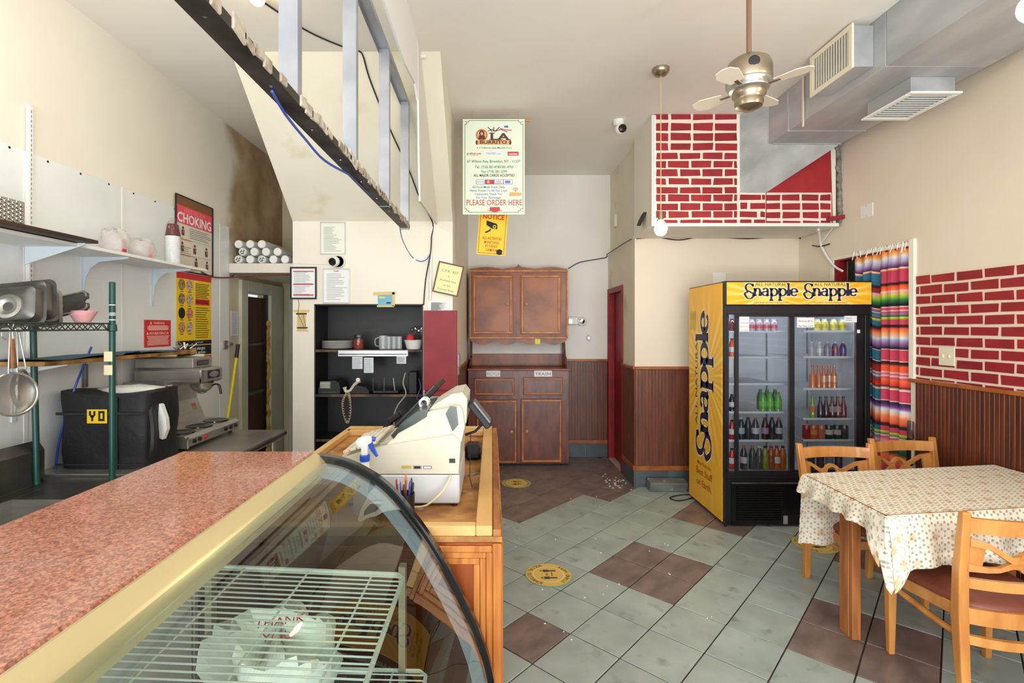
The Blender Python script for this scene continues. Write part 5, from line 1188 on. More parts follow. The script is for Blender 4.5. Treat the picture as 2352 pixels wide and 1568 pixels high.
dw.prism([(XD, .9, ZC), (XD, 3.5, ZC), (XD, 3.38, ZC-.10), (XD, 4.55, 2.60), (XD, 4.52, 2.565), (XD, 3.48, 2.52), (XD, 3.44, 2.8), (XD, 3.40, 3.18), (XD, 3.28, 3.24), (XD, 2.9, 3.16), (XD, .9, 3.14)], (-.0125, 0, 0))
dwo = thing('drywall_panel', 'torn white drywall panel left hanging beside the stud frame', 'drywall', (XD, 3, 2.52))
poly1 = [(XD, .9, ZC), (XD, 3.36, ZC), (XD, 3.40, 3.18), (XD, 3.28, 3.24), (XD, 2.9, 3.17), (XD, .9, 3.15)]
MB().prism(poly1, (-.0125, 0, 0)).build('upper_sheet', mat('white_drywall', (240, 240, 240), .6), dwo)
MB().prism([(XD+.004, 3.37, ZC), (XD+.004, 3.5, ZC), (XD+.004, 4.58, 2.62), (XD+.004, 4.54, 2.575), (XD+.004, 3.48, 2.52), (XD+.004, 3.43, 2.8), (XD+.004, 3.40, 3.18)], (-.0125, 0, 0)).build('lower_sheet', mat('grey_drywall', (226, 224, 216), .6), dwo)
# ================================================ wall hutch
M['hutch'] = mat('worn_brown_veneer', (156, 84, 46), .35, c2=(104, 54, 34), sc=5, st=(1.6, 1.6, .8), det=7, lo=.35, hi=.65)
M['hutch_door'] = mat('patchy_door_veneer', (170, 100, 54), .35, c2=(122, 66, 38), sc=4, det=7, lo=.35, hi=.65, c3=(190, 130, 78), sc3=3.2)
M['hutch_low'] = mat('dark_red_brown_veneer', (122, 62, 46), .3, c2=(82, 42, 34), sc=9, st=(2, 2, .6), det=8)
M['htrim'] = mat('amber_moulding', (206, 134, 66), .35, c2=(168, 98, 44), sc=9)
M['knob'] = mat('wooden_knob', (196, 142, 84), .4)
hu = thing('hutch', 'tall brown wooden two piece hutch with four doors against the back wall', 'cabinet', (.31, 6.14, 0))
hY = 5.93; hx0, hx1 = -.283, .912
MB().box(hx0, hY, .03, hx1, YB-.012, 1.13, b=.003).build('lower_body', M['hutch_low'], hu)
MB().box(hx0+.02, hY+.02, 0, hx1-.02, YB-.03, .03).build('plinth', M['ink'], hu)
MB().box(hx0-.01, hY-.012, 1.13, hx1+.01, YB-.01, 1.155, b=.005).build('counter', M['hutch'], hu)
def hdoor(px0, py0, px1, py1, Y, name, m, knob=None, w=.022, lab=None):
    a = onY(px0, py1, Y); b = onY(px1, py0, Y)
    d = MB().box(a[0], Y-.014, a[2], b[0], Y, b[2], b=.003).build(name, M[m], hu, lab)
    x0, z0, x1, z1 = a[0]+.012, a[2]+.012, b[0]-.012, b[2]-.012
    for q in ((x0, z0, x1, z0+w), (x0, z1-w, x1, z1), (x0, z0+w, x0+w, z1-w), (x1-w, z0+w, x1, z1-w)): MB().box(q[0], Y-.026, q[1], q[2], Y-.013, q[3], b=.005).build('moulding', M['htrim'], d)
    if knob:
        k = onY(*knob, Y-.03); MB().lathe([(.008, 0), (.008, .012), (.020, .018), (.020, .028), (.012, .034), (0, .035)], (k[0], Y-.014, k[2]), 16, d=(0, -1, 0)).build('knob', M['knob'], d)
    return d
hdoor(1093, 917, 1188, 1064, hY, 'door', 'hutch_low', (1175, 991)); hdoor(1196, 915, 1291, 1062, hY, 'door', 'hutch_low', (1210, 990))
hdoor(1088, 868, 1182, 908, hY, 'drawer', 'hutch_low', w=.016); hdoor(1202, 866, 1292, 907, hY, 'drawer', 'hutch_low', w=.016)
for px0, px1, txt, m_ in ((1117, 1149, 'RECYCLE', 'ink_grey'), (1227, 1268, 'TRASH', 'ink_blue')):
    a = onY(px0, 865, hY-.0155); b = onY(px1, 851, hY-.0155); t_ = MB(frame((a[0], hY-.001, a[2]), 'F')).rect(0, 0, b[0]-a[0], b[2]-a[2], .003, 0, t=.0015).text(txt, .05, (b[0]-a[0])/2, .016, .0035, 1, w=(b[0]-a[0])*.86)
    t_.build('paper_tag', [M['paper'], M[m_]], hu, f'white paper tag reading {txt}')
# scalloped pieces
def scallop(x0, x1, zb_, up, Y, n=3, amp=.035, peak=True):
    top = []; N_ = 60
    for i in range(N_+1):
        f = i/N_; s_ = abs(math.sin(f*PI*n)); a_ = amp*(.35+.65*s_)
        if peak and abs(f-.5) < .03: a_ = amp*2.0*(1-abs(f-.5)/.045)
        top.append((x0+(x1-x0)*f, Y, zb_+up*a_))
    return [(x0, Y, zb_)]+top+[(x1, Y, zb_)]
uY = 6.03; ua = onY(1079, 777, uY); ub = onY(1303, 621, uY)
MB().box(ua[0], uY, ua[2], ub[0], YB-.012, ub[2], b=.003).build('upper_body', M['hutch'], hu)
for q in ((ua[0]-.006, ua[2]-.004, ub[0]+.006, ua[2]+.022), (ua[0]-.006, ub[2]-.02, ub[0]+.006, ub[2]+.008)): MB().box(q[0], uY-.014, q[1], q[2], uY+.0, q[3], b=.005).build('edge_moulding', M['htrim'], hu)
for x in (ua[0]-.006, ub[0]-.014): MB().box(x, uY-.013, ua[2]+.02, x+.02, uY, ub[2]-.02, b=.005).build('edge_moulding', M['htrim'], hu)
hdoor(1085, 631, 1178, 768, uY, 'door', 'hutch_door', (1165, 698), .026); hdoor(1195, 630, 1288, 768, uY, 'door', 'hutch_door', (1209, 698), .026)
MB().prism(scallop(ua[0], ub[0], ub[2]+.006, 1, uY-.006), (0, .018, 0)).build('crest', M['hutch'], hu)
MB().prism(scallop(ua[0]+.01, ub[0]-.01, ua[2]-.002, -1, uY-.004, n=4, amp=.075, peak=False), (0, .018, 0)).build('valance', M['hutch'], hu)
MB().box(ua[0], YB-.03, 1.155, ub[0]-.02, YB-.012, onY(0, 812, YB-.03)[2], b=.003).build('back_board', M['hutch'], hu)
MB().box(ua[0]+.015, YB-.020, onY(0, 812, YB)[2], ub[0]-.035, YB-.012, ua[2], b=.002).build('pale_back', M['white_wall'], hu)
for x in (ua[0], ub[0]-.022): MB().prism([(x, hY+.12, 1.155), (x, hY+.10, 1.20), (x, hY+.14, 1.27), (x, hY+.22, 1.30), (x, hY+.25, 1.36), (x, uY+.2, ua[2]), (x, YB-.03, ua[2]), (x, YB-.03, 1.155)], (.022, 0, 0)).build('side_bracket', M['hutch_low'], hu)
a = onY(1229, 790, uY-.02); b = onY(1241, 778, uY-.02); MB().box(a[0], uY-.0085, a[2], b[0], uY-.0065, b[2]).build('sticky_note', mat('yellow_note', (232, 226, 120), .7), label='small yellow sticky note on the hutch valance', cat='note')
# signs hanging in front of the back wall
SYY = 4.45
so, R, w, h = sheet_on('hanging_sign', 'large pale green order here sign with a burrito shop logo hung from a wooden stick', 'sign', 1063, 274, 1205, 493, mat('pale_green_board', (232, 243, 222), .4), Y=SYY, th=.008)
MG = mat('sign_green', (70, 138, 92), .6); MR = mat('sign_dull_red', (200, 70, 72), .6); MBn = mat('sign_maroon', (96, 52, 56), .6); MO = mat('sign_tan', (224, 176, 112), .6); MBl = mat('sign_blue', (120, 128, 196), .6)
pm = MB(R); s_ = w/142.0
def Q(px, py): return ((px-1063)*s_, (493-py)*s_)
def L_(x0, y0, x1, y1, m, z=0): a, b = Q(x0, y1), Q(x1, y0); pm.rect(a[0], a[1], b[0], b[1], z, m)
st_ = [(1077, 277.5), (1191, 277.5), (1191, 281), (1196, 281), (1196, 286), (1201, 286), (1201, 480), (1196, 480), (1196, 484), (1191, 484), (1191, 488), (1077, 488), (1077, 484), (1072, 484), (1072, 480), (1068, 480), (1068, 286), (1072, 286), (1072, 281), (1077, 281), (1077, 277.5)]
for (a, b) in zip(st_[:-1], st_[1:]):
    x0, x1 = sorted((a[0], b[0])); y0, y1 = sorted((a[1], b[1])); L_(x0-.6, y0-.6, x1+.6, y1+.6, 0)
for (cx_, cy__) in ((1069, 280), (1200, 280), (1069, 486), (1200, 486)): L_(cx_-1, cy__-1, cx_+1, cy__+1, 1)
c = Q(1106.5, 311); pm.disc(c[0], c[1], 14*s_, z=.0002, m=3, n=30).disc(c[0], c[1], 12.5*s_, z=.0005, m=1, n=30, r0=.88).disc(c[0], c[1]+4*s_, 6*s_, 7*s_, .0008, 2, 16).disc(c[0], c[1]+3*s_, 3*s_, 4*s_, .0011, 3, 12).poly([(c[0]-9*s_, c[1]-10*s_), (c[0]-6*s_, c[1]-1*s_), (c[0]+6*s_, c[1]-1*s_), (c[0]+9*s_, c[1]-10*s_)], .0010, 2)
q = Q(1145, 310.5); 
def blk(t_, px, py, hpx, m, wpx=None, bold=.012, z=.0003, sh=0):
    p = Q(px, py); pm.text(t_, hpx*s_/.69, p[0], p[1], z, m, w=wpx*s_ if wpx else None, bold=bold, sh=sh)
blk('LA', 1147, 322, 15, 2, 44, .03); L_(1123, 320.5, 1142, 322.5, 2); L_(1147, 320.5, 1156, 322.5, 2); L_(1161, 320.5, 1173, 322.5, 2); L_(1123, 305.5, 1136, 307.5, 2)
for dx in (-11, 0, 11): pm.stroke([Q(1134+dx*.3, 303), Q(1134+dx*.8, 297), Q(1134+dx*1.2, 293)], 2.2*s_, 1.2*s_, .0003, 2)
pm.stroke([Q(1120, 302), Q(1130, 298), Q(1138, 302), Q(1150, 298), Q(1165, 304)], 1.2*s_, 1.6*s_, .0003, 2)
pm.poly([Q(1149, 283), Q(1176, 292), Q(1175, 302), Q(1148, 298)], .0002, 4); pm.poly([Q(1158, 290), Q(1166, 289), Q(1168, 294), Q(1158, 294)], .0005, 0); pm.stroke([Q(1149, 296), Q(1160, 299), Q(1175, 300)], 2*s_, 2*s_, .0005, 1)
L_(1096, 322, 1170, 333, 3, .0003); blk('BURRITO', 1133, 331, 7.2, 2, 62, .03, .0006)
pm.disc(*Q(1095, 328), 2.5*s_, 5.5*s_, .0004, 2, 12).disc(*Q(1172, 328), 2.5*s_, 5.5*s_, .0004, 2, 12)
blk('California Style Mexican Food', 1140, 342, 3.6, 0, 70); pm.disc(*Q(1097, 340), 1.2*s_, z=.0003, m=2, n=6).disc(*Q(1102, 340), 1.2*s_, z=.0003, m=1, n=6)
blk('grubhub.com', 1089, 355.5, 5, 1, 33, .02); L_(1081, 357.5, 1099, 358.2, 1)
L_(1116, 347, 1153, 359, 4, .0002); blk('DELIVERY.com', 1134, 355.5, 4.6, 5, 33, 0, .0005)
L_(1166, 349, 1191, 358, 1, .0002); blk('seamless', 1178.5, 356, 4, 4, 20, .02, .0005)
blk('67 Wilson Ave, Brooklyn, NY - 11237', 1134, 374, 6, 0, 122, .012); blk('Tel.: (718) 381-4740/381-4703', 1135, 387, 6, 0, 88, .01); blk('Fax: (718) 381-3399', 1135, 397.5, 6, 0, 59, .01)
blk('ALL MAJOR CARDS ACCEPTED', 1135, 406, 5.6, 2, 94, .02)
L_(1093, 413, 1177, 424, 5, .0002)
for x0, mm_ in ((1094, 4), (1115, 1), (1136, 4), (1157, 4)): L_(x0, 414, x0+19, 423, mm_, .0004)
L_(1160, 415.5, 1172, 421.5, 5, .0006); L_(1137, 420.5, 1154, 422.5, 3, .0006); blk('DISCOVER', 1103.5, 420, 3, 2, 16, 0, .0007); blk('VISA', 1145.5, 419.6, 3.6, 5, 12, .02, .0007); pm.disc(*Q(1122, 418.5), 3.6*s_, z=.0007, m=3, n=12).disc(*Q(1128, 418.5), 3.6*s_, z=.0008, m=1, n=12)
for i, (t_, ww_) in enumerate((('All Food Made Fresh Daily', 75), ('Never Frozen To All Our Loyal', 85), ('Customers Thank You', 63), ('For Your Patronage', 56))): blk(t_, 1122, 432.5+i*8, 5, 5, ww_)
for k in range(3): pm.stroke([(Q(1184, 441)[0]+r_*s_*math.cos(t_), Q(1184, 441)[1]+r_*s_*math.sin(t_)) for r_ in [3+3*k] for t_ in [PI*.22+PI*.56*i/8 for i in range(9)]], 1.2*s_, 1.2*s_, .0003, 1)
pm.disc(*Q(1184, 440), 1.2*s_, z=.0003, m=1, n=8).poly([Q(1169, 451), Q(1171, 442), Q(1198, 443), Q(1197, 450)], .0006, 3)
blk('PLEASE ORDER HERE', 1135, 472, 13, 1, 127, .005)
pm.poly([Q(1125, 476), Q(1148, 476), Q(1148, 483), Q(1156, 483), Q(1136.5, 488), Q(1117, 483), Q(1125, 483)], .0002, 1)
pm.build('print', [MG, MR, MBn, MO, M['paper'], MBl], so)
MB().cyl(onY(1070, 276, SYY+.012), onY(1216, 276, SYY+.012), .012, n=10).build('stick', M['knob'], so)
cb_ = MB().tube([onY(1085, 274, SYY+.01), (onY(1085, 274, SYY)[0], SYY+.01, ZC)], .0012, 5).tube([onY(1190, 274, SYY+.01), (onY(1190, 274, SYY)[0], SYY+.01, ZC)], .0012, 5); cb_.build('hanging_wire', M['steel'], so)
ny = 6.28
nt_ = thing('notice_sign', 'yellow notice sign about video cameras below the hanging sign', 'sign', onY(1130, 540, SYY+.15))
c0, c1, c3_ = Vector(onY(1094, 583, 4.6)), Vector(onY(1160, 588, 4.6)), Vector(onY(1099, 488, 4.6)); rr_, uu_ = c1-c0, c3_-c0; w, h = rr_.length, uu_.length; R = plane(c0, rr_, uu_); s_ = w/66
MB(R).box(0, 0, 0, w, h, .003).build('sheet', M['yellow'], nt_)
pm = MB(R)
def T(t_, y, hh, ww=None, b=.02): pm.text(t_, hh*s_/.69, w/2, y*s_, .0036, 0, w=ww*s_ if ww else None, bold=b)
T('NOTICE', 82, 11, 49, .03); T('ALL ACTIVITIES', 35, 6, 44); T('MONITORED', 26, 5.5, 34); T('BY VIDEO', 17.5, 5.5, 28); T('CAMERA', 8.5, 5.5, 25)
for q in ((3, 3, 63, 4.2), (3, 3, 4.2, 96), (61.8, 3, 63, 96)): pm.rect(q[0]*s_, q[1]*s_, q[2]*s_, q[3]*s_, .0034, 0)
P_ = lambda *a: [(x*s_, y*s_) for x, y in a]
pm.poly(P_((18, 78), (42, 72), (42, 62), (32, 60), (18, 68)), .0036, 1).poly(P_((31, 69), (43, 70), (44, 60), (32, 60)), .0039, 1).disc(37*s_, 65*s_, 4*s_, z=.0043, m=2, n=14).disc(37*s_, 65*s_, 2.2*s_, z=.0046, m=1, n=12).poly(P_((26, 60), (29, 60), (29, 55), (18, 49), (16, 52), (26, 57)), .0036, 1)
pm.poly(P_((45, 12), (52, 15), (59, 12), (58, 3), (52, -1+2), (46, 3)), .0036, 1)
pm.build('print', [mat('notice_red', (206, 60, 30), .6), M['ink'], M['yellow']], nt_)
MB().tube([onY(1125, 490, 4.6), onY(1125, 470, 4.47)], .0015, 5).build('hanging_string', M['steel'], nt_)
# emergency light, small lock plate, cable on back wall
el = thing('emergency_light', 'white emergency light unit with round lamp head beside the hutch', 'emergency light', onY(1320, 736, YB))
a = onY(1304, 746, YB-.02); b = onY(1328, 727, YB-.02)
MB().box(a[0], YB-.05, a[2], b[0], YB, b[2], b=.012).build('housing', M['white'], el); MB().box(a[0]+.01, YB-.053, a[2]+.02, a[0]+.05, YB-.05, b[2]-.035, b=.001).build('indicator', mat('lit_panel', (250, 250, 255), .3, emit=(255, 255, 255), es=1.2), el)
c = onY(1337, 737, YB-.05); MB().lathe([(.03, 0), (.052, .015), (.056, .04), (.050, .052), (.02, .06), (0, .062)], (c[0], YB, c[2]), 24, d=(0, -1, -.1)).build('lamp_head', M['white'], el)
MB().lathe([(0, .001), (.038, .001), (.03, .012), (0, .018)], (c[0], YB-.055, c[2]-.004), 20, d=(0, -1, -.1)).build('lens', M['chrome'], el)
c = onY(1351, 775, YB); lk = thing('thermostat', 'small chrome latch and round knob on the back wall', 'latch', (c[0], YB, c[2]))
MB().lathe([(.025, 0), (.022, .02), (0, .024)], (c[0], YB, c[2]+.055), 14, d=(0, -1, 0)).build('round_knob', M['white'], lk); MB().box(c[0]-.02, YB-.03, c[2]-.03, c[0]+.025, YB, c[2]+.02, b=.005).build('latch_body', M['steel'], lk)
pts = [onY(1305, 617, YB-.02), onY(1330, 603, YB-.02), onY(1360, 597, YB-.02), onY(1392, 591, YB-.02), (CW-.045, 6.2, 2.545), (CW-.04, 5.9, 2.55), (CW-.04, 5.5, 2.552), (CW-.04, 5.14, 2.548)]
MB().tube(smooth_path(pts, 5), .006, 6).build('black_cable', M['cable_black'], label='black cable looping from the hutch to the ledge above the red door', cat='cable')
pts = [onY(1462, 548, 5.14), onY(1510, 545, 5.13), onY(1560, 551, 5.13), onY(1620, 543, 5.13), onY(1720, 548, 5.13), onY(1820, 541, 5.13), onY(1850, 558, 5.1), onX(1880, 566, XR-.03), onX(1905, 560, XR-.02)]
MB().tube(smooth_path(pts, 5), .006, 6).build('black_cable', M['cable_black'], label='black cable sagging along the wall under the brick bulkhead', cat='cable')
ex = thing('vent_flap', 'dark crumpled vent flap sticking out beside the brick bulkhead', 'vent', (CW, 4.75, 2.6))
for k in range(7): MB().obox((CW-.03+.006*k, 4.80+k*.012, 2.69+.01*k), (1, .3, 0), (0, 1, .2), (.5, 0, 1), .004, .05, .085, b=.001).build('fin', M['shelf_edge'] if k % 2 else M['rubber'], ex)
MB().box(CW-.004, 6.0, 2.85, CW+.03, 6.12, 3.0, b=.004).build('cover_plate', M['cream_dark'], label='cream blank plate high on the side wall', cat='plate cover')
sw_ = thing('cover_plate', 'white blank plate on the cooler wall just above the cooler', 'plate cover', onY(1652, 640, 5.16)); a = onY(1637, 660, 5.155); b = onY(1667, 626, 5.155); MB().box(a[0], 5.150, a[2], b[0], 5.16, b[2], b=.002).cyl(((a[0]+b[0])/2, 5.148, b[2]-.02), ((a[0]+b[0])/2, 5.15, b[2]-.02), .004, n=8).build('plate', M['white'], sw_)
M['ivory'] = mat('ivory_enamel', (232, 224, 200), .4)
# ================================================ duct, registers, fan, pendant, dome camera
DX0, DX1, DZ0, DYF = 2.40, 3.02, 3.235, 4.34
du = thing('air_duct', 'large galvanised rectangular air duct running under the ceiling at the right', 'duct', (2.7, 2.5, DZ0))
for y0, y1 in ((.6, 1.83), (1.834, 3.05), (3.054, DYF)):
    MB().box(DX0, y0, DZ0, DX1, y1, ZC-.003, b=.003).build('duct_section', M['galv'], du)
A_, B_ = onY(1699, 442, BY), onY(1757, 444, BY)
zt_ = 3.42
vs = [(DX0+.03, DYF, DZ0), (DX1, DYF, DZ0), (B_[0], BY, B_[2]), (A_[0], BY, A_[2]), (DX0, DYF, ZC-.003), (DX1, DYF, ZC-.003), (B_[0]+.25, BY, ZC-.003), (A_[0], BY, ZC-.003)]
ch = MB().add(vs, [(0, 3, 2, 1), (0, 4, 7, 3), (1, 2, 6, 5), (4, 5, 6, 7), (3, 7, 6, 2)]); ch.build('tapered_boot', M['galv'], du)
MB().box(DX0-.006, 4.05, DZ0-.004, DX1+.004, 4.07, ZC-.003).build('seam', M['galv'], du)
MB().beam((DX0+.03, DYF, DZ0-.004), (DX1, DYF, DZ0-.004), .02, .008).build('bottom_flange', M['galv'], du)
MB().box(DX0-.014, 3.84, DZ0-.05, DX0-.008, 3.858, ZC).build('hanger_strap', M['ivory'], du)
r1_ = thing('wall_register', 'cream louvred side register box on the left face of the duct', 'vent', (2.33, 3.35, 3.28))
MB().box(2.268, 3.15, 3.285, DX0, 3.55, 3.545, b=.003).build('collar', M['galv'], r1_)
x = 2.262
for q in ((3.14, 3.275, 3.56, 3.305), (3.14, 3.525, 3.56, 3.556), (3.14, 3.305, 3.175, 3.525), (3.525, 3.305, 3.56, 3.525)): MB().box(x-.006, q[0], q[1], x+.008, q[2], q[3], b=.002).build('frame_bar', M['ivory'], r1_)
for k in range(14): MB().obox((x+.006, 3.19+k*.0255, 3.415), (1, .7, 0), (-.7, 1, 0), (0, 0, 1), .011, .0015, .11).build('louvre', M['ivory'], r1_)
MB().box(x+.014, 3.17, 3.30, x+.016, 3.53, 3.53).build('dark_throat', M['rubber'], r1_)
r2_ = thing('ceiling_register', 'white louvred register box under the duct', 'vent', (2.8, 3.36, 3.12))
MB().box(2.66, 3.18, 3.135, 2.94, 3.55, DZ0, b=.002).build('collar', M['galv'], r2_)
zg = 3.12
for q in ((2.635, 3.15, 2.965, 3.185), (2.635, 3.545, 2.965, 3.58), (2.635, 3.185, 2.67, 3.545), (2.93, 3.185, 2.965, 3.545)): MB().box(q[0], q[1], zg, q[2], q[3], zg+.014, b=.004).build('frame_bar', M['white'], r2_)
for k in range(11): MB().obox((2.80, 3.20+k*.033, zg+.006), (1, 0, 0), (0, 1, .8), (0, -.8, 1), .13, .014, .0015).build('louvre', M['white'], r2_)
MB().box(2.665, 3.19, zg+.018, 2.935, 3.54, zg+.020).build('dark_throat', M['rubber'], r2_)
# fan
fx, fy = 1.333, 2.60; zz = lambda py: H-(py-CY)*fy/F
M['nickel'] = mat('aged_nickel', (176, 162, 140), .3, .85, c2=(150, 136, 114), sc=3)
fan = thing('ceiling_fan', 'brushed metal ceiling fan on a long brown rod', 'ceiling fan', (fx, fy, zz(252)))
MB().cyl((fx, fy, zz(138)), (fx, fy, ZC-.04), .0125, n=14).build('rod', mat('bronze_rod', (140, 108, 84), .4, .3), fan)
MB().lathe([(.07, 0), (.06, -.04), (.02, -.06)], (fx, fy, ZC), 22).build('ceiling_canopy', M['nickel'], fan)
R_ = lambda px: px*fy/F
MB().lathe([(R_(12), zz(132)), (R_(30), zz(134)), (R_(44), zz(144)), (R_(49), zz(158)), (R_(49), zz(186)), (R_(47), zz(190))], (fx, fy, 0), 36).build('motor_housing', M['nickel'], fan)
MB().lathe([(R_(47), zz(189)), (R_(49.5), zz(192)), (R_(49), zz(197)), (R_(44), zz(203)), (R_(42), zz(208)), (R_(34), zz(212))], (fx, fy, 0), 36).build('lower_band', M['steel'], fan)
MB().lathe([(R_(34), zz(206)), (R_(36), zz(210)), (R_(36), zz(220)), (R_(31), zz(226)), (R_(30), zz(232)), (R_(31), zz(236)), (R_(28), zz(246)), (R_(16), zz(252)), (0, zz(254))], (fx, fy, 0), 36).build('light_cap', M['nickel'], fan)
MB().lathe([(0, .001), (R_(10), 0), (R_(12), -.002)], (fx-R_(12), fy-R_(47.4), zz(163)), 16, d=(-.25, -1, 0)).build('dark_port', M['rubber'], fan)
for k in range(4):
    a = math.radians(40+90*k); d = Vector((math.cos(a), math.sin(a), 0)); s_ = Vector((-d.y, d.x, .14)).normalized(); c = Vector((fx, fy, zz(206)))
    MB().beam(c+d*.08, c+d*.15, .02, .004).build('blade_arm', M['nickel'], fan)
    pts = [c+d*.13-s_*.035, c+d*.24-s_*.055, c+d*.29-s_*.035, c+d*.30, c+d*.29+s_*.035, c+d*.24+s_*.055, c+d*.13+s_*.035]
    MB().prism(pts, (0, 0, .004)).build('blade', M['beige'], fan)
px_, py_ = 1.258, 3.733
pe_ = thing('pendant_bulb', 'bare glowing bulb hanging on a thin cord from a nickel ceiling rose', 'pendant light', (px_, py_, 2.34))
MB().lathe([(.063, ZC), (.062, ZC-.02), (.045, ZC-.045), (.012, ZC-.055), (0, ZC-.056)], (px_, py_, 0), 28).build('ceiling_rose', M['nickel'], pe_)
MB().cyl((px_, py_, 2.50), (px_, py_, ZC-.05), .004, n=8).build('cord', mat('gold_cord', (206, 184, 130), .6), pe_)
MB().cyl((px_, py_, 2.43), (px_, py_, 2.50), .020, .018, n=16).build('socket', M['nickel'], pe_)
M['bulb_on'] = mat('lit_bulb', (255, 240, 200), .3, emit=(255, 224, 170), es=14)
MB().lathe([(.016, .045), (.022, .025), (.040, .0), (.048, -.03), (.044, -.055), (.030, -.075), (.012, -.083), (0, -.085)], (px_, py_, 2.41), 22).build('bulb', M['bulb_on'], pe_)
nb_ = thing('ceiling_bulb', 'glowing bare bulb at the upper right corner near the duct', 'light bulb', (1.99, 1.83, 2.84))
MB().ball((1.99, 1.83, 2.82), .055, n=20, k=12).build('bulb', M['bulb_on'], nb_); MB().cyl((1.99, 1.83, 2.87), (1.99, 1.83, ZC), .008, n=8).build('rod', M['nickel'], nb_)
kb2 = thing('ceiling_bulb', 'glowing bare bulb on the ceiling at the top beside the stud frame', 'light bulb', (-1.62, 2.9, 3.5))
kp = onZ(590, -6, ZC-.05)
MB().ball(kp, .045, n=16, k=10).build('bulb', M['bulb_on'], kb2); MB().cyl((kp[0], kp[1], ZC-.03), (kp[0], kp[1], ZC), .05, n=18).build('base', M['white'], kb2)
cm = thing('security_camera', 'white dome security camera hanging from the ceiling beside the bulkhead', 'camera', (1.18, 4.67, ZC-.12))
cx_, cyy = 1.18, 4.67
MB().lathe([(.05, 0), (.052, -.03), (.03, -.05)], (cx_, cyy, ZC), 22).ball((cx_+.01, cyy-.02, ZC-.085), .048, n=20, k=12).build('housing', M['white'], cm)
MB().lathe([(.038, 0), (.036, .014), (.02, .02), (0, .02)], (cx_+.02, cyy-.055, ZC-.095), 18, d=(.2, -1, -.2)).build('lens', M['black_gloss'], cm)
pl = thing('cover_plate', 'white square blank plate on the right wall above the curtain', 'plate cover', onX(1990, 487, XR))
a = onX(1977, 504, XR); b = onX(2006, 464, XR); MB().box(XR-.006, b[1], a[2], XR, a[1], b[2], b=.002).build('plate', M['white'], pl)
for z_ in (a[2]+.015, b[2]-.015): MB().cyl((XR-.008, (a[1]+b[1])/2, z_), (XR-.005, (a[1]+b[1])/2, z_), .004, n=8).build('screw', M['steel'], pl)
sw2 = thing('switch_plate', 'ivory double switch plate among the painted bricks', 'light switch', onX(2180, 817, XR))
a = onX(2160, 838, XR); b = onX(2197, 797, XR); MB().box(XR-.014, b[1], a[2], XR-.006, a[1], b[2], b=.003).build('plate', M['ivory'], sw2)
for f in (.3, .7): MB().box(XR-.022, b[1]+(a[1]-b[1])*f-.006, (a[2]+b[2])/2-.012, XR-.013, b[1]+(a[1]-b[1])*f+.006, (a[2]+b[2])/2+.012, b=.002).build('toggle', M['ivory'], sw2)
wc = MB().tube(smooth_path([onY(1880, 527, 4.56), onX(1885, 560, XR-.04), onX(1900, 590, XR-.03), onX(1918, 612, XR-.03), onX(1935, 622, XR-.03)], 5), .010, 8).tube(smooth_path([onY(1916, 518, 4.56), onX(1900, 540, XR-.03), onX(1888, 556, XR-.03)], 4), .004, 6)
wc.build('white_cable', M['white'], label='thick white cable bundle hanging from the bulkhead towards the curtain', cat='cable')

# ================================================ drinks cooler
FX0, FX1, FY0, FY1, FZ = 1.918, 3.115, 4.13, 4.87, 2.025
co = thing('drinks_cooler', 'black two door drinks cooler with yellow printed header and side', 'refrigerator', ((FX0+FX1)/2, (FY0+FY1)/2, 0))
M['cooler'] = mat('cooler_black', (26, 28, 32), .32); M['liner'] = mat('cooler_liner', (232, 234, 238), .4)
cz0 = .42
MB().box(FX0, FY0+.012, .02, FX1, FY1, cz0, b=.004).build('base_cabinet', M['cooler'], co)
MB().box(FX0, FY0+.30*0+.06, 1.83, FX1, FY1, FZ, b=.004).build('top_box', M['cooler'], co)
MB().box(FX0, FY0+.012, cz0, FX0+.03, FY1, 1.83).build('side_wall', M['cooler'], co); MB().box(FX1-.03, FY0+.012, cz0, FX1, FY1, 1.83).build('side_wall', M['cooler'], co)
MB().box(FX0+.03, FY1-.03, cz0, FX1-.03, FY1, 1.83).build('rear_wall', M['liner'], co)
for x in (FX0+.03, FX1-.04): MB().box(x, FY0+.06, cz0, x+.01, FY1-.03, 1.83).build('liner_side', M['liner'], co)
MB().box(FX0+.04, FY0+.06, cz0, FX1-.04, FY1-.03, cz0+.01).build('liner_floor', M['liner'], co)
MB().box(FX0+.04, FY0+.06, 1.80, FX1-.04, FY1-.03, 1.83).build('liner_top', M['liner'], co)
MB().box(FX0+.05, FY0+.085, 1.775, FX1-.05, FY0+.10, 1.795, b=.003).build('lamp_tube', mat('lamp_tube', (250, 252, 255), .3, emit=(235, 242, 255), es=16), co)
def pX(px, Y=FY0): return (px-CX)*Y/F
def pZ(py, Y=FY0): return H-(py-CY)*Y/F
def fbar(name, px0, py0, px1, py1, y0, y1, m='cooler', b=.004, par=None):
    return MB().box(pX(px0), y0, pZ(py1), pX(px1), y1, pZ(py0), b=b).build(name, M[m], par or co)
fbar('header_frame', 1664, 645, 2003, 701, FY0, FY0+.06)
fbar('face_rail', 1664, 701, 2000, 722, FY0+.002, FY0+.05); fbar('face_rail', 1664, 1084, 2000, 1100, FY0+.002, FY0+.05)
fbar('face_stile', 1664, 722, 1675, 1084, FY0+.002, FY0+.05); fbar('face_stile', 1988, 722, 2000, 1084, FY0+.002, FY0+.05)
fbar('side_post', 1664, 701, 1670, 1209, FY0-.002, FY0+.012); 
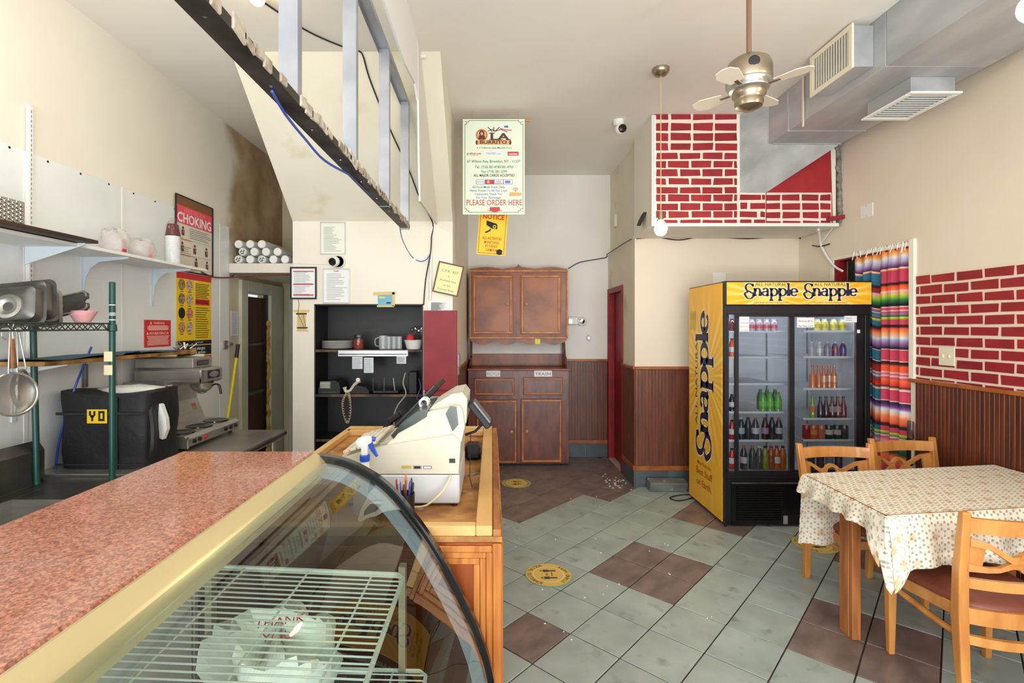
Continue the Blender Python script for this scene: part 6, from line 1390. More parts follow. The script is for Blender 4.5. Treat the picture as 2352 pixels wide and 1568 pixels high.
def radial(name, c1, c2, cx, cz, ax, wrap=None, k=30):
    m = bpy.data.materials.new(name); m.use_nodes = True; nt = m.node_tree; N = nt.nodes; L = nt.links; b = N['Principled BSDF']; b.inputs['Roughness'].default_value = .35
    tc = N.new('ShaderNodeTexCoord'); sp = N.new('ShaderNodeSeparateXYZ'); L.new(tc.outputs['Object'], sp.inputs[0])
    def mth(op, a, b_=None):
        n = N.new('ShaderNodeMath'); n.operation = op
        for i, q in enumerate((a, b_)):
            if q is None: continue
            if isinstance(q, (int, float)): n.inputs[i].default_value = q
            else: L.new(q, n.inputs[i])
        return n.outputs[0]
    X = mth('SUBTRACT', sp.outputs[ax], cx); Z_ = mth('SUBTRACT', sp.outputs['Z'], cz)
    if wrap: X = mth('ABSOLUTE', X); X = mth('SUBTRACT', X, wrap)
    a = mth('ARCTAN2', Z_, X); s = mth('SINE', mth('MULTIPLY', a, k)); s2 = mth('SINE', mth('MULTIPLY', a, k*.37)); s = mth('ADD', s, mth('MULTIPLY', s2, .6))
    r = mth('SQRT', mth('ADD', mth('MULTIPLY', X, X), mth('MULTIPLY', Z_, Z_)))
    fall = mth('SUBTRACT', 1.15, mth('MULTIPLY', r, 2.6 if wrap else 1.35))
    s = mth('MULTIPLY', mth('ADD', mth('MULTIPLY', s, .9), .35), fall)
    core = mth('SUBTRACT', 1, mth('MULTIPLY', r, 5.5 if wrap else 4)); s = mth('MAXIMUM', s, core)
    cl = N.new('ShaderNodeClamp'); L.new(s, cl.inputs[0]); mx = N.new('ShaderNodeMix'); mx.data_type = 'RGBA'; L.new(cl.outputs[0], mx.inputs[0]); mx.inputs[6].default_value = lin(c1); mx.inputs[7].default_value = lin(c2)
    L.new(mx.outputs[2], b.inputs['Base Color']); return m
org = origin_of(co)
hm = radial('header_sunrays', (246, 182, 30), (252, 226, 130), (pX(1836)-org.x), pZ(679), 'X', wrap=pX(1836+68)-pX(1836))
hx0_, hx1_, hz0, hz1 = pX(1669), pX(2001), pZ(699), pZ(648)
MB().box(hx0_, FY0-.004, hz0, hx1_, FY0, hz1, b=.001).build('header_sign', hm, co, 'lit yellow header with the brand name twice')
def ell(cx, cy, rx, ry, a0, a1, n=16): return [(cx+rx*math.cos(math.radians(a0+(a1-a0)*i/n)), cy+ry*math.sin(math.radians(a0+(a1-a0)*i/n))) for i in range(n+1)]
def logo(mb, x, y, s, z, m, k=1.0, halo=0):                   # the brand word in a calligraphic hand, x-height = s
    wv, wh = (.30*k+halo)*s, (.12*k+halo)*s
    def S(pts, ox, a=None, b=None): mb.stroke([(x+(ox+p)*s, y+q*s) for p, q in pts], a or wv, b or wh, z, m)
    S([(1.16, 1.28), (1.14, 1.55)][::-1], 0, wv*.6)
    S(ell(.70, 1.14, .47, .42, 10, 190)+ell(.68, 1.10, .45, .50, 195, 262)+[(.80, .50), (1.05, .34)]+ell(.72, .10, .50, .48, 30, -160)+ell(.38, .18, .26, .26, 190, 60), 0)
    S([(.20, .95), (.20, 0)], 1.22); S([(.0, .95), (.22, .92)], 1.22, wh, wh); S([(.0, .03), (.42, .03)], 1.22, wh, wh); S([(.20, .62)]+ell(.55, .62, .30, .34, 150, 0)+[(.86, .0)], 1.22); S([(.66, .03), (1.06, .03)], 1.22, wh, wh)
    S([(.12, .78)]+ell(.42, .68, .30, .28, 140, 0)+[(.72, .12), (.90, .03)], 2.36); S(ell(.38, .28, .36, .26, 60, 330), 2.36); S([(.56, .50), (.72, .56)], 2.36, wh, wh); S([(.70, .10), (.56, .05)], 2.36)
    for o in (3.34, 4.46):
        S([(.20, .95), (.20, -.62)], o); S([(-.02, .95), (.22, .93)], o, wh, wh); S([(-.04, -.62), (.46, -.62)], o, wh, wh); S(ell(.54, .47, .44, .46, 150, -150), o)
    S([(.20, 1.62), (.20, .0)], 5.58); S([(-.0, 1.60), (.22, 1.58)], 5.58, wh, wh); S([(-.02, .03), (.42, .03)], 5.58, wh, wh)
    S(ell(.52, .46, .42, .46, 0, 320), 5.98); S([(.12, .46), (.94, .48)], 5.98, wh*1.1, wh*1.1)
M['navy'] = mat('logo_navy', (34, 32, 62), .5); M['cream_halo'] = mat('logo_halo', (246, 240, 214), .5); M['logo_green'] = mat('logo_green', (70, 96, 70), .5); M['logo_brown'] = mat('logo_brown', (170, 92, 24), .5)
Rm = frame((0, FY0-.0045, 0), 'F'); s_ = (pX(1733)-pX(1709))/24*1.0
for x0 in (1708, 1844):
    lm = MB(Rm); u_ = pX(1)-pX(0); sx = 124*u_/7.0
    logo(lm, pX(x0), pZ(679), sx, .0006, 0, 1, .16); logo(lm, pX(x0), pZ(679), sx, .0012, 1)
    lm.text('ALL NATURAL', 7*u_/.69, pX(x0+62), pZ(656.5), .0014, 2, w=72*u_, bold=0); lm.text('Made from the Best Stuff on Earth', 3.2*u_/.69, pX(x0+62), pZ(696), .0014, 3, w=78*u_)
    lm.build('brand_lettering', [M['cream_halo'], M['navy'], M['logo_green'], M['logo_brown']], co)
# side panel, lettering reading upwards
sm_ = radial('side_sunrays', (244, 184, 48), (250, 214, 116), (4.50-org.y), 1.20, 'Y', None, 34)
MB().box(FX0-.006, FY0+.035, .03, FX0, FY1-.01, FZ-.01, b=.001).build('side_graphic', sm_, co, 'yellow side panel with the brand name running upwards')
Rs = plane((FX0-.0065, 4.433, 0), (0, 0, 1), (0, 1, 0)) @ Matrix.Diagonal((1, .86, 1, 1))
s1 = 1.33/7.0; z0_ = .455
lm = MB(Rs); logo(lm, z0_, 0, s1, .0006, 0, 1, .12); logo(lm, z0_, 0, s1, .0012, 1)
lm.text('ALL NATURAL', .085, z0_+.70, .262, .0016, 2, w=.83)
lm.build('brand_lettering', [M['cream_halo'], M['navy'], M['logo_green'], M['logo_brown']], co)
Rh = frame((FX0-.0065, 0, 0), 'R')
for i, (t_, q, z_) in enumerate((('Made from the', .048, .385), ('Best Stuff', .088, .295), ('on Earth.', .088, .195))): MB(Rh).text(t_, q, -4.52, z_, .001, 0, bold=.01).build('slogan', M['logo_brown'], co)
a = 4.76; MB(frame((FX0-.0065, 0, 0), 'R')).rect(-4.83, 1.62, -4.70, 1.80, .001, 0).rect(-4.82, 1.72, -4.71, 1.78, .0016, 1).build('faded_sticker', [mat('faded_sticker', (216, 180, 96), .6), mat('faded_green', (190, 176, 60), .6)], co)
# grille
MB().box(pX(1680), FY0, pZ(1205), pX(1995), FY0+.012, pZ(1108), b=.002).build('kick_panel', M['black_gloss'], co)
for k in range(15):
    z_ = pZ(1196-k*5.4); MB().obox(((pX(1692)+pX(1795))/2, FY0-.004, z_), (1, 0, 0), (0, 1, -.9), (0, .9, 1), (pX(1795)-pX(1692))/2, .010, .0018, b=.0008).build('grille_slat', M['cooler'], co)
MB().box(pX(1680), FY0-.008, pZ(1111), pX(1995), FY0, pZ(1107), b=.002).build('grille_trim', M['steel_dark'], co)
MB().box(pX(1799), FY0-.002, pZ(1203), pX(1809), FY0, pZ(1184)).build('small_label', M['ink_grey'], co)
# sliding doors
M['cg'] = glass('cooler_glass', (232, 236, 238), .9)
for nm, (x0, y0, x1, y1), dy, (gx0, gy0, gx1, gy1) in (('left', (1688, 720, 1824, 1092), .018, (1697, 727, 1812, 1081)), ('right', (1820, 720, 1986, 1092), .040, (1829, 727, 1970, 1081))):
    d = MB()
    for q in ((x0, y0, x1, gy0), (x0, gy1, x1, y1), (x0, gy0, gx0, gy1), (gx1, gy0, x1, gy1)): d.box(pX(q[0]), FY0+dy-.02, pZ(q[3]), pX(q[2]), FY0+dy, pZ(q[1]), b=.003)
    d = d.build('sliding_door', M['cooler'], co, kind=None)
    MB().box(pX(gx0), FY0+dy-.011, pZ(gy1), pX(gx1), FY0+dy-.008, pZ(gy0)).build('glass_pane', M['cg'], d)
    MB().box(pX(gx1)-.004, FY0+dy-.022, pZ(gy1), pX(gx1)+.002, FY0+dy-.012, pZ(gy0), b=.001).build('edge_strip', M['steel_dark'], d)
for (x0, y0, x1, y1, dy, txt, cols) in ((1698, 727, 1720, 761, .009, ('NO LOTTO', 'PLEASE', 'KEEP DOOR', 'CLOSED'), 'pink'), (1833, 729, 1873, 752, .028, ('Minimum $5 to', 'Pay With Card'), 'ink'), (1942, 725, 1971, 740, .028, ('', ''), 'ink')):
    n = {1698: 'white sheet with faint pink and blue print stuck on the left cooler door', 1833: 'white minimum card payment note on the right cooler door', 1942: 'small white label at the upper right of the right cooler door'}[x0]
    nt2 = thing('door_note', n, 'note', (pX((x0+x1)/2), FY0+dy-.014, pZ(y1))); w, h = pX(x1)-pX(x0), pZ(y0)-pZ(y1); R = frame((pX(x0), FY0+dy-.012, pZ(y1)), 'F')
    MB(R).box(0, 0, .0005, w, h, .002).build('sheet', M['paper'], nt2); pm = MB(R)
    for i, t_ in enumerate(txt): 
        if t_: pm.text(t_, h*.8/len(txt)*.55, w/2, h*(1-(i+.85)/len(txt)), .0026, i % 2 if cols == 'pink' else 2, w=w*.82)
        else: pm.rect(w*.1, h*(.3+.3*i), w*.6, h*(.36+.3*i), .0026, 2)
    pm.build('print', [M['ink_red'], M['ink_blue'], M['ink']], nt2)
MB().box(pX(1972)+.0, FY0+.010, pZ(765), pX(1978), FY0+.02, pZ(757), b=.002).build('door_latch', M['paper'], co)
# shelves
IY0, IY1 = FY0+.12, FY1-.04
def iX(px, Y=IY0): return (px-CX)*Y/F
LZ = [pZ(y, IY0) for y in (762, 821, 882, 947, 1012)]; RZs = [pZ(y, IY0) for y in (761, 820, 893, 962, 1011)]
MID = iX(1826)
M['cwire'] = mat('cooler_shelf_white', (226, 228, 232), .4)
for zs, xa, xb in ((LZ, FX0+.05, iX(1802)), (RZs, iX(1846), FX1-.045)):
    for z_ in zs:
        MB().box(xa, IY0, z_-.010, xb, IY0+.008, z_+.008, b=.002).build('shelf_edge', M['cwire'], co)
        sw3 = MB().box(xa, IY0+.008, z_-.006, xb, IY0+.012, z_)
        k = 0
        while xa+.012+k*.024 < xb: sw3.box(xa+.012+k*.024, IY0+.008, z_-.004, xa+.016+k*.024, IY1, z_); k += 1
        sw3.build('shelf_grid', M['cwire'], co, kind='stuff')
for x in (iX(1700)+.0, iX(1748)+.05, iX(1846)+.0, iX(1952)-.0): MB().box(x, IY1+.002, cz0+.02, x+.012, IY1+.008, 1.79).build('shelf_standard', M['steel'], co)
# bottles and cans ---------------------------------------------------------
BM = {}
def bmat(c, liquid=True):
    if c not in BM: BM[c] = mat('drink_%d_%d_%d' % c, c, .12, spec=.8, coat=.3)
    return BM[c]
def bottle(px, zsh, h, r, c, cap, lab, label, group=None, dy=.04, shape='pet'):
    x = iX(px, IY0+dy); y = IY0+dy; t = thing('bottle' if shape != 'can' else 'can', label, 'bottle' if shape != 'can' else 'can', (x, y, zsh), group)
    if shape == 'can':
        MB().lathe([(0, 0), (r*.8, 0), (r, .008), (r, h-.01), (r*.86, h), (r*.8, h-.002), (0, h-.003)], (x, y, zsh), 16).build('body', bmat(c), t)
        if lab: MB().lathe([(r*1.01, h*.35), (r*1.01, h*.7)], (x, y, zsh), 16).build('label_band', bmat(lab), t)
        MB().lathe([(r*.84, h), (r*.84, h+.002), (0, h+.001)], (x, y, zsh), 16).build('lid', M['alu'], t); return t
    if shape == 'glass': pr_ = [(0, 0), (r, .004), (r, h*.5), (r*.55, h*.7), (r*.38, h*.85), (r*.36, h*.96)]
    elif shape == 'wide': pr_ = [(0, 0), (r, .004), (r, h*.72), (r*.75, h*.84), (r*.55, h*.92)]
    else: pr_ = [(0, 0), (r, .006), (r*.96, h*.15), (r, h*.3), (r*.93, h*.45), (r, h*.6), (r*.7, h*.8), (r*.38, h*.92)]
    MB().lathe(pr_, (x, y, zsh), 16).build('body', bmat(c), t)
    if lab: MB().lathe([(r*1.02, h*.28), (r*1.02, h*.55)], (x, y, zsh), 16).build('label_band', bmat(lab), t)
    MB().lathe([(pr_[-1][0]+.002, h*.92), (pr_[-1][0]+.002, h), (0, h)], (x, y, zsh), 12).build('cap', bmat(cap), t); return t
WH, BL, RD, OR_, GR, PU, TE, LG, YE = (222, 220, 224), (26, 26, 30), (170, 36, 40), (226, 100, 34), (54, 120, 60), (112, 50, 120), (30, 60, 76), (150, 180, 60), (224, 196, 40)
for i, px in enumerate((1726, 1743, 1760, 1777)): bottle(px, LZ[0]+.002, .105, .029, (206, 178, 186), WH, (212, 90, 96), f"pale pink drink on the top left cooler shelf, {('leftmost', 'second', 'third', 'rightmost')[i]}", 'pale pink drinks', shape='wide')
for i, px in enumerate((1877, 1893, 1914, 1934)): bottle(px, RZs[0]+.002, .105, .029, (226, 214, 120), WH, YE, f"yellow drink on the top right cooler shelf, {('leftmost', 'second', 'third', 'rightmost')[i]}", 'yellow drinks', shape='wide')
for i, (px, c, l, nm) in enumerate(((1864, (176, 166, 180), None, 'clear lilac bottle, first'), (1882, (190, 186, 190), WH, 'pale grey bottle, second'), (1900, (150, 140, 160), None, 'dull mauve bottle, third'), (1918, PU, RD, 'purple bottle with red band, fourth'), (1936, PU, (80, 90, 160), 'purple bottle with blue band, fifth'))): bottle(px, RZs[1]+.002, .125, .026, c, WH, l, nm+' on the second right cooler shelf', shape='pet')
for i, px in enumerate((1866, 1880, 1892, 1904, 1916)): bottle(px, RZs[2]+.002, .195, .024, (228, 122, 62), OR_, (236, 170, 130) if i > 1 else None, f"orange soda bottle on the third right cooler shelf, {('first', 'second', 'third', 'fourth', 'fifth')[i]} from left", 'orange sodas', dy=.03+.03*(i % 2), shape='glass')
for i, (px, c, l, nm) in enumerate(((1866, (148, 176, 60), (214, 120, 90), 'lime green bottle, first'), (1884, (60, 40, 48), None, 'dark cola bottle, second'), (1897, (70, 34, 44), None, 'dark red bottle, third'), (1911, (96, 34, 46), (180, 150, 150), 'wine red bottle, fourth'), (1924, (110, 36, 50), (196, 160, 160), 'wine red bottle with pale band, fifth'), (1937, (120, 40, 54), None, 'brighter red bottle, sixth'))): bottle(px, RZs[3]+.002, .185, .025, c, c, l, nm+' on the fourth right cooler shelf', shape='glass')
for i, (px, c, l, nm) in enumerate(((1852, RD, None, 'dark red can, leftmost'), (1868, OR_, (240, 150, 90), 'bright orange can, second'), (1886, (214, 120, 90), None, 'salmon orange can, third'), (1903, (28, 70, 50), WH, 'dark green can, fourth'), (1922, (28, 70, 50), (220, 190, 190), 'dark green can with pale band, fifth'), (1939, (60, 66, 70), None, 'grey can, rightmost'))): bottle(px, RZs[4]+.002, .122, .031, c, WH, l, nm+' on the fifth right cooler shelf', shape='can')
for i, px in enumerate((1752, 1768, 1787)): bottle(px, LZ[3]+.002, .165, .030, (88, 170, 70), (60, 150, 80), (120, 200, 80), f"green soda bottle in front on the fourth left cooler shelf, {('left', 'middle', 'right')[i]}", 'front green bottles', dy=.05)
for i, px in enumerate((1746, 1762, 1780)): bottle(px, LZ[3]+.002, .18, .030, (40, 120, 60), (40, 140, 80), None, f"darker green soda bottle behind on the fourth left cooler shelf, {('left', 'middle', 'right')[i]}", 'rear green bottles', dy=.14)
for i, (px, c, cp_, l, nm) in enumerate(((1702, TE, WH, (200, 206, 210), 'teal sports bottle, first'), (1718, (34, 50, 62), BL, None, 'dark blue bottle, second'), (1735, (44, 62, 80), OR_, WH, 'blue bottle with orange cap and white letter band, third'), (1757, (40, 24, 36), PU, (190, 140, 180), 'dark bottle with lilac band, fourth'), (1773, (34, 46, 60), BL, None, 'dark slate bottle, fifth'), (1789, (50, 60, 66), OR_, (200, 200, 204), 'slate bottle with orange cap, rightmost'))): bottle(px, LZ[4]+.002, .19, .029, c, cp_, l, nm+' on the fifth left cooler shelf')
zf = cz0+.011
for i, (px, c, cp_, l, nm) in enumerate(((1708, (60, 56, 70), OR_, (206, 200, 210), 'white banded bottle with orange cap, first'), (1728, (58, 66, 74), OR_, None, 'grey bottle with orange cap, second'), (1744, (80, 84, 84), WH, None, 'pale grey bottle, third'), (1757, (140, 150, 40), BL, None, 'olive yellow bottle, fourth'), (1771, (160, 80, 36), RD, None, 'amber bottle, fifth'), (1784, (206, 90, 40), RD, WH, 'orange bottle, sixth'), (1798, (200, 110, 50), BL, None, 'tan orange bottle, seventh'))): bottle(px, zf, .20, .030, c, cp_, l, nm+' on the left cooler floor')
for i, (px, c, nm) in enumerate(((1862, (60, 66, 74), 'dark bottle, first'), (1884, (80, 60, 56), 'brown bottle, second'), (1905, (140, 140, 146), 'pale bottle, third'), (1926, (60, 56, 70), 'slate bottle, fourth'))): bottle(px, zf, .17, .030, c, BL, None, nm+' on the right cooler floor')
for z_, h, c, nm in ((LZ[0], .11, (110, 40, 40), 'dark red can seen in the left cooler gap at the top'), (LZ[1], .16, OR_, 'orange bottle seen in the left cooler gap, second shelf'), (LZ[3], .15, BL, 'black bottle seen in the left cooler gap, fourth shelf'), (LZ[4], .17, RD, 'red bottle seen in the left cooler gap, fifth shelf'), (zf, .18, (200, 50, 36), 'bright red bottle in the left cooler gap at the bottom')): bottle(1681, z_+.002, h, .026, c, BL, WH if z_ != LZ[0] else None, nm, dy=.04)

# ================================================ striped curtain
def curtain():
    stripes = [(190, (244, 120, 90)), (215, (248, 130, 60)), (240, (250, 180, 90)), (262, (232, 226, 236)), (285, (190, 190, 220)), (312, (150, 90, 150)), (330, (40, 40, 80)), (336, (250, 220, 190)), (344, (250, 150, 90)), (348, (196, 62, 92)), (424, (200, 66, 96)), (427, (50, 24, 30)), (440, (60, 24, 26)), (450, (236, 84, 50)), (474, (246, 120, 70)), (482, (240, 200, 200)), (496, (248, 170, 150)), (505, (206, 216, 70)), (520, (150, 196, 70)), (540, (50, 130, 70)), (560, (20, 60, 44)), (568, (20, 20, 26)), (580, (30, 30, 34)), (584, (244, 226, 226)), (590, (212, 80, 104)), (604, (210, 74, 98)), (608, (240, 210, 214)), (616, (206, 70, 94)), (636, (120, 130, 150)), (646, (40, 60, 56)), (652, (206, 214, 76)), (664, (150, 180, 60)), (668, (204, 66, 92)), (698, (206, 70, 94)), (701, (44, 22, 30)), (716, (60, 24, 28)), (724, (238, 88, 52)), (748, (246, 150, 90)), (772, (238, 196, 160)), (785, (224, 226, 238)), (803, (160, 160, 210)), (826, (150, 90, 140)), (846, (50, 46, 90)), (858, (30, 24, 44)), (861, (248, 216, 190)), (866, (204, 64, 92)), (932, (206, 68, 96)), (936, (248, 220, 200)), (941, (40, 22, 30)), (958, (70, 26, 26)), (970, (240, 92, 52)), (1006, (240, 96, 60)), (1012, (238, 190, 196)), (1024, (206, 72, 96)), (1036, (238, 200, 204)), (1046, (206, 72, 96)), (1060, (242, 110, 66)), (1094, (220, 60, 46)), (1106, (40, 20, 26)), (1122, (244, 220, 200)), (1127, (204, 62, 92)), (1194, (206, 66, 94)), (1198, (246, 216, 200)), (1204, (40, 32, 60)), (1222, (60, 40, 100)), (1240, (140, 80, 150)), (1256, (222, 220, 234)), (1280, (240, 200, 170)), (1300, (246, 140, 90)), (1340, (236, 90, 56)), (1352, (50, 22, 28)), (1368, (54, 26, 30)), (1372, (206, 68, 94)), (1400, (206, 70, 96)), (1404, (214, 214, 80)), (1416, (150, 180, 60)), (1422, (60, 90, 80)), (1432, (232, 214, 216)), (1440, (206, 68, 92)), (1470, (240, 160, 170)), (1490, (206, 70, 90)), (1500, (40, 100, 70)), (1530, (20, 60, 50)), (1560, (240, 120, 60)), (1620, (206, 66, 92)), (1700, (40, 40, 80)), (1760, (206, 66, 92)), (1900, (236, 90, 56))]
    Yr = 3.97; rows = [(H-((500+cy/2.852)-CY)*Yr/F, c) for cy, c in stripes]
    def teal(c):
        r, g, b = c
        if abs(r-205) < 12 and abs(g-68) < 12: return (44, 112, 142)
        if r > 225 and g < 130: return (160, 40, 40)
        return c
    nu = 60; y0, y1 = CY0+.005, 4.385; ysp = onX(2026, 600, XR)[1]
    me = bpy.data.meshes.new('curtain_cloth'); vs, fs, cols = [], [], []
    for j, (z, c) in enumerate(rows):
        for i in range(nu+1):
            f = i/nu; y = y0+(y1-y0)*f; d = .030*math.sin(f*38+.4*math.sin(z*2))+.012*math.sin(f*83+z)
            tw = .02*math.sin(f*9)*(z-1)*.3
            x = XR+.018+d*.6*(1 if z < 2.15 else .5)
            left = y > ysp
            zz_ = z+(y-ysp)*.0 + (.012 if left else 0)*math.sin(f*20)
            vs.append((x-(.0 if left else .02), y, zz_)); cols.append(lin(teal(c) if left else c))
    w = nu+1
    for j in range(len(rows)-1):
        for i in range(nu):
            a = j*w+i; fs.append((a, a+1, a+w+1, a+w))
    org_ = Vector((XR, 4.2, rows[-1][0])); me.from_pydata([tuple(Vector(v)-org_) for v in vs], [], fs)
    ca = me.color_attributes.new('stripe', 'FLOAT_COLOR', 'POINT')
    for i, c in enumerate(cols): ca.data[i].color = c
    me.polygons.foreach_set('use_smooth', [True]*len(fs))
    m = mat('striped_blanket', (200, 60, 90), .85, bump=.3, bs=220); nt = m.node_tree; at = nt.nodes.new('ShaderNodeAttribute'); at.attribute_name = 'stripe'
    nt.links.new(at.outputs['Color'], nt.nodes['Principled BSDF'].inputs['Base Color'])
    me.materials.append(m)
    root = thing('curtain', 'striped multicoloured blanket hung as a curtain in the right doorway', 'curtain', org_)
    o = bpy.data.objects.new('cloth', me); COL.objects.link(o); o.parent = root
    fr_ = MB(); random.seed(5); zt_ = rows[0][0]
    for k in range(26):
        y = y0+.02+k*(y1-y0-.04)/25; fr_.tube([(XR+.0, y, zt_), (XR-.01, y+random.uniform(-.01, .01), zt_+.02), (XR-.02, y+random.uniform(-.02, .02), zt_-random.uniform(.0, .07))], .0035, 5)
    fr_.build('fringe', M['white'], root, kind='stuff')
    MB().cyl((XR+.01, CY0, zt_+.005), (XR+.01, CY1-.02, zt_+.005), .008, n=8).build('rod', M['steel'], root)
curtain()
lk2 = thing('latch', 'chrome lever latch on a dark door edge beside the curtain', 'latch', onX(2097, 985, XR)); a = onX(2091, 1000, XR-.02); b = onX(2103, 968, XR-.02)
MB().box(XR-.05, b[1], a[2]-.02, XR-.024, a[1], b[2], b=.006).build('latch_body', M['chrome'], lk2); MB().box(XR-.045, b[1]+.015, a[2]-.22, XR-.024, a[1]+.01, a[2]-.02, b=.004).build('dark_plate', M['black'], lk2)
MB().box(XR-.040, b[1]-.0, a[2]-.20, XR-.024, b[1]+.02, a[2]-.05, b=.003).build('cream_strip', M['ivory'], lk2)

# ================================================ floor items
for (px, py, lab, rx, wh) in ((1260, 1319, 'round yellow distancing sticker on the floor near the counter', .155, True), (1186, 1109, 'round yellow distancing sticker on the floor near the hutch', .155, True), (1872, 1250, 'yellow floor sticker half under the table', .155, True)):
    c = onZ(px, py, .003); st_ = thing('floor_sticker', lab, 'sticker', c)
    R = Matrix.Translation(c) @ Matrix.Rotation(-.0, 4, 'Z')
    MB(R).lathe([(0, .0006), (rx, .0006), (rx, -.001)], (0, 0, 0), 40).build('disc', mat('sticker_green_edge', (150, 190, 140), .5) if 'sticker_green_edge' not in bpy.data.materials else bpy.data.materials['sticker_green_edge'], st_)
    if 'sticker_yellow' not in bpy.data.materials: mat('sticker_yellow', (232, 194, 96), .5); mat('sticker_cream', (240, 226, 180), .5); mat('sticker_grey', (64, 70, 76), .6)
    pm = MB(R).disc(0, 0, rx*.96, z=.0010, m=0, n=40).disc(0, 0, rx*.68, z=.0014, m=1, n=36).disc(0, 0, rx*.63, z=.0018, m=0, n=36)
    for s__ in (-1, 1):
        pm.disc(-rx*.30, s__*rx*.30, rx*.05, z=.0022, m=2, n=10).poly([(-rx*.22, s__*rx*.30-rx*.10), (rx*.02, s__*rx*.30-rx*.10), (rx*.02, s__*rx*.30+rx*.10), (-rx*.22, s__*rx*.30+rx*.10)], .0022, 2).rect(rx*.02, s__*rx*.30-rx*.05, rx*.34, s__*rx*.30+rx*.05, .0022, 2)
    pm.rect(rx*.12, -rx*.16, rx*.16, rx*.16, .0022, 2)
    for q in (-.06, .06): pm.rect(-rx*.12, q*rx-.004, -rx*.02, q*rx+.004, .0022, 2)
    def ringtext(t_, a0, step, rr):
        for i, ch_ in enumerate(t_):
            a = math.radians(a0+i*step); M0 = pm.M; pm.M = M0 @ Matrix.Translation((rr*math.cos(a), rr*math.sin(a), 0)) @ Matrix.Rotation(a+PI/2, 4, 'Z'); pm.text(ch_, rx*.24, 0, -rx*.08, .0022, 2); pm.M = M0
    ringtext('STAND HERE', -50, 11, rx*.82); ringtext('SOCIAL DISTANCE', 110, 9.5, rx*.82)
    pm.build('print', [bpy.data.materials['sticker_yellow'], bpy.data.materials['sticker_cream'], bpy.data.materials['sticker_grey']], st_)
lb = thing('floor_lamp_box', 'loose grey metal ballast box lying at the foot of the cooler wall', 'box', (1.72, 5.08, 0))
a = onY(1492, 1126, 5.02)[0]; b = onY(1578, 1126, 5.02)[0]
MB().obox(((a+b)/2, 5.05, .058), (1, -.03, 0), (.0, 1, .25), (0, -.25, 1), (b-a)/2, .055, .045, b=.004).build('casing', mat('splashed_grey_metal', (130, 136, 132), .5, .2, c2=(108, 112, 110), sc=7, c3=(206, 206, 200), sc3=12), lb)
cdp = [(b-.02, 4.98, .02), (b+.05, 4.96, .10), (b+.10, 4.93, .14), (b+.06, 4.88, .04), (b-.05, 4.80, .006), (b-.20, 4.74, .006), (b-.24, 4.82, .006), (b-.10, 4.90, .006), (b+.08, 4.91, .006), (b+.12, 4.89, .006)]
MB().tube(smooth_path(cdp, 6), .006, 7).build('power_cord', M['cable_black'], label='black power cord coiled on the floor beside the cooler', cat='cable')
dbm = MB(); random.seed(12)
for k in range(60):
    if k < 34: c = onZ(random.gauss(1425, 22), random.gauss(1105, 10), 0)
    else: c = onZ(random.uniform(1180, 1700), random.uniform(1130, 1480), 0)
    s__ = random.uniform(.003, .011) if k < 34 else random.uniform(.002, .005)
    if c[0] < CW-.05 and c[0] > .08: dbm.obox((c[0], c[1], .0035), (1, random.random(), 0), (-random.random(), 1, 0), (0, 0, 1), s__, s__*.6, .0022)
dbm.build('plaster_debris', M['paper'], label='scatter of small white plaster crumbs on the tiles', cat='debris', kind='stuff')

# ================================================ table with lace cloth
TZ = .79
M['tpine'] = mat('table_leg_wood', (190, 122, 66), .5, c2=(150, 88, 44), sc=6, st=(5, 5, .5), det=6)
tb_ = thing('dining_table', 'wooden dining table under a cream lace tablecloth at the right wall', 'table', (2.5, 2.75, 0))
NL, FL, FR, NR = Vector((1.80, 2.29)), Vector((1.825, 2.93)), Vector((3.13, 3.12)), Vector((3.13, 2.47))
MB().prism([(NL.x+.01, NL.y+.01, TZ-.035), (NR.x, NR.y+.01, TZ-.035), (FR.x, FR.y-.01, TZ-.035), (FL.x+.01, FL.y-.01, TZ-.035)], (0, 0, .031)).build('table_top', M['tpine'], tb_)
MB().box(1.897, 2.637, 0, 1.943, 2.660, TZ-.036, b=.003).build('leg_board', M['tpine'], tb_); MB().box(1.895, 2.662, 0, 1.920, 2.735, TZ-.036, b=.003).build('leg_board', M['tpine'], tb_)
MB().box(3.0, 2.55, 0, 3.09, 2.64, TZ-.036, b=.004).build('leg', M['tpine'], tb_); MB().box(3.0, 2.95, 0, 3.09, 3.04, TZ-.036, b=.004).build('leg', M['tpine'], tb_)
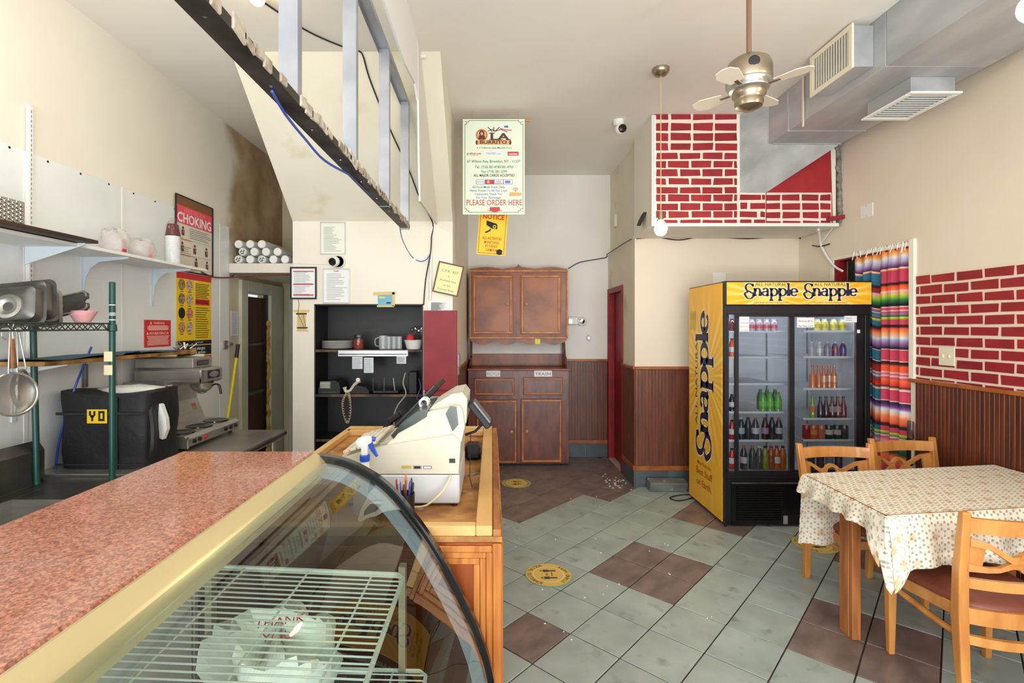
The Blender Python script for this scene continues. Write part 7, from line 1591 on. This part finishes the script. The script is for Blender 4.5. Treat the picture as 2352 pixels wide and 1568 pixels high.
def lace():
    m = bpy.data.materials.new('lace_cloth'); m.use_nodes = True; nt = m.node_tree; N = nt.nodes; L = nt.links; b = N['Principled BSDF']; b.inputs['Roughness'].default_value = .8
    uv = N.new('ShaderNodeUVMap'); sc = N.new('ShaderNodeVectorMath'); sc.operation = 'SCALE'; sc.inputs['Scale'].default_value = 1/.036; L.new(uv.outputs[0], sc.inputs[0])
    def vm(op, a, b_=None, c_=None):
        n = N.new('ShaderNodeVectorMath'); n.operation = op; L.new(a, n.inputs[0])
        if b_ is not None: n.inputs[1].default_value = b_
        if c_ is not None: n.inputs[2].default_value = c_
        return n
    S3 = 1.7320508
    def cell(off):
        a = vm('ADD', sc.outputs[0], off); w = vm('WRAP', a.outputs[0], (1, S3, 1), (0, 0, 0)); c = vm('SUBTRACT', w.outputs[0], (.5, S3/2, 0))
        sp = N.new('ShaderNodeSeparateXYZ'); L.new(c.outputs[0], sp.inputs[0]); cb = N.new('ShaderNodeCombineXYZ'); L.new(sp.outputs[0], cb.inputs[0]); L.new(sp.outputs[1], cb.inputs[1])
        return cb, vm('LENGTH', cb.outputs[0])
    def mth(op, a, b_=None, c_=None):
        n = N.new('ShaderNodeMath'); n.operation = op
        for i, q in enumerate((a, b_, c_)):
            if q is None: continue
            if isinstance(q, (int, float)): n.inputs[i].default_value = q
            else: L.new(q, n.inputs[i])
        return n.outputs[0]
    ca, la = cell((100, 100*S3, 0)); cb, lb_ = cell((100.5, 100*S3+S3/2, 0))
    def petal(cc, ll):
        sp = N.new('ShaderNodeSeparateXYZ'); L.new(cc.outputs[0], sp.inputs[0]); a = mth('ARCTAN2', sp.outputs[1], sp.outputs[0]); w = mth('COSINE', mth('MULTIPLY', a, 6))
        return mth('SUBTRACT', ll.outputs['Value'], mth('MULTIPLY', w, .055))
    d = mth('MINIMUM', petal(ca, la), petal(cb, lb_))
    hole = mth('GREATER_THAN', d, .47)
    wb_ = N.new('ShaderNodeTexNoise'); wb_.inputs['Scale'].default_value = 900; L.new(uv.outputs[0], wb_.inputs['Vector'])
    al = mth('SUBTRACT', 1, mth('MULTIPLY', hole, .52)); L.new(al, b.inputs['Alpha'])
    sp = N.new('ShaderNodeTexVoronoi'); sp.inputs['Scale'].default_value = 9.0; sp.inputs['Randomness'].default_value = 0.15; L.new(uv.outputs[0], sp.inputs['Vector'])
    rp = N.new('ShaderNodeValToRGB'); rp.color_ramp.elements[0].position = .12; rp.color_ramp.elements[1].position = .26; rp.color_ramp.elements[0].color = lin((216, 190, 152)); rp.color_ramp.elements[1].color = lin((238, 232, 214)); L.new(sp.outputs['Distance'], rp.inputs[0])
    L.new(rp.outputs[0], b.inputs['Base Color'])
    bm = N.new('ShaderNodeBump'); bm.inputs['Strength'].default_value = .6; bm.inputs['Distance'].default_value = .002; L.new(mth('SUBTRACT', 1, d), bm.inputs['Height']); L.new(bm.outputs[0], b.inputs['Normal'])
    return m
M['lace'] = lace()
def cloth():
    vs, fs, uv = [], [], []
    def patch(fn, uvf, nu, nv):
        b0 = len(vs)
        for j in range(nv+1):
            for i in range(nu+1): vs.append(Vector(fn(i/nu, j/nv))); uv.append(uvf(i/nu, j/nv))
        for j in range(nv):
            for i in range(nu): a = b0+j*(nu+1)+i; fs.append((a, a+1, a+nu+2, a+nu+1))
    P3 = lambda p, z: Vector((p.x, p.y, z))
    top = lambda u, v: P3(NL.lerp(NR, u).lerp(FL.lerp(FR, u), v), TZ)
    W_, D_ = 1.33, .65
    patch(top, lambda u, v: (u*W_, v*D_), 40, 20)
    def hang(a, b, n, dropf, uvf, nu=60, nv=12, fold=.02, fr=20):
        n = Vector(n)
        def fn(u, v):
            p = a.lerp(b, u); dr = dropf(u); k = fold*v*math.sin(u*fr)+.012*v*math.sin(u*fr*2.3+1)
            q = n*(.006+.035*math.sin(min(v, .3)*PI/.6)*.3+k+.02*v); return (p.x+q.x, p.y+q.y, TZ-dr*v-.002*(v > 0))
        patch(fn, uvf, nu, nv)
    hang(NL, NR, (.1, -1, 0), lambda u: .235+.005*math.sin(u*30)+.10*max(0, 1-u*14), lambda u, v: (u*W_, -v*.24), fold=.008)
    hang(FL, NL, (-1, 0, 0), lambda u: .095+.004*math.sin(u*40)+.14*max(0, u*7-6), lambda u, v: (-v*.11, (1-u)*D_), fold=.004, fr=12)
    hang(FR, FL, (0, 1, 0), lambda u: .43, lambda u, v: ((1-u)*W_, D_+v*.43), fold=.02)
    me = bpy.data.meshes.new('cloth'); cen = Vector((2.4, 2.7, TZ)); me.from_pydata([tuple(v-cen) for v in vs], [], fs); ul = me.uv_layers.new(name='UVMap')
    for p in me.polygons:
        for li, vi in zip(p.loop_indices, p.vertices): ul.data[li].uv = uv[vi]
        p.use_smooth = True
    me.set_sharp_from_angle(angle=math.radians(50)); me.materials.append(M['lace'])
    o = bpy.data.objects.new('tablecloth', me); COL.objects.link(o); o.location = cen; tag(o, 'cream lace tablecloth of small flowers draped over the dining table', 'tablecloth')
    # hanging corner fold and scalloped hem
    bot = [Vector((NL.x-.028, NL.y+.05, TZ-.105)), Vector((NL.x-.030, NL.y-.0, TZ-.20)), Vector((NL.x-.022, NL.y-.03, TZ-.32)), Vector((NL.x-.002, NL.y-.035, TZ-.345)), Vector((NL.x+.03, NL.y-.045, TZ-.27)), Vector((NL.x+.085, NL.y-.030, TZ-.240))]
    top_ = [Vector((NL.x-.008, NL.y+.05, TZ-.006)), Vector((NL.x-.010, NL.y+.02, TZ-.004)), Vector((NL.x-.010, NL.y-.005, TZ-.002)), Vector((NL.x-.002, NL.y-.010, TZ-.002)), Vector((NL.x+.03, NL.y-.012, TZ-.004)), Vector((NL.x+.085, NL.y-.010, TZ-.006))]
    def lp(P, u):
        f = u*(len(P)-1); i = min(int(f), len(P)-2); return P[i].lerp(P[i+1], f-i)
    cf_ = MB().grid(lambda u, v: tuple(lp(top_, u).lerp(lp(bot, u), v)), 20, 10)
    c_o = cf_.build('corner_fold', M['lace'], o)
    ul = c_o.data.uv_layers.new(name='UVMap')
    for p in c_o.data.polygons:
        for li, vi in zip(p.loop_indices, p.vertices): q = c_o.data.vertices[vi].co; ul.data[li].uv = (q.x+q.y, q.z)
    return o
cloth()
# ================================================ bentwood chairs
M['beech'] = mat('honey_beech', (222, 158, 86), .32, c2=(198, 128, 62), sc=5, st=(3, 3, .6), det=5, coat=.15)
M['seat_pad'] = mat('brown_vinyl', (134, 74, 56), .42, c2=(118, 62, 48), sc=6, bump=.15, bs=90)
def chair(label, loc, rz, scale=1.0, wf=.48, wb=.40, depth=.40):
    """front of the chair looks towards +y in its own frame, back at y = 0"""
    t = thing('dining_chair', label, 'chair', (0, 0, 0), 'beech dining chairs round the table')
    bx = wb/2; fxx = wf/2
    def post(s):
        pts = [(s*bx, .0, 0), (s*(bx+.004), .012, .20), (s*(bx+.006), .022, .42), (s*(bx+.016), .006, .62), (s*(bx+.030), -.032, .875)]
        mb = MB(); P = [Vector(p) for p in pts]; wd = [.017, .020, .022, .021, .017]; dp = [.016, .020, .024, .020, .014]
        vs = []
        for p, w, d in zip(P, wd, dp): vs += [p+Vector((-w, -d, 0)), p+Vector((w, -d, 0)), p+Vector((w, d, 0)), p+Vector((-w, d, 0))]
        fs = [(i*4+j, i*4+(j+1) % 4, i*4+4+(j+1) % 4, i*4+4+j) for i in range(4) for j in range(4)]+[(3, 2, 1, 0), (16, 17, 18, 19)]
        mb.add(vs, fs); o = mb.build('back_post', M['beech'], t); bv = o.modifiers.new('b', 'BEVEL'); bv.width = .005; bv.segments = 2
    post(-1); post(1)
    for s in (-1, 1):
        mb = MB(); vs = []
        for z, w in ((0, .014), (.40, .021)): vs += [(s*fxx-w, depth-w, z), (s*fxx+w, depth-w, z), (s*fxx+w, depth+w, z), (s*fxx-w, depth+w, z)]
        mb.add(vs, [(0, 1, 5, 4), (1, 2, 6, 5), (2, 3, 7, 6), (3, 0, 4, 7), (3, 2, 1, 0), (4, 5, 6, 7)]); o = mb.build('front_leg', M['beech'], t); bv = o.modifiers.new('b', 'BEVEL'); bv.width = .005; bv.segments = 2
    def bow(name, z0, z1, yb, bulge, th, xh, dz=0, n=14):      # curved rail between the posts
        vs = []
        for i in range(n+1):
            f = i/n*2-1; x = xh*f; y = yb-bulge*(1-f*f)
            for (dy, z) in ((-th/2, z0), (-th/2, z1), (th/2, z1), (th/2, z0)): vs.append((x, y+dy+(z-z0)*-.12, z+dz*(1-f*f)))
        fs = [(i*4+j, i*4+4+j, i*4+4+(j+1) % 4, i*4+(j+1) % 4) for i in range(n) for j in range(4)]+[(0, 1, 2, 3), (n*4+3, n*4+2, n*4+1, n*4)]
        return MB().add(vs, fs, 0, True).build(name, M['beech'], t)
    bow('crest_rail', .782, .848, -.012, .045, .020, bx+.014)
    bow('lower_slat', .540, .585, .010, .045, .018, bx+.004)
    bow('rear_seat_rail', .385, .455, .020, .045, .022, bx)
    bow('rear_stretcher', .300, .340, .015, .055, .020, bx)
    # pierced ornament: two waisted wings joined by a ring
    def orn(x, z): f = x/(bx+.01); return Vector((x, -.004-.045*(1-f*f)-(z-.6)*.13, z))
    oc = .678
    for (rr, w_) in ((.043, .022),):
        vs = []; n = 24
        for i in range(n):
            a = 2*PI*i/n
            for r_, dy in ((rr-w_/2, -.008), (rr+w_/2, -.008), (rr+w_/2, .008), (rr-w_/2, .008)): vs.append(orn(r_*math.cos(a), oc+r_*math.sin(a))+Vector((0, dy, 0)))
        MB().add(vs, [(i*4+j, i*4+(j+1) % 4, ((i+1) % n)*4+(j+1) % 4, ((i+1) % n)*4+j) for i in range(n) for j in range(4)], 0, True).build('back_ring', M['beech'], t)
    for s in (-1, 1):
        def bar(pts, w):
            vs = []
            for k, (x, z) in enumerate(pts):
                p = orn(s*x, z)
                for dz, dy in ((-w[k]/2, -.008), (w[k]/2, -.008), (w[k]/2, .008), (-w[k]/2, .008)): vs.append(p+Vector((0, dy, dz)))
            n = len(pts)-1
            MB().add(vs, [(i*4+j, i*4+4+j, i*4+4+(j+1) % 4, i*4+(j+1) % 4) for i in range(n) for j in range(4)]+[(0, 1, 2, 3), (n*4+3, n*4+2, n*4+1, n*4)], 0, True).build('ornament_bar', M['beech'], t)
        bar([(.036, oc+.012), (.07, oc+.006), (.11, oc+.032), (.15, oc+.058), (bx+.006, oc+.070)], [.030, .030, .026, .024, .034])
        bar([(.036, oc-.014), (.07, oc-.016), (.11, oc-.040), (.15, oc-.046), (bx+.004, oc-.044)], [.030, .026, .020, .022, .034])
        MB().prism([orn(s*(bx-.042), oc-.050), orn(s*(bx-.046), oc+.050), orn(s*(bx+.002), oc+.078), orn(s*(bx), oc-.052)], (0, .012, 0)).build('ornament_wing', M['beech'], t)
        # side rails and side stretchers
        MB().beam((s*(bx+.002), .03, .425), (s*fxx, depth-.015, .395), .022, .055, b=.004).build('side_rail', M['beech'], t)
        MB().tube(smooth_path([(s*bx, .02, .325), (s*(bx+.01), .12, .325), (s*(fxx-.01), depth-.12, .335), (s*fxx, depth-.01, .350)], 4), .014, 8).build('side_stretcher', M['beech'], t)
    MB().beam((-fxx+.02, depth, .385), (fxx-.02, depth, .385), .022, .05, b=.004).build('front_rail', M['beech'], t)
    def pad(u, v):
        a = 2*PI*u; c, s_ = math.cos(a), math.sin(a); k = 5; q = (abs(c)**k+abs(s_)**k)**(-1/k); b = PI*v; rr = math.sin(b)**.35 if 0 < v < 1 else 0
        y = .205+.205*s_*q*rr; hw = (bx+.008)+(fxx+.018-bx)*max(0, min(1, y/depth)); return (hw*c*q*rr, y+ (-.03*(1-(c*q*rr)**2) if s_ < 0 else .0)*rr*abs(s_), .455-.038*math.cos(b)+.008*(1-rr))
    MB().grid(pad, 44, 12, flip=False).build('seat_pad', M['seat_pad'], t)
    t.location = loc; t.rotation_euler = (0, 0, rz); t.scale = (scale,)*3
    return t
c1 = chair('beech dining chair in the right foreground with its back to the camera', (2.22, 2.12, 0), -.06, wf=.46, wb=.41)
for lab, loc, rz in (('beech dining chair at the far left side of the table before the cooler', (2.275, 3.30, 0), PI+.0), ('beech dining chair behind the table in front of the striped curtain', (2.865, 3.47, 0), PI+.10)):
    c = copy_tree(c1); c.location = loc; c.rotation_euler = (0, 0, rz); c['label'] = lab
